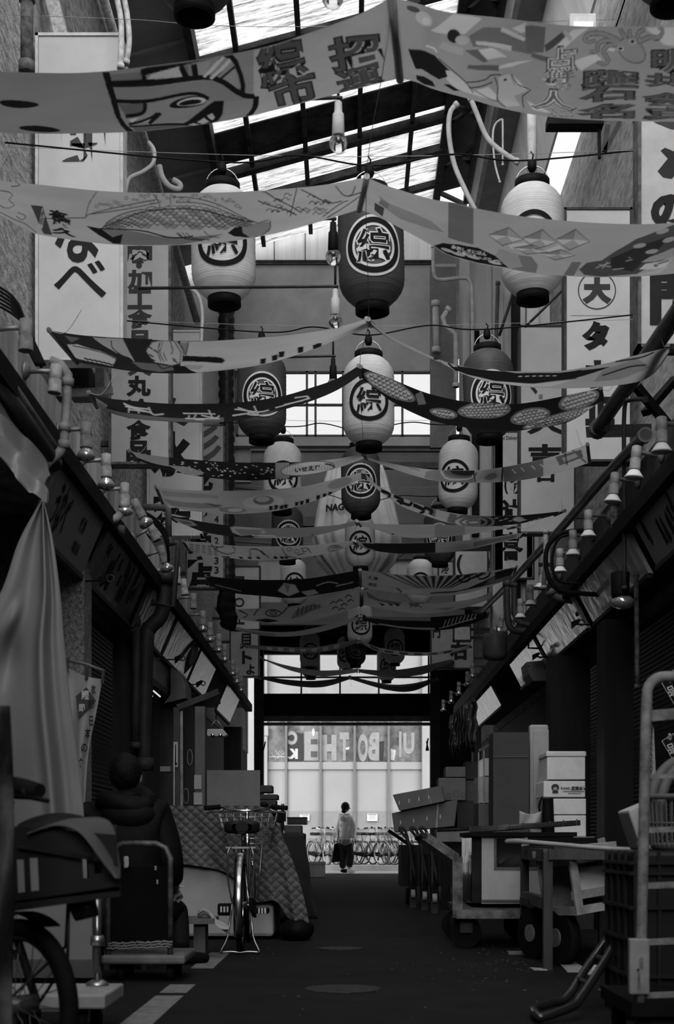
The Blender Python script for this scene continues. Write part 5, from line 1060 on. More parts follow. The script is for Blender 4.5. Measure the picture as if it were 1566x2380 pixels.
t = thing('plank', 'grey upright plank with paper notices beside the stand', 'plank', tuple(P(465, 1990, 12.6))); m = MB(); a, b = P(453, 1900, 12.6), P(476, 1642, 12.6); m.box(a.x, b.x, 12.6, 12.66, .0, b.z); m.build('board', mat(.13, .7, var=.15, streak=1, name='grey_plank'), t)
for q in ((451, 468, 1801, 1834), (450, 470, 1842, 1870)): m = MB(); m.box(*pxbox(*q, 12.58, .004)); m.build('notice', mat(.36, .7, var=.1, name='paper'), t)
for x in (441, 432): tag(MB().tube([P(x+6*math.cos(a_), 1760+18*math.sin(a_)+(90 if x < 440 else 0), 12.3) for a_ in [2*math.pi*k/16 for k in range(16)]], .005, 6, closed=True).build('wire_loop', GALV), 'wire loop hanging on the dark wall, %s one' % ('upper' if x > 440 else 'lower'), 'wire')
tag(MB().box(*pxbox(372, 396, 1781, 1793, 12.2, .2)).build('small_shelf', mat(.2, .6, name='shelf')), 'small pale wall shelf left of the thermometer', 'shelf')
# ---- big pale board and stacked boxes behind the city bicycle
tag(MB().box(*pxbox(481, 604, 1790, 1900, 12.4, .05)).box(P(481,0,12.4).x, P(604,0,12.4).x, 12.4, 12.45, 0, 1).build('pale_board', mat(.17, .6, var=.08, name='pale_panel')), 'large plain grey board standing behind the quilted blanket', 'board')
def carton(name, label, cat, x0, x1, y0, y1, d, th, m_, lid=True, group=None, tape=False, z0=None):
    a, b = P(x0, y1, d), P(x1, y0, d); z0 = a.z if z0 is None else z0; t = thing(name, label, cat, ((a.x+b.x)/2, d+th/2, z0), group); hz = (b.z-z0)*.2 if lid else 0
    m = MB(); m.box(a.x, b.x, d, d+th, z0, b.z-hz); m.build('body', m_, t, bev=.008)
    if lid: m = MB(); m.box(a.x-.008, b.x+.008, d-.008, d+th+.008, b.z-hz+.003, b.z); m.build('lid', m_, t, bev=.01)
    if tape: m = MB(); m.box((a.x+b.x)/2-.025, (a.x+b.x)/2+.025, d-.003, d+th, b.z, b.z+.002); m.build('tape', PALE, t)
    return t
DKF = mat(.05, .7, var=.1, name='dark_foam')
carton('foam_box', 'dark foam box on top of the pile right of the plain grey board', 'box', 604, 632, 1825, 1842, 13.2, .3, DKF, False, 'foam boxes behind the bicycle'); carton('foam_box', 'dark foam box second in the pile right of the plain grey board', 'box', 600, 645, 1846, 1858, 13.2, .3, DKF, False, 'foam boxes behind the bicycle'); carton('foam_box', 'tall dark box at the bottom of the pile right of the plain grey board', 'box', 600, 641, 1859, 1905, 13.2, .3, DKF, False, 'foam boxes behind the bicycle', z0=.0)
# ---- quilted blanket over a white-sided chest
t = thing('chest', 'low white-sided chest under the quilted blanket', 'chest', (-.97, 11, 0)); m = MB(); m.box(-1.40, -.585, 10.62, 11.7, .02, .92); m.build('body', mat(.34, .5, var=.12, sc=1.5, name='white_panel'), t, bev=.03); m = MB(); m.box(-1.34, -.62, 10.7, 11.6, 0, .03); m.build('plinth', BLACK, t)
QT = spline([(368, 1872, 0), (480, 1873, 0), (590, 1873, 0), (626, 1880, 0)], 40); QB = spline([(368, 2004, 0), (440, 2010, 0), (520, 2026, 0), (560, 2060, 0), (590, 2096, 0), (640, 2094, 0), (668, 2132, 0), (690, 2142, 0), (719, 2146, 0)], 40)
def quilt(u, v):
    k = min(int(u*40), 39); a = QT[k].lerp(QT[k+1], u*40-k); b = QB[k].lerp(QB[k+1], u*40-k)
    bulge = 12*math.sin(math.pi*v)*max(0, (u-.6)/.4); q = a.lerp(b, v); x, y = q.x+bulge, q.y
    p_, r_ = (x*.9+y)/21, (x*.9-y)/21; puff = .014*(abs(math.sin(math.pi*p_/1.0))*abs(math.sin(math.pi*r_/1.0)))**.45
    fold = .05*math.exp(-((u-.62)/.05)**2)*v+.04*math.exp(-((u-.86)/.05)**2)*v-.03*math.exp(-((u-.22)/.03)**2)*v
    return P(x, y, 10.55-puff-fold-.1*v*max(0, u-.6))
t = thing('quilted_blanket', 'grey quilted blanket draped over the white chest', 'blanket', (-.9, 10.55, 0)); QM = mat(.085, .5, var=.2, sc=6, name='quilting')
m = MB(); m.grid(quilt, 220, 150); m.build('front_drape', QM, t)
m = MB(); m.grid(lambda u, v: quilt(u, 0).lerp(quilt(u, 0)+Vector((-.05, 1.2, .0)), v), 30, 6); m.build('top', QM, t)
m = MB(); m.grid(lambda u, v: quilt(1, v)+Vector((-.08*u, 1.1*u, 0)), 8, 30); m.build('side_drape', QM, t)
tag(MB().ball(P(690, 2160, 10.6), .12, 18, 0, (1.1, 1.6, .85)).build('dark_bundle', BLACK), 'dark rolled bundle on the floor under the blanket corner', 'bundle')
def cover(u, v):
    x = 640+(66+30*v*u)*u; return P(x+4*math.sin(9*v+5*u)*v, 1936+200*v, 12.6-.05*math.sin(7*u)*v)
t = thing('covered_crate', 'black cloth-covered crate right of the quilted blanket', 'crate', (-.5, 12.9, 0)); MB().grid(cover, 20, 20).build('cloth', mat(.022, .8, var=.2, name='black_cloth'), t, solid=.004); m = MB(); a, b = P(642, 0, 12.7).x, P(704, 0, 12.7).x; m.box(a, b, 12.7, 13.3, 0, .82); m.build('crate_body', BLACK, t)
t = thing('tray_rack', 'dark tray rack with upright pins above the covered crate', 'rack', tuple(P(635, 1935, 13.2))); m = MB(); m.box(*pxbox(615, 660, 1884, 1908, 13.2, .4)); m.build('tray', BLACK, t); m = MB(); a = P(618, 1908, 13.2); m.box(a.x, P(655, 0, 13.2).x, 13.25, 13.55, .8, a.z); m.build('base_box', mat(.1, .7, name='base'), t)
for x in (655, 659): m = MB(); m.bar(P(x, 1930, 13.18), P(x, 1868, 13.18), .012); m.build('pin', BLACK, t)
carton('plastic_crate', 'dark plastic case among the far boxes left of the street bicycles', 'crate', 667, 712, 1899, 1916, 19, .5, mat(.06, .4, name='dark_case'), True, None); carton('carton', 'grey carton under the dark plastic case', 'box', 660, 700, 1918, 1936, 18.8, .6, mat(.14, .7, var=.1, name='grey_carton'), False); carton('carton', 'tall grey box beside the covered crate in the background', 'box', 664, 708, 1937, 2020, 18.8, .6, mat(.09, .7, var=.1, name='grey_carton2'), False, z0=0)
carton('foam_box', 'small white foam box on the floor at the end of the left row', 'box', 708, 755, 2003, 2034, 29.6, .4, mat(.3, .7, name='far_foam'), True, z0=0)
# ---- seated man in black
def skin(name, verts, edges, radii, m_, parent, sub=2, root=0):
    me = bpy.data.meshes.new(name); off = parent.location
    me.from_pydata([Vector(v)-off for v in verts], edges, []); me.materials.append(m_)
    o = bpy.data.objects.new(name, me); COL.objects.link(o); o.parent = parent
    o.modifiers.new('skin', 'SKIN'); sv = me.skin_vertices[0].data
    for i, r in enumerate(radii): sv[i].radius = r if isinstance(r, tuple) else (r, r); sv[i].use_root = (i == root)
    md = o.modifiers.new('smooth', 'SUBSURF'); md.levels = sub; md.render_levels = sub
    for p in me.polygons: p.use_smooth = True
    o.modifiers['skin'].use_smooth_shade = True; return o
def hand(name, wrist, fwd, palm_n, m_, parent, sc=1., curl=.5):
    w = Vector(wrist); f = Vector(fwd).normalized(); n_ = Vector(palm_n).normalized(); s_ = f.cross(n_).normalized()
    V = [w, w+f*.05*sc, w+f*.09*sc]; E = [(0, 1), (1, 2)]; R = [(.026*sc, .02*sc), (.036*sc, .016*sc), (.036*sc, .014*sc)]
    for k, (o_, l) in enumerate(((-.03, .06), (-.01, .072), (.01, .068), (.028, .055))):
        b = w+f*.088*sc+s_*o_*sc; i = len(V); c1 = b+(f*(1-curl*.3)+n_*curl*.5)*l*.45*sc; c2 = c1+(f*(1-curl)+n_*curl)*l*.35*sc; c3 = c2+(f*(.7-curl)+n_*curl*1.2)*l*.25*sc
        V += [b, c1, c2, c3]; E += [(2, i), (i, i+1), (i+1, i+2), (i+2, i+3)]; R += [.0095*sc, .009*sc, .0085*sc, .007*sc]
    b = w+f*.035*sc-s_*.032*sc; i = len(V); V += [b, b+(f*.7-s_*.5+n_*.3)*.035*sc, b+(f*.9-s_*.2+n_*.5)*.06*sc]; E += [(1, i), (i, i+1), (i+1, i+2)]; R += [.012*sc, .0105*sc, .008*sc]
    return skin(name, V, E, R, m_, parent)
SKIN = mat(.28, .5, var=.06, name='skin'); HAIR = mat(.004, .6, var=.4, sc=40, bump=.5, bsc=90, name='black_hair'); COAT = mat(.006, .65, var=.25, sc=7, spec=.1, bump=.25, bsc=14, name='black_jacket'); TROU = mat(.007, .7, var=.25, name='black_trousers')
D0 = 8.25; q = lambda x, y, d=D0: P(x, y, d)
t = thing('person', 'person in a black hooded jacket seated with back turned, holding a cigarette', 'person', (q(300, 0).x, D0, 0))
pel, che, nec, hea = q(300, 2110), q(298, 1960, 8.2), q(295, 1850, 8.25), q(292, 1800, 8.28)
sL, sR, eL, eR, hL, hR = q(222, 1893), q(366, 1895), q(205, 2000, 8.3), q(396, 2010, 8.22), q(228, 2070, 8.6), q(408, 2066, 8.5)
kL, kR, aL, aR = q(238, 2108, 8.75), q(408, 2112, 8.7), q(236, 2238, 8.62), q(420, 2228, 8.5)
body_m = skin('body', [pel, q(299, 2040, 8.2), che, q(296, 1890, 8.22), nec, sL, eL, hL, sR, eR, hR, q(265, 2120), kL, aL, q(335, 2120), kR, aR], [(0, 1), (1, 2), (2, 3), (3, 4), (3, 5), (5, 6), (6, 7), (3, 8), (8, 9), (9, 10), (0, 11), (11, 12), (12, 13), (0, 14), (14, 15), (15, 16)], [.15, .15, (.17, .12), (.12, .1), .055, .065, .045, .028, .065, .045, .028, .09, .06, .042, .09, .06, .042], SKIN, t)
m = MB(); m.ball(hea, .095, 20, 0, (.86, 1.02, 1.2)); m.ball(hea+Vector((-.088, .0, -.02)), .03, 10, 0, (.4, .8, 1.1)); m.ball(hea+Vector((.088, .0, -.02)), .03, 10, 0, (.4, .8, 1.1)); m.ball(hea+Vector((0, .1, -.03)), .02, 8, 0, (.7, 1, 1.3)); m.build('head', SKIN, t)
m = MB(); c = hea+Vector((0, -.014, .012)); pr = []
m.grid(lambda u, v: c+Vector((.097*math.sin(math.pi*v*(.62+.3*max(0, -math.sin(2*math.pi*u))**.6))*math.cos(2*math.pi*u), .112*math.sin(math.pi*v*(.62+.3*max(0, -math.sin(2*math.pi*u))**.6))*math.sin(2*math.pi*u), .118*math.cos(math.pi*v*(.62+.3*max(0, -math.sin(2*math.pi*u))**.6))))+Vector((1, 1, 1))*.003*math.sin(40*u)*math.sin(25*v), 40, 24); m.build('hair', HAIR, t)
skin('jacket', [pel+Vector((0, 0, .03)), q(299, 2030, 8.2), che, q(296, 1895, 8.22), sL, q(208, 1950, 8.26), eL, q(216, 2045, 8.48), sR, q(386, 1955, 8.24), eR, q(405, 2050, 8.4), q(295, 1852, 8.23)], [(0, 1), (1, 2), (2, 3), (3, 4), (4, 5), (5, 6), (6, 7), (3, 8), (8, 9), (9, 10), (10, 11), (3, 12)], [(.225, .17), (.225, .175), (.235, .17), (.19, .145), .115, .098, .088, .062, .115, .098, .088, .06, .1], COAT, t)
m = MB(); m.ball(q(295, 1858, 8.22), .085, 14, 0, (1.05, 1, .7)); m.tube([q(295, 1864, 8.2)+Vector((.125*math.cos(a_), .075*math.sin(a_)-.03, .02*math.sin(a_*2)+.02*math.sin(a_))) for a_ in [2*math.pi*k/20 for k in range(20)]], .06, 10, closed=True); m.ball(q(298, 1895, 8.12), .15, 18, 0, (1.1, .55, .62)); m.build('hood', COAT, t)
skin('trousers', [pel, q(265, 2122), kL, aL+Vector((0, 0, .05)), q(335, 2122), kR, q(414, 2170, 8.6), aR+Vector((0, 0, .05))], [(0, 1), (1, 2), (2, 3), (0, 4), (4, 5), (5, 6), (6, 7)], [.16, .11, .085, .065, .11, .09, .075, .062], TROU, t)
for a_, dx in ((aL, -.02), (aR, .085)):
    m = MB(); m.grid(lambda u, v: Vector((a_.x+dx*(1-math.cos(math.pi*v))*.9+.046*math.cos(2*math.pi*u)*math.sin(math.pi*min(max(v, .03), .97))**.5, a_.y-.07+.05*v+(.22 if dx < 0 else .06)*v, .004+.045*(1+math.sin(2*math.pi*u))*(1-.35*v))), 16, 12); m.build('shoe', BLACK, t)
hand('hand', hR, (.1, .5, -.5), (-1, .3, 0), SKIN, t); hand('hand', hL, (.3, .6, -.4), (1, .2, 0), SKIN, t)
tag(MB().cyl(q(412, 2064, 8.48), q(427, 2060, 8.46), .004, n=8).build('cigarette', WHITE), 'thin white cigarette in the seated person\'s right hand', 'cigarette')
t = thing('stool', 'low dark stool under the seated person', 'stool', (q(300, 0, 8.2).x, 8.25, 0)); m = MB(); z = pel.z-.17; m.box(q(250, 0).x, q(352, 0).x, 8.08, 8.4, z-.05, z); m.build('seat', DARKWOOD, t)
for x in (258, 344):
    for y in (8.11, 8.37): m = MB(); m.bar((q(x, 0).x, y, 0), (q(x, 0).x, y, z-.04), .03); m.build('leg', DARKWOOD, t)
# ---- platform trolley before him
def trolley(name, label, cat, x0, x1, y0, y1, zd, zh, m_deck, m_bar, wr_=.05, end='near', handle_x=None):
    t = thing(name, label, cat, ((x0+x1)/2, (y0+y1)/2, 0)); m = MB(); m.box(x0, x1, y0, y1, zd, zd+.05); m.build('deck', m_deck, t, bev=.015)
    for x in (x0+.09, x1-.09):
        for y in (y0+.1, y1-.1):
            c = MB(); c.tube([(x-.018, y, wr_), (x+.018, y, wr_)], wr_, 14); w_ = c.build('wheel', RUBBER, t); c = MB(); c.bar((x, y, wr_), (x, y, zd), .03, .045); c.build('fork', IRON, w_)
    hx0, hx1 = handle_x or (x0+.06, x1-.06); hy = y0+.05 if end == 'near' else y1-.05; r = .08
    m = MB(); m.tube([(hx0, hy, zd+.04), (hx0, hy, zh-r), (hx0+.025, hy, zh-.025), (hx0+r, hy, zh), (hx1-r, hy, zh), (hx1-.025, hy, zh-.025), (hx1, hy, zh-r), (hx1, hy, zd+.04)], .016, 10); m.build('handle', m_bar, t); return t
s_ = 7.4; x0, x1 = P(236, 0, s_).x, P(431, 0, s_).x
t = trolley('platform_trolley', 'grey platform trolley with scuffed loop handle before the seated person', 'trolley', x0, x1, 7.38, 7.9, .095, .745, mat(.12, .6, var=.3, name='trolley_deck'), mat(.1, .4, metal=.3, var=.6, sc=14, name='scuffed_bar'), .045, handle_x=(P(249, 0, s_).x, P(394, 0, s_).x))
m = MB(); a, b = P(249, 2205, 7.42), P(398, 2200, 7.42)
for k in range(3): m.tube([a+Vector((0, 0, .014*k))+Vector((.01*math.sin(i*1.3+k), -.02, .004*math.sin(i*2+k)))+(b-a)*(i/24) for i in range(25)], .006, 6)
m.build('rope', mat(.14, .9, name='rope2'), t)
m = MB(); m.box(P(252, 0, 7.45).x, P(392, 0, 7.45).x, 7.45, 7.46, .2, .62); m.build('back_panel', mat(.004, .8, spec=.05, name='black_panel'), t)
for i, (x, y, w_) in enumerate(((294, 2004, .016), (362, 2018, .006), (366, 2050, .006))):
    m = MB(); c = P(x, y, 7.41); m.grid(lambda u, v: c+Vector(((u-.5)*w_*1.6, -.01-.006*math.sin(9*u+7*v), (.5-v)*w_*3.6+.3*w_*math.sin(3*u+4*v))), 6, 6); m.build('torn_tape', mat(.3, .5, var=.1, name='tape_scrap'), t, solid=.002)
# bench with papers
t = thing('bench', 'low wooden bench beside the seated person', 'bench', (P(445, 0, 8.95).x, 9, 0)); a, b = P(345, 0, 8.9).x, P(500, 0, 8.9).x; m = MB(); m.box(a, b, 8.85, 9.15, .225, .262); m.build('top', WOOD, t)
for x in (a+.06, b-.14): m = MB(); m.box(x, x+.075, 8.9, 9.1, 0, .225); m.build('leg', mat(.075, .7, var=.3, name='bench_leg'), t)
def crumple(name, label, px, py, d, w_, h_, m_, dr=0., n=14):
    c = P(px, py, d); return tag(MB().grid(lambda u, v: c+Vector(((u-.5)*w_, (v-.5)*h_*.8, h_*.35*math.sin(7*u+5*v)*math.sin(4*v+2)+(-dr*max(0, u-.35)**1.5*2.2)+h_*.3)), n, n).build(name, m_, solid=.002), label, 'paper')
crumple('crumpled_paper', 'crumpled pale sheet drooping over the right end of the bench', 496, 2140, 8.9, .2, .12, mat(.34, .7, var=.2, sc=9, name='paper2'), .1); crumple('crumpled_bag', 'small crumpled white bag on the bench behind the trolley', 314, 2146, 8.9, .1, .1, WHITE, .04); crumple('crumpled_paper', 'flat white scrap on the bench near the seated person', 360, 2136, 8.95, .12, .04, WHITE)
# ================================================================ bicycles
DULLCH = mat(.45, .22, metal=1, var=.15, name='dull_chrome_parts')
def bicycle(label, group, rear='stand', basket=True, frame_m=None, tyre=None):
    fm = frame_m or DULLCH; t = thing('bicycle', label, 'bicycle', (0, 0, 0), group); R = .33; yr, yf = -.54, .54
    for y in (yr, yf):
        m = MB(); m.tube([(0, y+(R-.02)*math.cos(a_), R+(R-.02)*math.sin(a_)) for a_ in [2*math.pi*k/40 for k in range(40)]], .02, 8, closed=True); w_ = m.build('wheel', tyre or RUBBER, t)
        m = MB(); m.tube([(0, y+(R-.043)*math.cos(a_), R+(R-.043)*math.sin(a_)) for a_ in [2*math.pi*k/40 for k in range(40)]], .011, 6, closed=True); m.build('rim', CHROME, w_)
        m = MB(); m.cyl((-.04, y, R), (.04, y, R), .02, n=10)
        for k in range(16): a_ = 2*math.pi*k/16; m.tube([(.02*(-1)**k, y, R), (0, y+(R-.045)*math.cos(a_+.2*(-1)**(k//2)), R+(R-.045)*math.sin(a_+.2*(-1)**(k//2)))], .0014, 4, cap=False)
        m.build('spokes', STEEL, w_)
        m = MB(); a0, a1 = (math.radians(35), math.radians(215)) if y < 0 else (math.radians(20), math.radians(165)); n_ = 20
        m.grid(lambda u, v: (.03*(2*v-1), y+(R+.02+.008*(1-(2*v-1)**2))*math.cos(a0+(a1-a0)*u), R+(R+.02+.008*(1-(2*v-1)**2))*math.sin(a0+(a1-a0)*u)), n_, 4); m.build('mudguard', fm if y < 0 else STEEL, t, solid=.002)
    hd, st, bb, seat = Vector((0, .36, .80)), Vector((0, -.24, .72)), Vector((0, -.1, .27)), Vector((0, -.27, .86))
    m = MB(); m.tube([bb, st], .016, 8); m.tube([bb, Vector((0, .1, .35)), hd+Vector((0, .02, -.1))], .019, 8); m.tube([hd+Vector((0, .04, -.16)), hd], .02, 8)
    for x in (-.055, .055): m.tube([st+Vector((0, 0, -.04)), Vector((x, yr, R))], .009, 6); m.tube([bb, Vector((x, yr, R))], .01, 6)
    m.build('frame', fm, t)
    m = MB()
    for x in (-.05, .05): m.tube([hd+Vector((x*.6, .05, -.17)), Vector((x, .44, .5)), Vector((x, yf, R))], .011, 6)
    m.bar(hd+Vector((-.04, .05, -.17)), hd+Vector((.04, .05, -.17)), .025); m.build('fork', CHROME, t)
    m = MB(); m.tube([hd, hd+Vector((0, -.03, .2))], .012, 8); m.tube(spline([(-.29, .16, 1.0), (-.2, .2, 1.01), (-.1, .3, .985), (0, .33, .985), (.1, .3, .985), (.2, .2, 1.01), (.29, .16, 1.0)], 24), .011, 8); hb = m.build('handlebar', CHROME, t)
    for s in (-1, 1):
        m = MB(); m.tube([(s*.19, .2, 1.01), (s*.30, .155, 1.0)], .018, 8); m.build('grip', RUBBER, hb); m = MB(); m.tube([(s*.16, .24, 1.0), (s*.2, .26, .98), (s*.29, .22, .965)], .006, 6); m.build('brake_lever', STEEL, hb)
    m = MB(); m.lathe([(.002, 0), (.028, .003), (.03, .02), (.018, .035), (.002, .04)], 12, 0, Matrix.Translation((.13, .27, 1.01))); m.build('bell', BLACK, hb)
    m = MB(); m.tube([st, seat+Vector((0, 0, -.03))], .013, 8); m.build('seat_post', CHROME, t)
    m = MB(); sg = lambda c_: math.copysign(abs(c_)**.45, c_)
    m.grid(lambda u, v: Vector(((.1*(1-v)**.55+.026)*sg(math.cos(2*math.pi*u))*min(1, .55+9*v)*min(1, .3+9*(1-v)), seat.y-.13+.27*v, seat.z-.005+.046*sg(math.sin(2*math.pi*u))*(1-.35*v)*min(1, .55+9*v))), 28, 16); m.tube([(0, seat.y-.127, seat.z-.005), (0, seat.y-.12, seat.z-.005)], .045, 12); m.build('saddle', mat(.014, .35, name='saddle_vinyl'), t)
    if basket:
        bk = MB(); z0, z1 = .74, .98; y0, y1 = .47, .75
        def hoop(z, f, r): 
            w_ = .165+.055*f; yy0, yy1 = y0, y1-.05+.05*f; bk.tube([(-w_, yy0, z), (w_, yy0, z), (w_, yy1, z), (-w_, yy1, z)], r, 6, closed=True)
        for k in range(7): hoop(z0+(z1-z0)*k/6, k/6, .004 if k < 6 else .007)
        for k in range(9):
            f = -1+k/4; bk.tube([(f*.165, y0, z0), (f*.22, y0, z1)], .0025, 4); bk.tube([(f*.165, y1-.05, z0), (f*.22, y1, z1)], .0025, 4); bk.tube([(f*.165, y0, z0), (f*.165, y1-.05, z0)], .0025, 4)
        for k in range(5):
            y = y0+.055*k
            for s in (-1, 1): bk.tube([(s*.165, y, z0), (s*.22, y+.01, z1)], .0025, 4)
        bk.build('basket', STEEL, t)
        m = MB(); m.tube([(-.07, yf+.02, R), (-.1, .62, .74)], .005, 6); m.tube([(.07, yf+.02, R), (.1, .62, .74)], .005, 6); m.build('basket_stay', STEEL, t)
    for s, z in ((-1, .285), (1, .26)):
        m = MB(); m.tube([(s*.05, -.1, .27), (s*.065, -.1+.16*s, z)], .011, 6); m.build('crank', STEEL, t)
        m = MB(); c = Vector((s*.125, -.1+.16*s, z)); m.box(c.x-.05, c.x+.05, c.y-.035, c.y+.035, c.z-.045*(1 if s < 0 else .5), c.z+.04*(1 if s < 0 else .5)); pd = m.build('pedal', BLACK, t, bev=.012)
        m = MB()
        for k in range(3): m.box(c.x-.03+.022*k, c.x-.018+.022*k, c.y-.038, c.y-.034, c.z-.02, c.z+.02)
        m.build('pedal_reflector', mat(.6, .3, name='reflector_strip'), pd)
    m = MB(); m.prism([(.06, yr-.06, R-.04), (.06, yr-.06, R+.05), (.06, -.02, .33), (.06, .0, .21)], (.025, 0, 0)); m.build('chain_case', BLACK, t, bev=.01)
    m = MB(); m.lathe([(.002, 0), (.026, .001), (.03, .012), (.002, .014)], 14, 0, Matrix.Translation((0, yr-R*.78, R+R*.62)) @ Matrix.Rotation(math.pi/2, 4, 'X')); m.build('rear_reflector', BLACK, t)
    if rear == 'stand':
        m = MB()
        for s in (-1, 1): m.tube(spline([(s*.06, yr, R), (s*.075, yr-.01, .2), (s*.09, yr-.05, .1), (s*.135, yr-.1, .012)], 8), .007, 6)
        m.tube(spline([(-.135, yr-.1, .012), (-.06, yr-.1, .018), (0, yr-.1, .012), (.06, yr-.1, .018), (.135, yr-.1, .012)], 10), .007, 6); m.build('stand', STEEL, t)
        m = MB()
        for s in (-1, 1): m.tube(spline([(s*.06, yr, R+.02), (s*.085, yr-.02, .5), (s*.085, yr-.05, .68), (s*.06, yr-.02, .72)], 10), .006, 6); 
        m.bar((-.1, yr-.02, .715), (.1, yr-.02, .715), .012); m.build('carrier', STEEL, t)
    return t
d = 9.13; b_ = bicycle('city bicycle with wire basket parked facing away beside the bench', None)
b_.location = ((549-CX)/F*d, d+.54+.33*0+.2, 0); b_.rotation_euler = (0, 0, math.radians(1.5))
m = MB(); c = Vector((-.17, .27, 1.02)); m.box(c.x-.075, c.x+.02, c.y-.03, c.y+.05, c.z-.02, c.z+.07); m.build('control_box', BLACK, b_, bev=.02)
# ---- delivery bicycle cut by the left edge
DB = 4.2; wc = P(48, 2335, DB); t = thing('delivery_bicycle', 'dark delivery bicycle with a big crate cut by the left edge', 'bicycle', (wc.x, DB, 0)); ang = math.radians(40); ax = Vector((math.cos(ang), math.sin(ang)*-1, 0)); Rw = .262
ring_ = lambda R, n=48: [wc+ax*(R*math.cos(a_))+Vector((0, 0, R*math.sin(a_))) for a_ in [2*math.pi*k/n for k in range(n)]]
m = MB(); m.tube(ring_(Rw-.026), .027, 10, closed=True); w_ = m.build('wheel', RUBBER, t); m = MB(); m.tube(ring_(Rw-.056), .013, 8, closed=True); m.build('rim', IRON, w_)
nx = Vector((-ax.y, ax.x, 0)); m = MB(); m.cyl(wc-nx*.05, wc+nx*.05, .03, n=12)
for k in range(20): a_ = 2*math.pi*k/20; m.tube([wc+nx*.03*(-1)**k, wc+ax*((Rw-.06)*math.cos(a_))+Vector((0, 0, (Rw-.06)*math.sin(a_)))], .0018, 5, cap=False)
m.build('spokes', mat(.1, .4, metal=.5, name='dull_spoke'), w_)
m = MB(); m.tube([wc+nx*.06, wc+nx*.06+Vector((-.06, 0, .2)), wc+Vector((-.1, 0, .34)), wc-nx*.06+Vector((-.06, 0, .2)), wc-nx*.06], .014, 8); m.tube([wc+Vector((-.1, 0, .32)), P(20, 1860, DB+.05)], .02, 8); m.build('fork', IRON, t)
m = MB(); m.tube([wc+nx*.07, P(157, 2230, DB-.12), P(160, 2090, DB-.16)], .005, 6); m.tube([wc-nx*.07, P(152, 2200, DB+.1), P(158, 2090, DB+.1)], .005, 6); m.build('carrier_stay', IRON, t)
m = MB(); a0, a1 = math.radians(60), math.radians(150); m.grid(lambda u, v: wc+(ax*math.cos(a0+(a1-a0)*u)+Vector((0, 0, math.sin(a0+(a1-a0)*u))))*(Rw+.02)+nx*.04*(2*v-1), 16, 4); m.build('mudguard', BLACK, t, solid=.004)
m = MB(); c = P(190, 2112, DB-.15); m.lathe([(.002, -.03), (.03, -.028), (.036, .02), (.036, .04), (.002, .045)], 16, 0, Matrix.Translation(c) @ Matrix.Rotation(math.radians(70), 4, 'Y')); m.bar(c+Vector((-.05, 0, .04)), c, .015); m.build('headlamp', mat(.03, .2, metal=.4, name='headlamp_shell'), t)
g0 = P(20, 1838, DB+.05); m = MB(); m.tube([g0+Vector((-.1, .1, .02)), g0+Vector((-.02, .03, .01)), P(62, 1838, DB-.06)], .012, 8); hb = m.build('handlebar', IRON, t)
m = MB(); m.tube([P(22, 1822, DB), P(60, 1832, DB-.03), P(93, 1838, DB-.07)], [.026, .028, .022], 12); m.build('grip', RUBBER, hb); m = MB(); m.tube([P(25, 1848, DB-.02), P(70, 1852, DB-.06), P(112, 1862, DB-.1)], [.012, .009, .007], 8); m.build('brake_lever', BLACK, hb)
# crate body with hand holes
m = MB(); TL, TR, BR, BL = (28, 1920), (268, 1940), (276, 2072), (36, 2106)
def quad(u, v, d_): 
    a = Vector(TL).lerp(Vector(TR), u); b = Vector(BL).lerp(Vector(BR), u); q_ = a.lerp(b, v); return P(q_.x, q_.y, d_)
holes = [(.03, .10, .42, .86), (.155, .235, .40, .86), (.665, .72, .40, .72), (.78, .85, .30, .66)]
us = sorted({0, 1, *[h[0] for h in holes], *[h[1] for h in holes]}); vs = sorted({0, 1, *[h[2] for h in holes], *[h[3] for h in holes]})
for i in range(len(us)-1):
    for j in range(len(vs)-1):
        uc, vc = (us[i]+us[i+1])/2, (vs[j]+vs[j+1])/2
        if any(h[0] < uc < h[1] and h[2] < vc < h[3] for h in holes): continue
        for d_ in (DB-.22, DB+.12): m.add([quad(us[i], vs[j], d_), quad(us[i+1], vs[j], d_), quad(us[i+1], vs[j+1], d_), quad(us[i], vs[j+1], d_)], [(0, 1, 2, 3)])
CR = mat(.007, .5, var=.2, spec=.2, name='crate_plastic')
for v in (.9, 1.0): m.bar(quad(-.01, v, DB-.23), quad(1.01, v, DB-.23), .012, .025)
m.add([quad(0, 1, DB-.22), quad(1, 1, DB-.22), quad(1, 1, DB+.12), quad(0, 1, DB+.12)], [(0, 1, 2, 3)]); m.add([quad(1, 0, DB-.22), quad(1, 1, DB-.22), quad(1, 1, DB+.12), quad(1, 0, DB+.12)], [(0, 1, 2, 3)]); m.add([quad(0, 0, DB-.22), quad(0, 1, DB-.22), quad(0, 1, DB+.12), quad(0, 0, DB+.12)], [(0, 1, 2, 3)]); m.build('crate', CR, t, solid=.006)
def lump(u, v):
    x = 40+230*u; top = 1925-8-28*math.sin(math.pi*min(u*1.15, 1))**.8; return P(x, top+(1970-top)*abs(2*v-1)**1.5+(40*u*(v < .5)), DB-.24+.4*v)
MB().grid(lump, 30, 16).build('load', mat(.006, .6, var=.3, spec=.2, name='black_bag'), t)
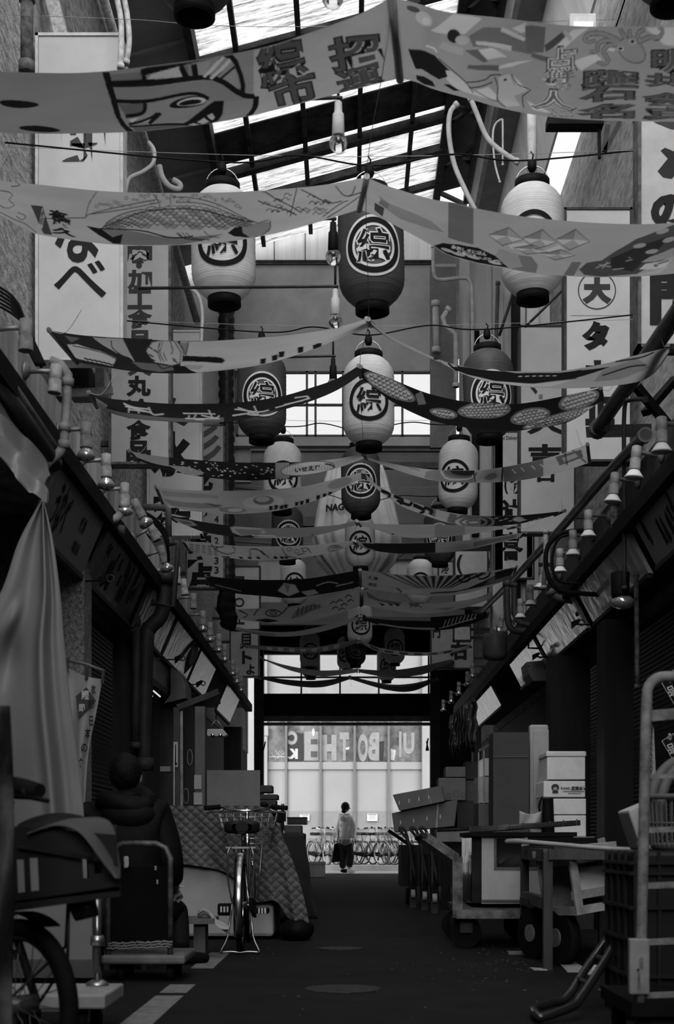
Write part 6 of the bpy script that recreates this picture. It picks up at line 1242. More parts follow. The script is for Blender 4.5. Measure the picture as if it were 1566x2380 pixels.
def cloth(u, v):
    e = [(130, 1912), (175, 1903), (255, 1910), (277, 2000), (278, 2044)]; f = [(62, 1938), (130, 1918), (185, 1935), (235, 2000), (262, 2040)]
    A_, B_ = spline([(x, y, 0) for x, y in e], 30), spline([(x, y, 0) for x, y in f], 30); k = min(int(v*30), 29); a, b = A_[k].lerp(A_[k+1], v*30-k), B_[k].lerp(B_[k+1], v*30-k); q_ = a.lerp(b, u)
    return P(q_.x, q_.y, DB-.26-.02*math.sin(6*v+4*u)+.22*(1-u)*(1-v))
MB().grid(cloth, 20, 40).build('cover_cloth', mat(.085, .8, var=.12, trans=.1, name='cover_cloth'), t, solid=.004)
# ---- cart and boards behind it
t = thing('flat_cart', 'pale low cart deck with a chromed post at the lower left', 'cart', (P(140, 0, 5.4).x, 5.5, 0)); x0, x1 = P(-60, 0, 5.3).x, P(246, 0, 5.3).x
m = MB(); m.box(x0, x1, 5.28, 5.72, .11, .165); m.build('deck', mat(.28, .6, var=.2, name='pale_deck'), t, bev=.008); m = MB(); a = P(224, 2298, 5.6); m.tube([(a.x, 5.62, .16), (a.x, 5.62, P(0, 2075, 5.62).z)], .017, 12); m.build('post', mat(.16, .2, metal=.8, var=.3, name='dull_chrome'), t); m = MB(); m.lathe([(.05, 0), (.045, .012), (.022, .025)], 16, 0, Matrix.Translation((a.x, 5.62, .165))); m.cyl((a.x, 5.62, .33), (a.x, 5.62, .37), .028); m.build('collar', STEEL, t)
for x in (x0+.15, x1-.1):
    for y in (5.36, 5.64): m = MB(); m.tube([(x-.02, y, .05), (x+.02, y, .05)], .05, 14); w2_ = m.build('wheel', RUBBER, t); m = MB(); m.bar((x, y, .05), (x, y, .11), .05, .04); m.build('fork', IRON, w2_)
tag(MB().box(*pxbox(40, 214, 2100, 2232, 6.3, .04)).box(P(40,0,6.3).x, P(214,0,6.3).x, 6.3, 6.34, 0, .2).build('leaning_board', mat(.14, .6, var=.1, name='board_grey')), 'plain grey board standing behind the near wheel', 'board')
tag(MB().box(*pxbox(30, 225, 2232, 2300, 6.1, .05)).box(P(30,0,6.1).x, P(225,0,6.1).x, 6.1, 6.15, 0, .15).build('foot_board', mat(.06, .7, var=.2, name='panel_dark')), 'darker board at the foot of the plain grey board', 'board')
tag(MB().tube([P(205, 2225, 6.6), P(203, 2140, 6.6), P(212, 2060, 6.6)], .05, 12).build('bright_pipe', mat(.2, .2, metal=.7, var=.3, name='shiny_pipe')), 'shiny pipe behind the headlamp of the delivery bicycle', 'pipe')
# ---- covers in the road
for lab, px, py, r in (('round cover in the road nearer the camera', 797, 2299, .2), ('round cover in the road farther away', 790, 2205, .16)):
    c = P(px, py, gd(py)); t = thing('manhole_cover', lab, 'cover', (c.x, c.y, 0)); m = MB(); m.lathe([(r, 0), (r, .004), (r-.02, .005)], 28, 0, Matrix.Translation((c.x, c.y, 0))); m.build('plate', mat(.035, .6, metal=.3, var=.5, sc=20, name='cast_iron'), t)
# ================================================================ the right side
d = 9.8; wx = lambda x, d_=9.8: P(x, 0, d_).x
# flat handcart carrying the freezer
t = thing('handcart', 'wooden flatbed handcart with angled handle posts under the freezer', 'cart', (1.2, 10.2, 0)); x0, x1 = wx(1064), wx(1330); HC = mat(.085, .7, var=.45, sc=8, name='worn_wood'); m = MB(); m.box(x0, x1, 9.72, 10.9, .235, .285); m.build('deck', HC, t); m = MB(); m.box(x0-.02, x1, 9.66, 9.72, .215, .275); m.build('side_rail', mat(.12, .6, var=.5, sc=9, name='worn_rail'), t)
for yy in (9.7, 10.85):
    m = MB(); a = P(1066, 2110, 9.7); m.bar((wx(1060), yy, .22), (wx(1060), yy, .65), .07, .06); m.bar((wx(1060), yy, .64), (wx(985), yy+.02, .80), .05, .06); m.build('handle_post', mat(.15, .6, var=.5, sc=10, name='scuffed_grey') if yy < 10 else BLACK, t)
m = MB(); m.tube([(wx(985), 9.68, .8), (wx(985), 10.9, .8)], .02, 8); m.build('push_bar', IRON, t)
for x in (1082, 1240):
    for yy in (9.8, 10.7): m = MB(); m.tube([(wx(x), yy-.025, .112), (wx(x), yy+.025, .112)], .112, 20); w_ = m.build('wheel', RUBBER, t); m = MB(); m.bar((wx(x), yy-.04, .11), (wx(x), yy-.04, .22), .09, .02); m.build('fork', IRON, w_)
# display freezer
t = thing('display_freezer', 'white display freezer with a dark window on the handcart', 'freezer', (wx(1190), 10.2, .3)); x0, x1, z0, z1 = wx(1118), wx(1330), .315, P(0, 1944, 9.75).z; FW = mat(.36, .4, var=.08, name='freezer_white')
fr = MB(); w0, w1, v0, v1 = wx(1152), wx(1300), P(0, 2016, 9.75).z, P(0, 1949, 9.75).z
fr.box(x0, w0, 9.76, 10.7, z0, z1); fr.box(w0, x1, 9.76, 10.7, z0, v0); fr.box(w0, x1, 9.76, 10.7, v1, z1); fr.box(w0, x1, 10.1, 10.7, v0, v1); fr.box(w1, x1, 9.76, 10.1, v0, v1); fr.build('cabinet', FW, t)
m = MB(); m.box(wx(1096), x0, 9.8, 10.68, z0, z1); m.build('side_panel', mat(.03, .08, metal=.3, var=.3, sc=3, bump=.2, bsc=5, name='gloss_black'), t, bev=.01); m = MB(); m.box(w0, w1, 9.765, 9.77, v0, v1); m.build('window', mat(.02, .05, var=0, alpha=.35, name='dark_glass'), t)
m = MB(); a_, b_2 = .018, 9.755
m.box(w0-a_, w1, b_2, 9.77, v0-a_, v0); m.box(w0-a_, w1, b_2, 9.77, v1, v1+a_); m.box(w0-a_, w0, b_2, 9.77, v0, v1); m.build('window_frame', mat(.1, .4, name='grey_frame'), t); m = MB(); m.box(wx(1092), x1+.02, 9.72, 10.72, z1, z1+.03); m.build('top_edge', BLACK, t); m = MB(); m.box(x0, x1, 9.745, 9.76, z0+.015, z0+.03); m.build('base_strip', mat(.1, .5, name='strip'), t)
m = MB(); m.grid(lambda u, v: Vector((w0+.03+(w1-w0-.06)*u, 9.82+.2*v, v0+.02+.11*u*(1-v)+.03*math.sin(9*u+5*v))), 20, 10); m.build('cloth_inside', mat(.3, .8, var=.2, name='cloth_pale'), t)
t = thing('wire_shelf', 'dark wire shelf with chains lying on the freezer', 'shelf', (wx(1220), 10, z1+.03)); m = MB()
for k in range(6): m.tube([P(1092, 1934-k*2, 9.75+.1*k), P(1348, 1916-k*1.5, 9.85+.1*k)], .008, 6)
for k in range(9): a, b = P(1092+k*31, 1934-k*2.1, 9.75), P(1092+k*31, 1922-k*2.1, 10.3); m.tube([a, b], .006, 6)
m.build('grid', mat(.05, .4, metal=.5, name='wire_dark'), t); m = MB()
for k in range(22): p = P(1180+k*7, 1925-k*.7, 9.74); m.tube([p+Vector((.014*math.cos(a_), .004*math.sin(3*a_), .008*math.sin(a_))) for a_ in [2*math.pi*j/8 for j in range(8)]], .003, 4, closed=True)
ch = m.build('chain', IRON, t); ch['kind'] = 'stuff'
# wooden work table
t = thing('work_table', 'dark wooden work table with square legs in front of the freezer', 'table', (1.4, 8.7, 0)); TB = mat(.06, .65, var=.35, sc=6, streak=1, name='table_wood')
for x, y, dd in ((1272, 2255, 8.08), (1219, 2212, 9.45), (1445, 2255, 8.08), (1400, 2212, 9.45)):
    m = MB(); X_ = wx(x, dd); m.box(X_-.027, X_+.027, dd-.027, dd+.027, 0, .695); m.build('leg', TB, t)
m = MB(); m.bar((wx(1272, 8.08), 8.08, .675), (wx(1219, 9.45), 9.45, .675), .05, .075); m.bar((wx(1272, 8.08), 8.08, .39), (wx(1219, 9.45), 9.45, .38), .045, .07); m.build('side_rail', mat(.085, .65, var=.3, name='rail_wood'), t); m = MB(); m.bar((wx(1272, 8.08), 8.05, .68), (wx(1445, 8.08), 8.05, .68), .04, .06); m.build('front_rail', TB, t)
m = MB(); m.box(wx(1219, 9.45)+.0, wx(1400, 9.45), 8.1, 9.45, .70, .725); m.build('top', TB, t)
# pallets of timber, tilted crate
X_ = Matrix.Translation(P(1362, 2120, 8.3)) @ Matrix.Rotation(math.radians(-8), 4, 'Y') @ Matrix.Rotation(math.radians(20), 4, 'Z')
t = thing('wooden_crate', 'open wooden crate tilted beside the work table', 'crate', tuple(P(1362, 2125, 8.3)))
CRW = mat(.3, .7, var=.3, sc=7, name='crate_wood')
def slat(x0, x1, y0, y1, z0, z1, n, m_=CRW): m = MB(); m.box(x0, x1, y0, y1, z0, z1, 0, X_); m.build(n, m_, t)
slat(-.13, .2, -.1, -.08, .0, .05, 'bottom_slat'); slat(-.13, .2, -.1, -.08, .09, .14, 'slat'); slat(-.13, .2, -.1, -.08, .30, .36, 'slat'); slat(-.13, -.08, -.12, -.1, 0, .36, 'post'); slat(-.15, .2, -.12, .3, .36, .40, 'lid'); slat(-.13, -.11, -.08, .3, 0, .05, 'side_slat'); slat(-.13, -.11, -.08, .3, .3, .36, 'side_slat'); slat(-.13, .2, .28, .3, 0, .36, 'back_panel'); slat(-.07, .2, -.02, .0, .12, .27, 'paper_stack', mat(.6, .7, var=.15, sc=3, name='paper_dusty'))
t = thing('two_wheel_barrow', 'low barrow on two rubber wheels under the work table', 'cart', (wx(1290, 9), 9, 0)); m = MB(); m.box(wx(1225, 9), wx(1400, 9), 8.7, 9.4, .33, .38); m.build('bed', DARKWOOD, t)
for x, dd, r in ((1243, 8.9, .165), (1303, 8.4, .17)):
    m = MB(); c = Vector((wx(x, dd), dd, r)); av = Vector((.92, .4, 0)); m.tube([c-av*.035, c+av*.035], r, 24); w_ = m.build('wheel', RUBBER, t); m = MB(); m.tube([c-av*.045, c+av*.045], r*.34, 20); m.build('hub', mat(.16, .5, var=.4, name='hub_paint'), w_)
m = MB(); m.box(wx(1240, 9), wx(1260, 9), 8.8, 9.3, .17, .34); m.build('axle_frame', IRON, t)
tag(MB().box(*pxbox(1300, 1390, 2000, 2100, 9.3, .4)).build('toolbox', mat(.045, .5, var=.2, name='dark_box')), 'dark box standing on the barrow behind the tilted crate', 'box')
# long pale stick
tag(MB().tube(spline([P(1178, 1957, 7.6), P(1215, 1956, 7.4), P(1300, 1963, 7.2), P(1400, 1972, 6.9), P(1500, 1977, 6.6)], 24), [.016]*6+[.012]*19, 8).build('pale_pole', mat(.36, .5, var=.1, name='pale_pole')), 'long pale pole lying across the table towards the roll cage', 'pole')
t = thing('timber_stack', 'dark rail with pale end blocks on the work table', 'timber', tuple(P(1300, 1960, 9))); m = MB(); m.bar(P(1222, 1953, 9), P(1392, 1953, 9), .05, .035); m.build('rail', BLACK, t)
for x in (1216, 1395): m = MB(); m.bar(P(x, 1948, 8.98), P(x+4, 1966, 8.98), .04, .05); m.build('end_block', mat(.2, .7, name='block'), t)
# chest freezer with stacked foam boxes
t = thing('chest_freezer', 'long low chest with pale lid strips under the foam boxes', 'freezer', (wx(1300, 12), 12.3, 0)); m = MB(); m.box(wx(1110, 12), wx(1375, 12), 11.9, 12.9, 0, .74); m.build('body', mat(.03, .5, var=.2, name='dark_chest'), t); m = MB(); m.box(wx(1110, 12), wx(1375, 12), 11.88, 12.9, .745, .80); m.build('lid', mat(.25, .5, name='lid_grey'), t)
def zpx(y, d_): return P(0, y, d_).z
sb = [(1271, 1360, 1746, 1812, 'plain white foam box with lid, topmost of the stack on the right'), (1263, 1360, 1815, 1853, 'white foam box printed with a shell mark and 広栄水産'), (1286, 1362, 1856, 1893, 'white foam box under the printed one'), (1286, 1362, 1895, 1940, 'white foam box lowest in the stack behind the wire shelf')]
for i, (x0, x1, y0, y1, lab) in enumerate(sb):
    t = carton('foam_box', lab, 'box', x0, x1, y0, y1, 11.95, .5, STYRO, i == 0, 'white foam boxes on the right', z0=zpx(y1 if i < 3 else 0, 11.95) if i < 3 else .80)
    if i == 1:
        Art().ell(.06, 1290, 1830, 9, 8, 0, 1).ell(.4, 1290, 1833, 5, 4, 0, 2).poly(.06, [(1284, 1838), (1296, 1838), (1297, 1843), (1283, 1843)], 1).text(.05, '株式会社', 1314, 1832, 22, 6, bold=.03).text(.05, '広栄水産', 1345, 1832, 36, 10, bold=.05).line(.15, [(1308, 1839.5), (1358, 1839.5)], 1.6).line(.15, [(1320, 1844), (1350, 1844)], 1.4).mesh('lettering', flatpx(11.945), t)
t = thing('bucket', 'black bucket with a bail standing left of the foam boxes', 'bucket', tuple(P(1272, 1936, 12))); c = P(1272, 0, 11.95); m = MB(); m.lathe([(.05, .80), (.058, .82), (.045, 1.13), (.04, 1.13)], 18, 0, Matrix.Translation((c.x, 11.92, 0))); m.build('shell', BLACK, t); m = MB(); m.tube(spline([P(1260, 1852, 11.85), P(1252, 1875, 11.85), P(1258, 1893, 11.85)], 8), .008, 6); m.build('bail', BLACK, t)
t = thing('foam_slab', 'tall white foam lid standing upright behind the bucket', 'box', (wx(1250, 12.6), 12.6, .8)); m = MB(); m.box(wx(1231, 12.6), wx(1275, 12.6), 12.6, 12.72, .8, zpx(1684, 12.6)); m.build('slab', mat(.4, .8, var=.08, name='foam_grey'), t, bev=.02); m = MB(); m.box(wx(1238, 12.6), wx(1275, 12.6), 12.585, 12.6, .9, zpx(1697, 12.6)); m.build('raised_panel', mat(.38, .8, var=.08, name='foam_grey2'), t, bev=.012)
tag(MB().grid(lambda u, v: P(1206+52*u, 1884+44*v+8*math.sin(3*u)*(1-v), 11.86-.05*math.sin(math.pi*u)-.02*math.sin(8*u+3*v)), 16, 10).build('white_bag', mat(.4, .6, var=.1, name='bag_plastic'), solid=.004), 'slumped white bag on the chest left of the bucket', 'bag')
t = thing('tall_carton', 'tall flat brown carton standing on the chest', 'box', (wx(1188, 12.4), 12.5, .8)); m = MB(); m.box(wx(1146, 12.4), wx(1229, 12.4), 12.4, 12.8, .8, zpx(1702, 12.4)); m.build('body', mat(.065, .8, var=.08, name='dark_card'), t); m = MB(); m.box(wx(1146, 12.4), wx(1229, 12.4), 12.39, 12.4, zpx(1759, 12.4)-.004, zpx(1759, 12.4)+.004); m.build('seam', mat(.12, .8, name='seam'), t)
t = thing('glass_cabinet', 'narrow glazed cabinet left of the tall carton', 'cabinet', (wx(1128, 13), 13.2, 0)); m = MB(); m.box(wx(1112, 13), wx(1150, 13), 13, 13.5, 0, zpx(1868, 13)); m.build('base', mat(.1, .6, name='cab'), t); m = MB(); m.box(wx(1112, 13), wx(1148, 13), 13.02, 13.5, zpx(1866, 13), zpx(1805, 13)); m.build('drawer_unit', mat(.3, .5, var=.15, name='cab_pale'), t); m = MB(); m.box(wx(1124, 13), wx(1148, 13), 13.02, 13.5, zpx(1803, 13), zpx(1762, 13)); m.build('glass_box', mat(.45, .2, var=.15, streak=1, name='milky_glass'), t); m = MB(); m.bar(P(1112, 1745, 13), P(1148, 1725, 13.05), .02); m.bar(P(1124, 1741, 13), P(1124, 1868, 13), .012); m.bar(P(1112, 1748, 13), P(1112, 1868, 13), .012); m.build('frame', GALV, t)
# cartons on the far right cart
FC = mat(.2, .75, var=.1, name='far_carton'); DD = 16.8
carton('carton', 'small pale carton on top of the far right pile', 'box', 1036, 1082, 1782, 1806, DD+.3, .4, FC, False, 'cartons on the far right'); carton('carton', 'upright dark-backed carton beside the small pale one', 'box', 1082, 1112, 1770, 1812, DD+.5, .4, mat(.07, .8, name='c3'), False, 'cartons on the far right'); 
t = carton('carton', 'carton with faint round fruit prints in the far right pile', 'box', 1019, 1082, 1808, 1860, DD+.25, .4, FC, False, 'cartons on the far right'); Art().ring(.1, 1042, 1850, 5, 5, 1.2).ring(.1, 1060, 1846, 6, 7, 1.2).ring(.1, 1076, 1848, 4, 5, 1.2).mesh('print', flatpx(DD+.24), t)
carton('carton', 'plain carton at the right of the fruit print one', 'box', 1082, 1108, 1814, 1862, DD+.4, .4, mat(.12, .8, name='c4'), False, 'cartons on the far right')
def slant(label, quadpts, d_, th, m_):
    t = thing('carton', label, 'box', tuple(P(*quadpts[3], d_)), 'cartons on the far right'); m = MB(); m.prism([P(x, y, d_) for x, y in quadpts], (.05, th, 0)); m.build('body', m_, t, bev=.012)
    (x0, y0), (x1, y1), (x2, y2), (x3, y3) = quadpts; m = MB(); a, b = P(x0+(x1-x0)*.7, y0+(y1-y0)*.7, d_-.005), P(x3+(x2-x3)*.7, y3+(y2-y3)*.7, d_-.005); m.bar(a, b, .02, .006); m.build('strap', PALE, t)
    for k in range(4):
        f = (k+.6)/5; a = P(x0+(x1-x0)*f+2, (y0+(y1-y0)*f+y3+(y2-y3)*f)/2-2, d_-.004); m = MB(); m.bar(a, a-Vector((0, 0, .045)), .012, .006); m.build('vent_slot', WHITE, t)
slant('slanting carton on top of the leaning pair on the far right', [(912, 1847), (1026, 1826), (1034, 1862), (928, 1885)], DD, .5, FC); slant('long slanting carton leaning under the other on the far right', [(910, 1890), (1064, 1858), (1056, 1920), (916, 1934)], DD+.1, .55, mat(.17, .75, var=.1, name='far_carton2'))
carton('carton', 'dark end carton right of the slanting ones', 'box', 1062, 1108, 1862, 1925, DD+.3, .5, mat(.05, .8, name='c5'), False, 'cartons on the far right'); carton('foam_box', 'white foam box below the slanting cartons', 'box', 1014, 1108, 1928, 1957, DD-.3, .5, mat(.3, .8, name='foam_far'), False)
t = thing('cage_cart', 'dark high-sided cart carrying the slanting cartons', 'cart', (wx(1010, DD), DD+.2, 0)); m = MB(); m.box(wx(930, DD), wx(1110, DD), DD-.2, DD+.7, .22, .72); m.build('body', mat(.008, .6, spec=.2, name='cart_dark'), t); m = MB(); m.box(wx(958, DD), wx(1110, DD), DD-.3, DD+.7, .15, .22); m.build('deck', mat(.05, .6, var=.4, name='cart_deck'), t); m = MB(); m.tube([P(1015, 1930, DD-.3), P(1108, 1926, DD-.3)], .02, 8); m.build('rail', IRON, t)
for x in (948, 1085): m = MB(); m.tube([(wx(x, DD)-.03, DD-.15, .1), (wx(x, DD)+.03, DD-.15, .1)], .1, 16); m.build('wheel', RUBBER, t)
for i, (x, dd, lab) in enumerate(((958, 15.8, 'left'), (985, 15.2, 'middle'), (1008, 14.6, 'right'))):
    t = thing('folded_trolley', 'folded hand trolley standing on end before the far cart, %s of three' % lab, 'trolley', (wx(x, dd), dd, 0)); X0 = wx(x, dd); zt = P(0, 1928, dd).z
    m = MB(); m.box(X0-.04, X0+.05, dd, dd+.06, .12, .62); m.build('deck', BLACK, t); m = MB(); m.tube(spline([(X0-.02, dd-.02, .2), (X0-.03, dd-.02, zt-.2), (X0-.14, dd-.02, zt-.01), (X0-.12, dd-.02, zt+.02), (X0-.06, dd-.02, zt-.08), (X0+.04, dd-.02, .3)], 20), .016, 8); m.build('handle', mat(.04, .4, metal=.3, var=.5, name='black_tube'), t); m = MB(); m.tube([(X0-.02, dd-.05, .16), (X0+.03, dd-.05, .16)], .05, 14); m.build('wheel', mat(.34, .5, var=.2, name='white_wheel'), t); m = MB(); m.box(X0-.03, X0+.04, dd-.03, dd+.05, .0, .13); m.build('caster_frame', IRON, t)
m = MB(); m.bar(P(902, 1930, 16.2), P(958, 1968, 16.2), .05, .04); m.bar(P(958, 1966, 16.2), P(962, 2050, 16.2), .04, .04); tag(m.build('push_bar', BLACK), 'black angled push bar sticking out of the far cart', 'bar')
# ---- near right: roll cage, black mesh container, basket
RC = mat(.16, .5, var=.4, sc=16, name='chipped_grey_paint'); dR = 5.0; t = thing('roll_cage', 'grey roll cage with chipped paint at the right edge', 'cage', (wx(1560, dR), dR, 0))
m = MB(); m.tube([P(1488, 2330, dR), P(1490, 2200, dR), P(1501, 1660, dR), P(1503, 1620, dR)]+[P(1503+40-40*math.cos(a_), 1615-42*math.sin(a_), dR) for a_ in [math.pi/2*k/6 for k in range(1, 7)]]+[P(1700, 1570, dR)], .02, 12); m.build('upright', RC, t)
for y, w_ in ((1665, .04), (1806, .016), (1930, .02), (2059, .022), (2190, .022), (2314, .02)):
    m = MB(); m.bar(P(1494+(2190-y)*.01, y, dR+.01), P(1700, y-8 if y > 1700 else y-16, dR+.01), .02, w_); m.build('cross_bar', RC if y != 1665 else mat(.13, .6, var=.6, sc=12, name='taped_bar'), t)
m = MB(); m.box(*pxbox(1463, 1510, 2182, 2312, dR-.03, .04)); m.build('foot_bracket', mat(.2, .5, var=.25, name='foot_bracket'), t, bev=.006); a = Art().text(.1, 'CAP', 1490, 2238, 26, 8, rot=math.pi/2).text(.1, 'YAMATO', 1485, 2278, 40, 7, rot=math.pi/2).ell(.02, 1483, 2254, 3, 3, 0, 1); a.mesh('stamp', flatpx(dR-.032), t)
m = MB(); m.box(wx(1465, dR), wx(1720, dR), dR-.02, dR+.6, .12, .17); m.build('deck', BLACK, t)
for yy in (dR+.05, dR+.5): m = MB(); m.tube([(wx(1500, dR)-.02, yy, .055), (wx(1500, dR)+.02, yy, .055)], .055, 14); w_ = m.build('wheel', RUBBER, t); m = MB(); m.bar((wx(1500, dR), yy, .06), (wx(1500, dR), yy, .12), .05, .04); m.build('fork', IRON, w_)
dC = 5.75; t = thing('mesh_container', 'tall black ribbed container behind the roll cage', 'container', (wx(1520, dC), dC+.3, 0)); x0, x1 = wx(1470, dC), wx(1760, dC); zt = zpx(1978, dC)
m = MB(); m.box(x0, x1, dC, dC+.6, .05, zt); m.build('body', mat(.006, .5, var=.2, spec=.25, name='container_black'), t, bev=.02)
RB = mat(.015, .45, var=.3, name='rib')
for y in (2006, 2030, 2110, 2186, 2270): m = MB(); zz = P(0, y, dC).z; m.bar((x0-.01, dC-.012, zz), (x1, dC-.012, zz), .02, .012); m.bar((x0-.008, dC-.02, zz), (x0-.008, dC+.6, zz), .016, .014); m.build('hoop', RB, t)
for yy in (.12, .26, .42, .56): m = MB(); m.bar((x0-.006, dC+yy, .06), (x0-.006, dC+yy, zt), .012, .02); m.build('rib', RB, t)
for x in (1474, 1530, 1600, 1680): m = MB(); m.bar((wx(x, dC), dC-.01, .06), (wx(x, dC), dC-.01, zt), .012, .016); m.build('rib', RB, t)
for yy in (.05, .27, .5): m = MB(); m.box(x0-.01, x0+.08, dC+yy, dC+yy+.07, 0, .06); m.build('foot', BLACK, t)
t = thing('laundry_basket', 'grey slotted plastic basket on the black container', 'basket', tuple(P(1560, 1978, 5.9))); BG = mat(.09, .45, var=.1, name='basket_plastic'); c = P(1566, 1978, 5.95); zb, zr = zt+.005, zpx(1852, 5.9)
m = MB(); m.lathe([(.09, zb), (.098, zb+.012), (.10, zb+.03)], 28, 0, Matrix.Translation((c.x, 5.95, 0))); 
for k in range(30): a_ = 2*math.pi*k/30; m.bar((c.x+.1*math.cos(a_), 5.95+.1*math.sin(a_), zb+.02), (c.x+.117*math.cos(a_), 5.95+.117*math.sin(a_), zr-.02), .008, .01)
m.tube([(c.x+.108*math.cos(a_), 5.95+.108*math.sin(a_), (zb+zr)/2) for a_ in [2*math.pi*k/30 for k in range(30)]], .006, 6, closed=True); m.build('slotted_side', BG, t); m = MB(); m.tube([(c.x+.122*math.cos(a_), 5.95+.122*math.sin(a_), zr) for a_ in [2*math.pi*k/30 for k in range(30)]], .012, 8, closed=True); m.build('rim', BG, t)
for i, dx in enumerate((0, 24)): tag(MB().tube(spline([P(1508+dx, 1930, 5.95), P(1514+dx, 1850, 5.95), P(1535+dx, 1800, 5.97), P(1575+dx, 1768, 6), P(1640, 1760, 6)], 20), .024, 10).build('grey_hose', mat(.1, .5, var=.15, name='hose_grey')), 'thick grey hose arching out of the basket, %s one' % ('outer' if i == 0 else 'inner'), 'hose')
tag(MB().prism([P(1459, 1884, 6.2), P(1512, 1862, 6.2), P(1540, 1880, 6.2), P(1525, 1976, 6.2), P(1490, 1976, 6.2)], (0, .25, 0)).build('foam_tub', mat(.4, .7, var=.1, name='foam_tub'), bev=.01), 'tilted white foam tub behind the roll cage upright', 'box')
t = thing('fan_guard', 'round wire fan guard at the foot of the basket', 'fan', tuple(P(1520, 1978, 6.05))); c = P(1520, 1966, 6.06); m = MB(); m.tube([c+Vector((.075*math.cos(a_), 0, .075*math.sin(a_))) for a_ in [math.pi*k/16-.1 for k in range(18)]], .004, 6); m.build('ring', STEEL, t); m = MB()
for k in range(5): a_ = math.pi*(k+.5)/5; m.bar(c, c+Vector((.07*math.cos(a_), .0, .07*math.sin(a_))), .02, .004)
m.build('blades', mat(.3, .5, name='blade'), t)
def chain(label, x, y0, y1, d_):
    m = MB(); n_ = int((y1-y0)/7)
    for k in range(n_): p = P(x, y0+7*k, d_); e = .004*(k % 2); m.tube([p+Vector((.007*math.cos(a_)*(1-(k % 2)*.7), .007*math.cos(a_)*(k % 2), .012*math.sin(a_))) for a_ in [2*math.pi*j/8 for j in range(8)]], .0025, 4, closed=True)
    return tag(m.build('chain', mat(.12, .35, metal=.8, name='chain_steel')), label, 'chain')
chain('steel chain hanging behind the roll cage, right strand', 1513, 1590, 1800, 7.4); chain('steel chain hanging behind the roll cage, left strand', 1502, 1740, 1800, 7.4)
tag(MB().prism([P(1507, 1800, 7.6), P(1519, 1690, 7.6), P(1524, 1800, 7.6)], (0, .03, 0)).build('pale_cloth_strip', mat(.26, .7, name='cloth_strip')), 'narrow pale cloth strip behind the hanging chains', 'cloth')
for lab, y in (('upper dark diamond plate cut by the right edge', 1590), ('lower dark diamond plate cut by the right edge', 1724)):
    t = thing('diamond_plate', lab, 'sign', tuple(P(1580, y+60, 7.9))); R4 = [(1538, y-2), (1582, y-52 if y < 1700 else y-30), (1640, y), (1568, y+50)]; m = MB(); m.prism([P(a_, b_, 7.9) for a_, b_ in R4], (0, .02, 0)); m.build('plate', BLACK, t); Art().line(.35, R4, 2, 1, closed=True).text(.35, '注意', 1556, y-12, 16, 12, rot=-1.1, L=1).text(.4, '品', 1560, y+16, 20, 24, rot=-.4, L=1).mesh('lettering', flatpx(7.9), t)
# folded black trolley handle lying on the ground
t = thing('tipped_trolley', 'black tubular trolley handle lying tipped on the road', 'trolley', (wx(1320, 6), 6, 0)); BT = mat(.016, .22, var=.3, spec=.6, name='gloss_black_tube')
G = lambda x, y, d_: (lambda p: Vector((p.x, p.y, max(p.z, .02))))(P(x, y, d_))
m = MB(); m.tube(spline([G(1420, 2170, 6.5), G(1362, 2250, 6.4), G(1318, 2318, 6.2), G(1280, 2332, 6.1), G(1243, 2344, 6.0), G(1246, 2356, 5.75), G(1262, 2364, 5.7), G(1330, 2340, 5.8), G(1350, 2318, 5.9), G(1395, 2250, 6.1), G(1425, 2200, 6.2)], 44), .019, 10); m.build('handle', BT, t)
for (x, y, d_), (x2, y2, d2) in (((1385, 2222, 6.42), (1408, 2232, 6.15)), ((1345, 2275, 6.32), (1368, 2288, 6.02))): m = MB(); m.tube([G(x, y, d_), G(x2, y2, d2)], .011, 8); m.build('rung', IRON, t)
m = MB(); m.bar(G(1372, 2266, 6.2), G(1388, 2244, 6.25), .03, .006); m.build('label_plate', mat(.3, .5, var=.4, sc=30, name='label'), t)
# scraps on the road
for lab, pts in (('flat cardboard sheet on the road under the barrow', [(1282, 2224), (1305, 2222), (1358, 2252), (1345, 2262), (1318, 2262)]), ('pale offcut of card by the table leg', [(1230, 2252), (1268, 2254), (1272, 2258), (1240, 2257)]), ('torn card under the roll cage', [(1390, 2302), (1408, 2308), (1410, 2316)]), ('pale card scrap beneath the handcart', [(1188, 2172), (1228, 2176), (1232, 2182), (1200, 2182)])):
    m = MB(); m.prism([Vector((P(x, y, gd(y)).x, gd(y), .004)) for x, y in pts], (0, 0, .006)); tag(m.build('card_scrap', mat(.3, .8, var=.2, name='card_scrap')), lab, 'card')
tag(MB().box(*pxbox(1182, 1221, 2213, 2223, 9.2, .12)).build('wood_block', mat(.16, .7, var=.3, name='block2')), 'short pale wood block at the far table leg', 'block')
m = MB()
for k in range(70):
    x, y = random.gauss(1130, 90), random.gauss(2238, 26)
    if y < 2200 or y > 2330: continue
    p = P(x, y, gd(y)); r = random.uniform(.003, .01); a_ = random.uniform(0, 3); m.bar((p.x-r*math.cos(a_), p.y-r*math.sin(a_), .004), (p.x+r*math.cos(a_), p.y+r*math.sin(a_), .004), r*.8, .006)
for k in range(40):
    y = random.uniform(2080, 2370); p = P(random.uniform(560, 1250), y, gd(y)); r = random.uniform(.002, .006); m.box(p.x-r, p.x+r, p.y-r, p.y+r, 0, .004)
o = m.build('litter', mat(.07, .8, var=.5, sc=30, name='litter')); tag(o, 'pale crumbs of litter scattered over the road', 'litter', kind='stuff')
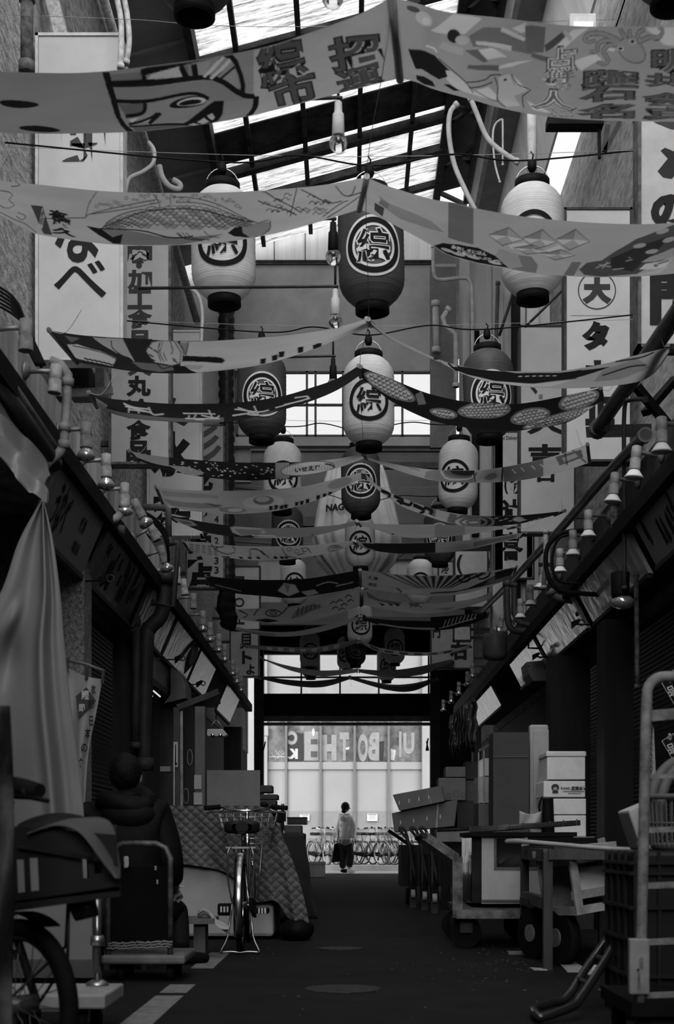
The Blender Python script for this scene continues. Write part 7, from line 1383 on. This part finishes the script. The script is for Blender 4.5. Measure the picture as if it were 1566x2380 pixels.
# ================================================================ the street outside
DF = 41.0; FA = mat(.33, .5, var=.05, sc=1, name='facade_white'); FM = mat(.17, .5, var=.05, name='mullion'); PNL = mat(.33, .35, var=.05, sc=.6, name='frosted_panel')
fx_ = lambda x: P(x, 0, DF).x; fz = lambda y: P(0, y, DF).z
t = thing('office_building', 'pale building across the street with glazed windows and lettering', 'building', (0, DF, .13))
m = MB(); m.box(-9, 9, DF+.3, DF+1, .13, 9); m.build('wall', FA, t)
m = MB(); m.box(-9, fx_(622), DF-.25, DF+.3, .13, 9); m.build('column', FA, t); m = MB(); m.box(fx_(980), 9, DF-.25, DF+.3, .13, 9); m.build('column', FA, t)
edges_ = [622, 665, 745, 824, 903, 980]
m = MB(); m.box(fx_(622), fx_(980), DF, DF+.2, fz(1788), fz(1771)); m.build('sill_band', FA, t); m = MB(); m.box(fx_(622), fx_(980), DF, DF+.2, fz(1640), 9); m.build('upper_band', FA, t)
for x in edges_[1:-1]: m = MB(); m.box(fx_(x-2.6), fx_(x+2.6), DF-.06, DF+.1, .13, fz(1640)); m.build('mullion', FM, t)
for a, b in zip(edges_, edges_[1:]):
    m = MB(); m.box(fx_(a), fx_(b), DF+.05, DF+.1, fz(1885), fz(1788)); m.build('panel', PNL, t); m = MB(); m.box(fx_(a), fx_(b), DF+.03, DF+.1, .13, fz(1885)); m.build('lower_panel', mat(.26, .4, var=.05, name='lower_panel'), t)
    m = MB(); m.box(fx_(a), fx_(b), DF+.1, DF+.12, fz(1771), fz(1640)); m.build('window_pane', mat(.16, .15, var=.55, sc=1.6, spec=.6, name='dusky_glass'), t)
g1, g2, g3 = .30, .05, .5
a = Art(); a.text(g1, 'C', 680, 1715, 22, 32, bold=.06, flipx=True).text(g3, 'K', 681, 1752, 22, 24, bold=.06, flipx=True).poly(g2, [(668, 1700), (705, 1705), (705, 1768), (668, 1768)], 0).poly(g1, [(707, 1700), (740, 1700), (740, 1768), (707, 1768)], 0).poly(.1, [(722, 1718), (738, 1718), (738, 1730), (722, 1730)], 1).poly(.1, [(722, 1746), (738, 1746), (738, 1760), (722, 1760)], 1).text(g1, 'H', 765, 1738, 34, 60, bold=.08).text(g1, 'T', 800, 1735, 22, 66, bold=.06).text(g1, 'O', 843, 1738, 24, 66, bold=.05).text(g1, 'B', 868, 1735, 26, 66, bold=.05, flipx=True).poly(g2, [(880, 1724), (893, 1722), (890, 1768), (878, 1768)], 0).poly(g3, [(908, 1740), (920, 1744), (916, 1768), (908, 1766)], 1).text(g1, 'U', 950, 1728, 26, 50, bold=.05).text(g1, 'I', 930, 1730, 6, 60, bold=.08)
a.line(.6, [(624, 1759), (662, 1759)], 2, 1).line(.6, [(668, 1760), (688, 1760)], 2, 1).text(.45, 'fuku', 645, 1752, 26, 20, rot=-.6, bold=.0).ell(.6, 728, 1702, 3, 9, 0, 2).poly(.55, [(800, 1738), (812, 1736), (811, 1742), (801, 1743)], 1)
a.mesh('lettering', lambda x, y, k: P(x, y, DF+.09-k), t)
for i, (x0, x1, y0, y1) in enumerate(((697, 719, 1893, 1907), (853, 877, 1892, 1908))):
    t2 = thing('paper_notice', 'white notice on the building across the street, %s one' % ('left' if i == 0 else 'right'), 'notice', tuple(P(x0, y1, DF-.1))); p, q_ = P(x0, y1, DF), P(x1, y0, DF); m = MB(); m.box(p.x, q_.x, DF-.03, DF+.03, p.z, q_.z); m.build('sheet', WHITE, t2); b = Art()
    for k in range(3): b.line(.2, [(x0+4, y0+5+k*3), (x1-4, y0+5+k*3)], .9, 1)
    b.line(.1, [(x0+2, y0+1.5), (x1-2, y0+1.5)], 1.4, 1); b.mesh('lettering', flatpx(DF-.03), t2)
tag(MB().box(fx_(616), fx_(627), DF-.9, DF-.6, fz(1715), fz(1688)).build('wall_unit', FA), 'small white unit at the upper left of the street opening', 'unit')
for s, px in ((-1, 606), (1, 990)):
    t2 = thing('umbrella_holder', 'black folded bundle fixed to the end post, %s side' % ('left' if s < 0 else 'right'), 'bundle', tuple(P(px, 1745, 32.7))); c = P(px, 1745, 32.72)
    for k in range(3): m = MB(); m.bar(c+Vector((.03*k, 0, 0)), c+Vector((.03*k-s*.05*(k-1)-.0, 0, .3-.04*k)), .03, .03); m.build('rod', BLACK, t2)
# bicycles parked across the street
SB = bicycle('x', 'bicycles parked across the street', rear='stand', tyre=mat(.07, .7, name='street_tyre'), frame_m=mat(.3, .3, metal=.5, var=.1, name='grey_frame_paint'))
blabs = ['leftmost parked bicycle across the street', 'second parked bicycle from the left across the street', 'parked bicycle whose basket shows left of the walking person', 'parked bicycle half hidden behind the walking person', 'parked bicycle just right of the walking person with white mudguard', 'parked bicycle with basket fourth from the right across the street', 'parked bicycle third from the right across the street', 'second parked bicycle from the right across the street', 'rightmost parked bicycle beside the leaning cartons']
for i, (px, dd, a_) in enumerate(((742, 37.3, 205), (757, 37.6, 215), (776, 37.4, 200), (806, 37.9, 215), (856, 37.2, 222), (874, 37.6, 218), (892, 37.3, 212), (916, 37.5, 218), (938, 37.2, 214))):
    o = SB if i == 0 else copy_tree(SB); o.location = (P(px, 0, dd).x, dd+.2, .13); o.rotation_euler = (0, 0, math.radians(a_)); o['label'] = blabs[i]
# the walking person
D1 = 33.7; w = lambda x, y, d_=D1: P(x, y, d_)
t = thing('person', 'person in a pale puffer jacket and dark trousers walking past the end of the alley', 'person', (w(804, 0).x, D1, 0)); PUF = mat(.85, .6, var=.12, sc=9, bump=.2, name='pale_puffer'); DK = mat(.02, .8, var=.2, name='dark_trousers')
skin('body', [w(804, 1955), w(803, 1930), w(802, 1905), w(803, 1890), w(793, 1902, 33.8), w(788, 1928, 33.85), w(790, 1950, 33.8), w(816, 1902, 33.6), w(821, 1927, 33.6), w(817, 1949, 33.55), w(800, 1962), w(797, 1992, 33.75), w(796, 2022, 33.85), w(809, 1962), w(815, 1992, 33.65), w(811, 2020, 33.55)], [(0, 1), (1, 2), (2, 3), (2, 4), (4, 5), (5, 6), (2, 7), (7, 8), (8, 9), (0, 10), (10, 11), (11, 12), (0, 13), (13, 14), (14, 15)], [.13, .13, .12, .05, .055, .04, .03, .055, .04, .03, .08, .06, .04, .08, .06, .04], SKIN, t)
h = w(804, 1877); m = MB(); m.ball(h, .1, 18, 0, (.84, .9, 1.15)); m.ball(h+Vector((.09, -.01, -.02)), .018, 8); m.build('head', SKIN, t)
m = MB(); m.grid(lambda u, v: h+Vector((-.018, -.02, .02))+Vector((.105*math.sin(math.pi*v*.72)*math.cos(2*math.pi*u), .108*math.sin(math.pi*v*.72)*math.sin(2*math.pi*u), .12*math.cos(math.pi*v*.72))), 24, 16); m.ball(h+Vector((-.05, -.01, -.09)), .065, 12, 0, (1, 1, .8)); m.build('hair', HAIR, t)
skin('jacket', [w(804, 1956), w(803, 1935), w(802, 1908), w(803, 1894), w(793, 1903, 33.8), w(787, 1928, 33.85), w(790, 1948, 33.8), w(816, 1903, 33.6), w(822, 1927, 33.6), w(819, 1950, 33.55)], [(0, 1), (1, 2), (2, 3), (2, 4), (4, 5), (5, 6), (2, 7), (7, 8), (8, 9)], [(.21, .17), (.215, .18), (.18, .16), .1, .09, .085, .065, .09, .085, .065], PUF, t)
m = MB(); m.tube([w(802, 1896)+Vector((.11*math.cos(k*math.pi/8), .09*math.sin(k*math.pi/8), .015*math.sin(k))) for k in range(16)], .05, 8, closed=True); m.ball(w(798, 1902, 33.55), .1, 12, 0, (1, .6, .8)); m.build('hood', PUF, t)
m = MB()
for y in (1918, 1932, 1946): m.tube([w(803.5, y)+Vector((.205*math.cos(k*math.pi/10), .17*math.sin(k*math.pi/10), 0)) for k in range(20)], .006, 5, closed=True)
m.build('jacket_seam', mat(.25, .8, name='seam_grey'), t)
skin('trousers', [w(804, 1958), w(800, 1964), w(797, 1992, 33.75), w(796, 2019, 33.85), w(809, 1964), w(815, 1990, 33.65), w(811, 2017, 33.55)], [(0, 1), (1, 2), (2, 3), (0, 4), (4, 5), (5, 6)], [.16, .12, .1, .09, .12, .1, .09], DK, t)
for x, dd in ((797, 33.85), (812, 33.55)):
    m = MB(); c = Vector((w(x, 0, dd).x, dd, 0)); m.ball(c+Vector((.04, 0, .05)), .055, 12, 0, (2.0, .9, .9)); m.build('shoe', WHITE if x > 800 else BLACK, t)
hand('hand', w(819, 1951, 33.55), (.1, -.1, -1), (-1, 0, 0), SKIN, t); hand('hand', w(790, 1950, 33.8), (0, .0, -1), (1, 0, 0), SKIN, t)
t2 = thing('shoulder_bag', 'long black bag carried at the walking person\'s side', 'bag', tuple(w(782, 2004))); m = MB(); m.prism([w(776, 1962), w(789, 1958), w(790, 2003), w(771, 2005)], (0, .12, 0)); m.build('bag_body', BLACK, t2, bev=.02); m = MB(); m.tube([w(783, 1962), w(788, 1925), w(797, 1900)], .012, 6); m.build('strap', BLACK, t2)
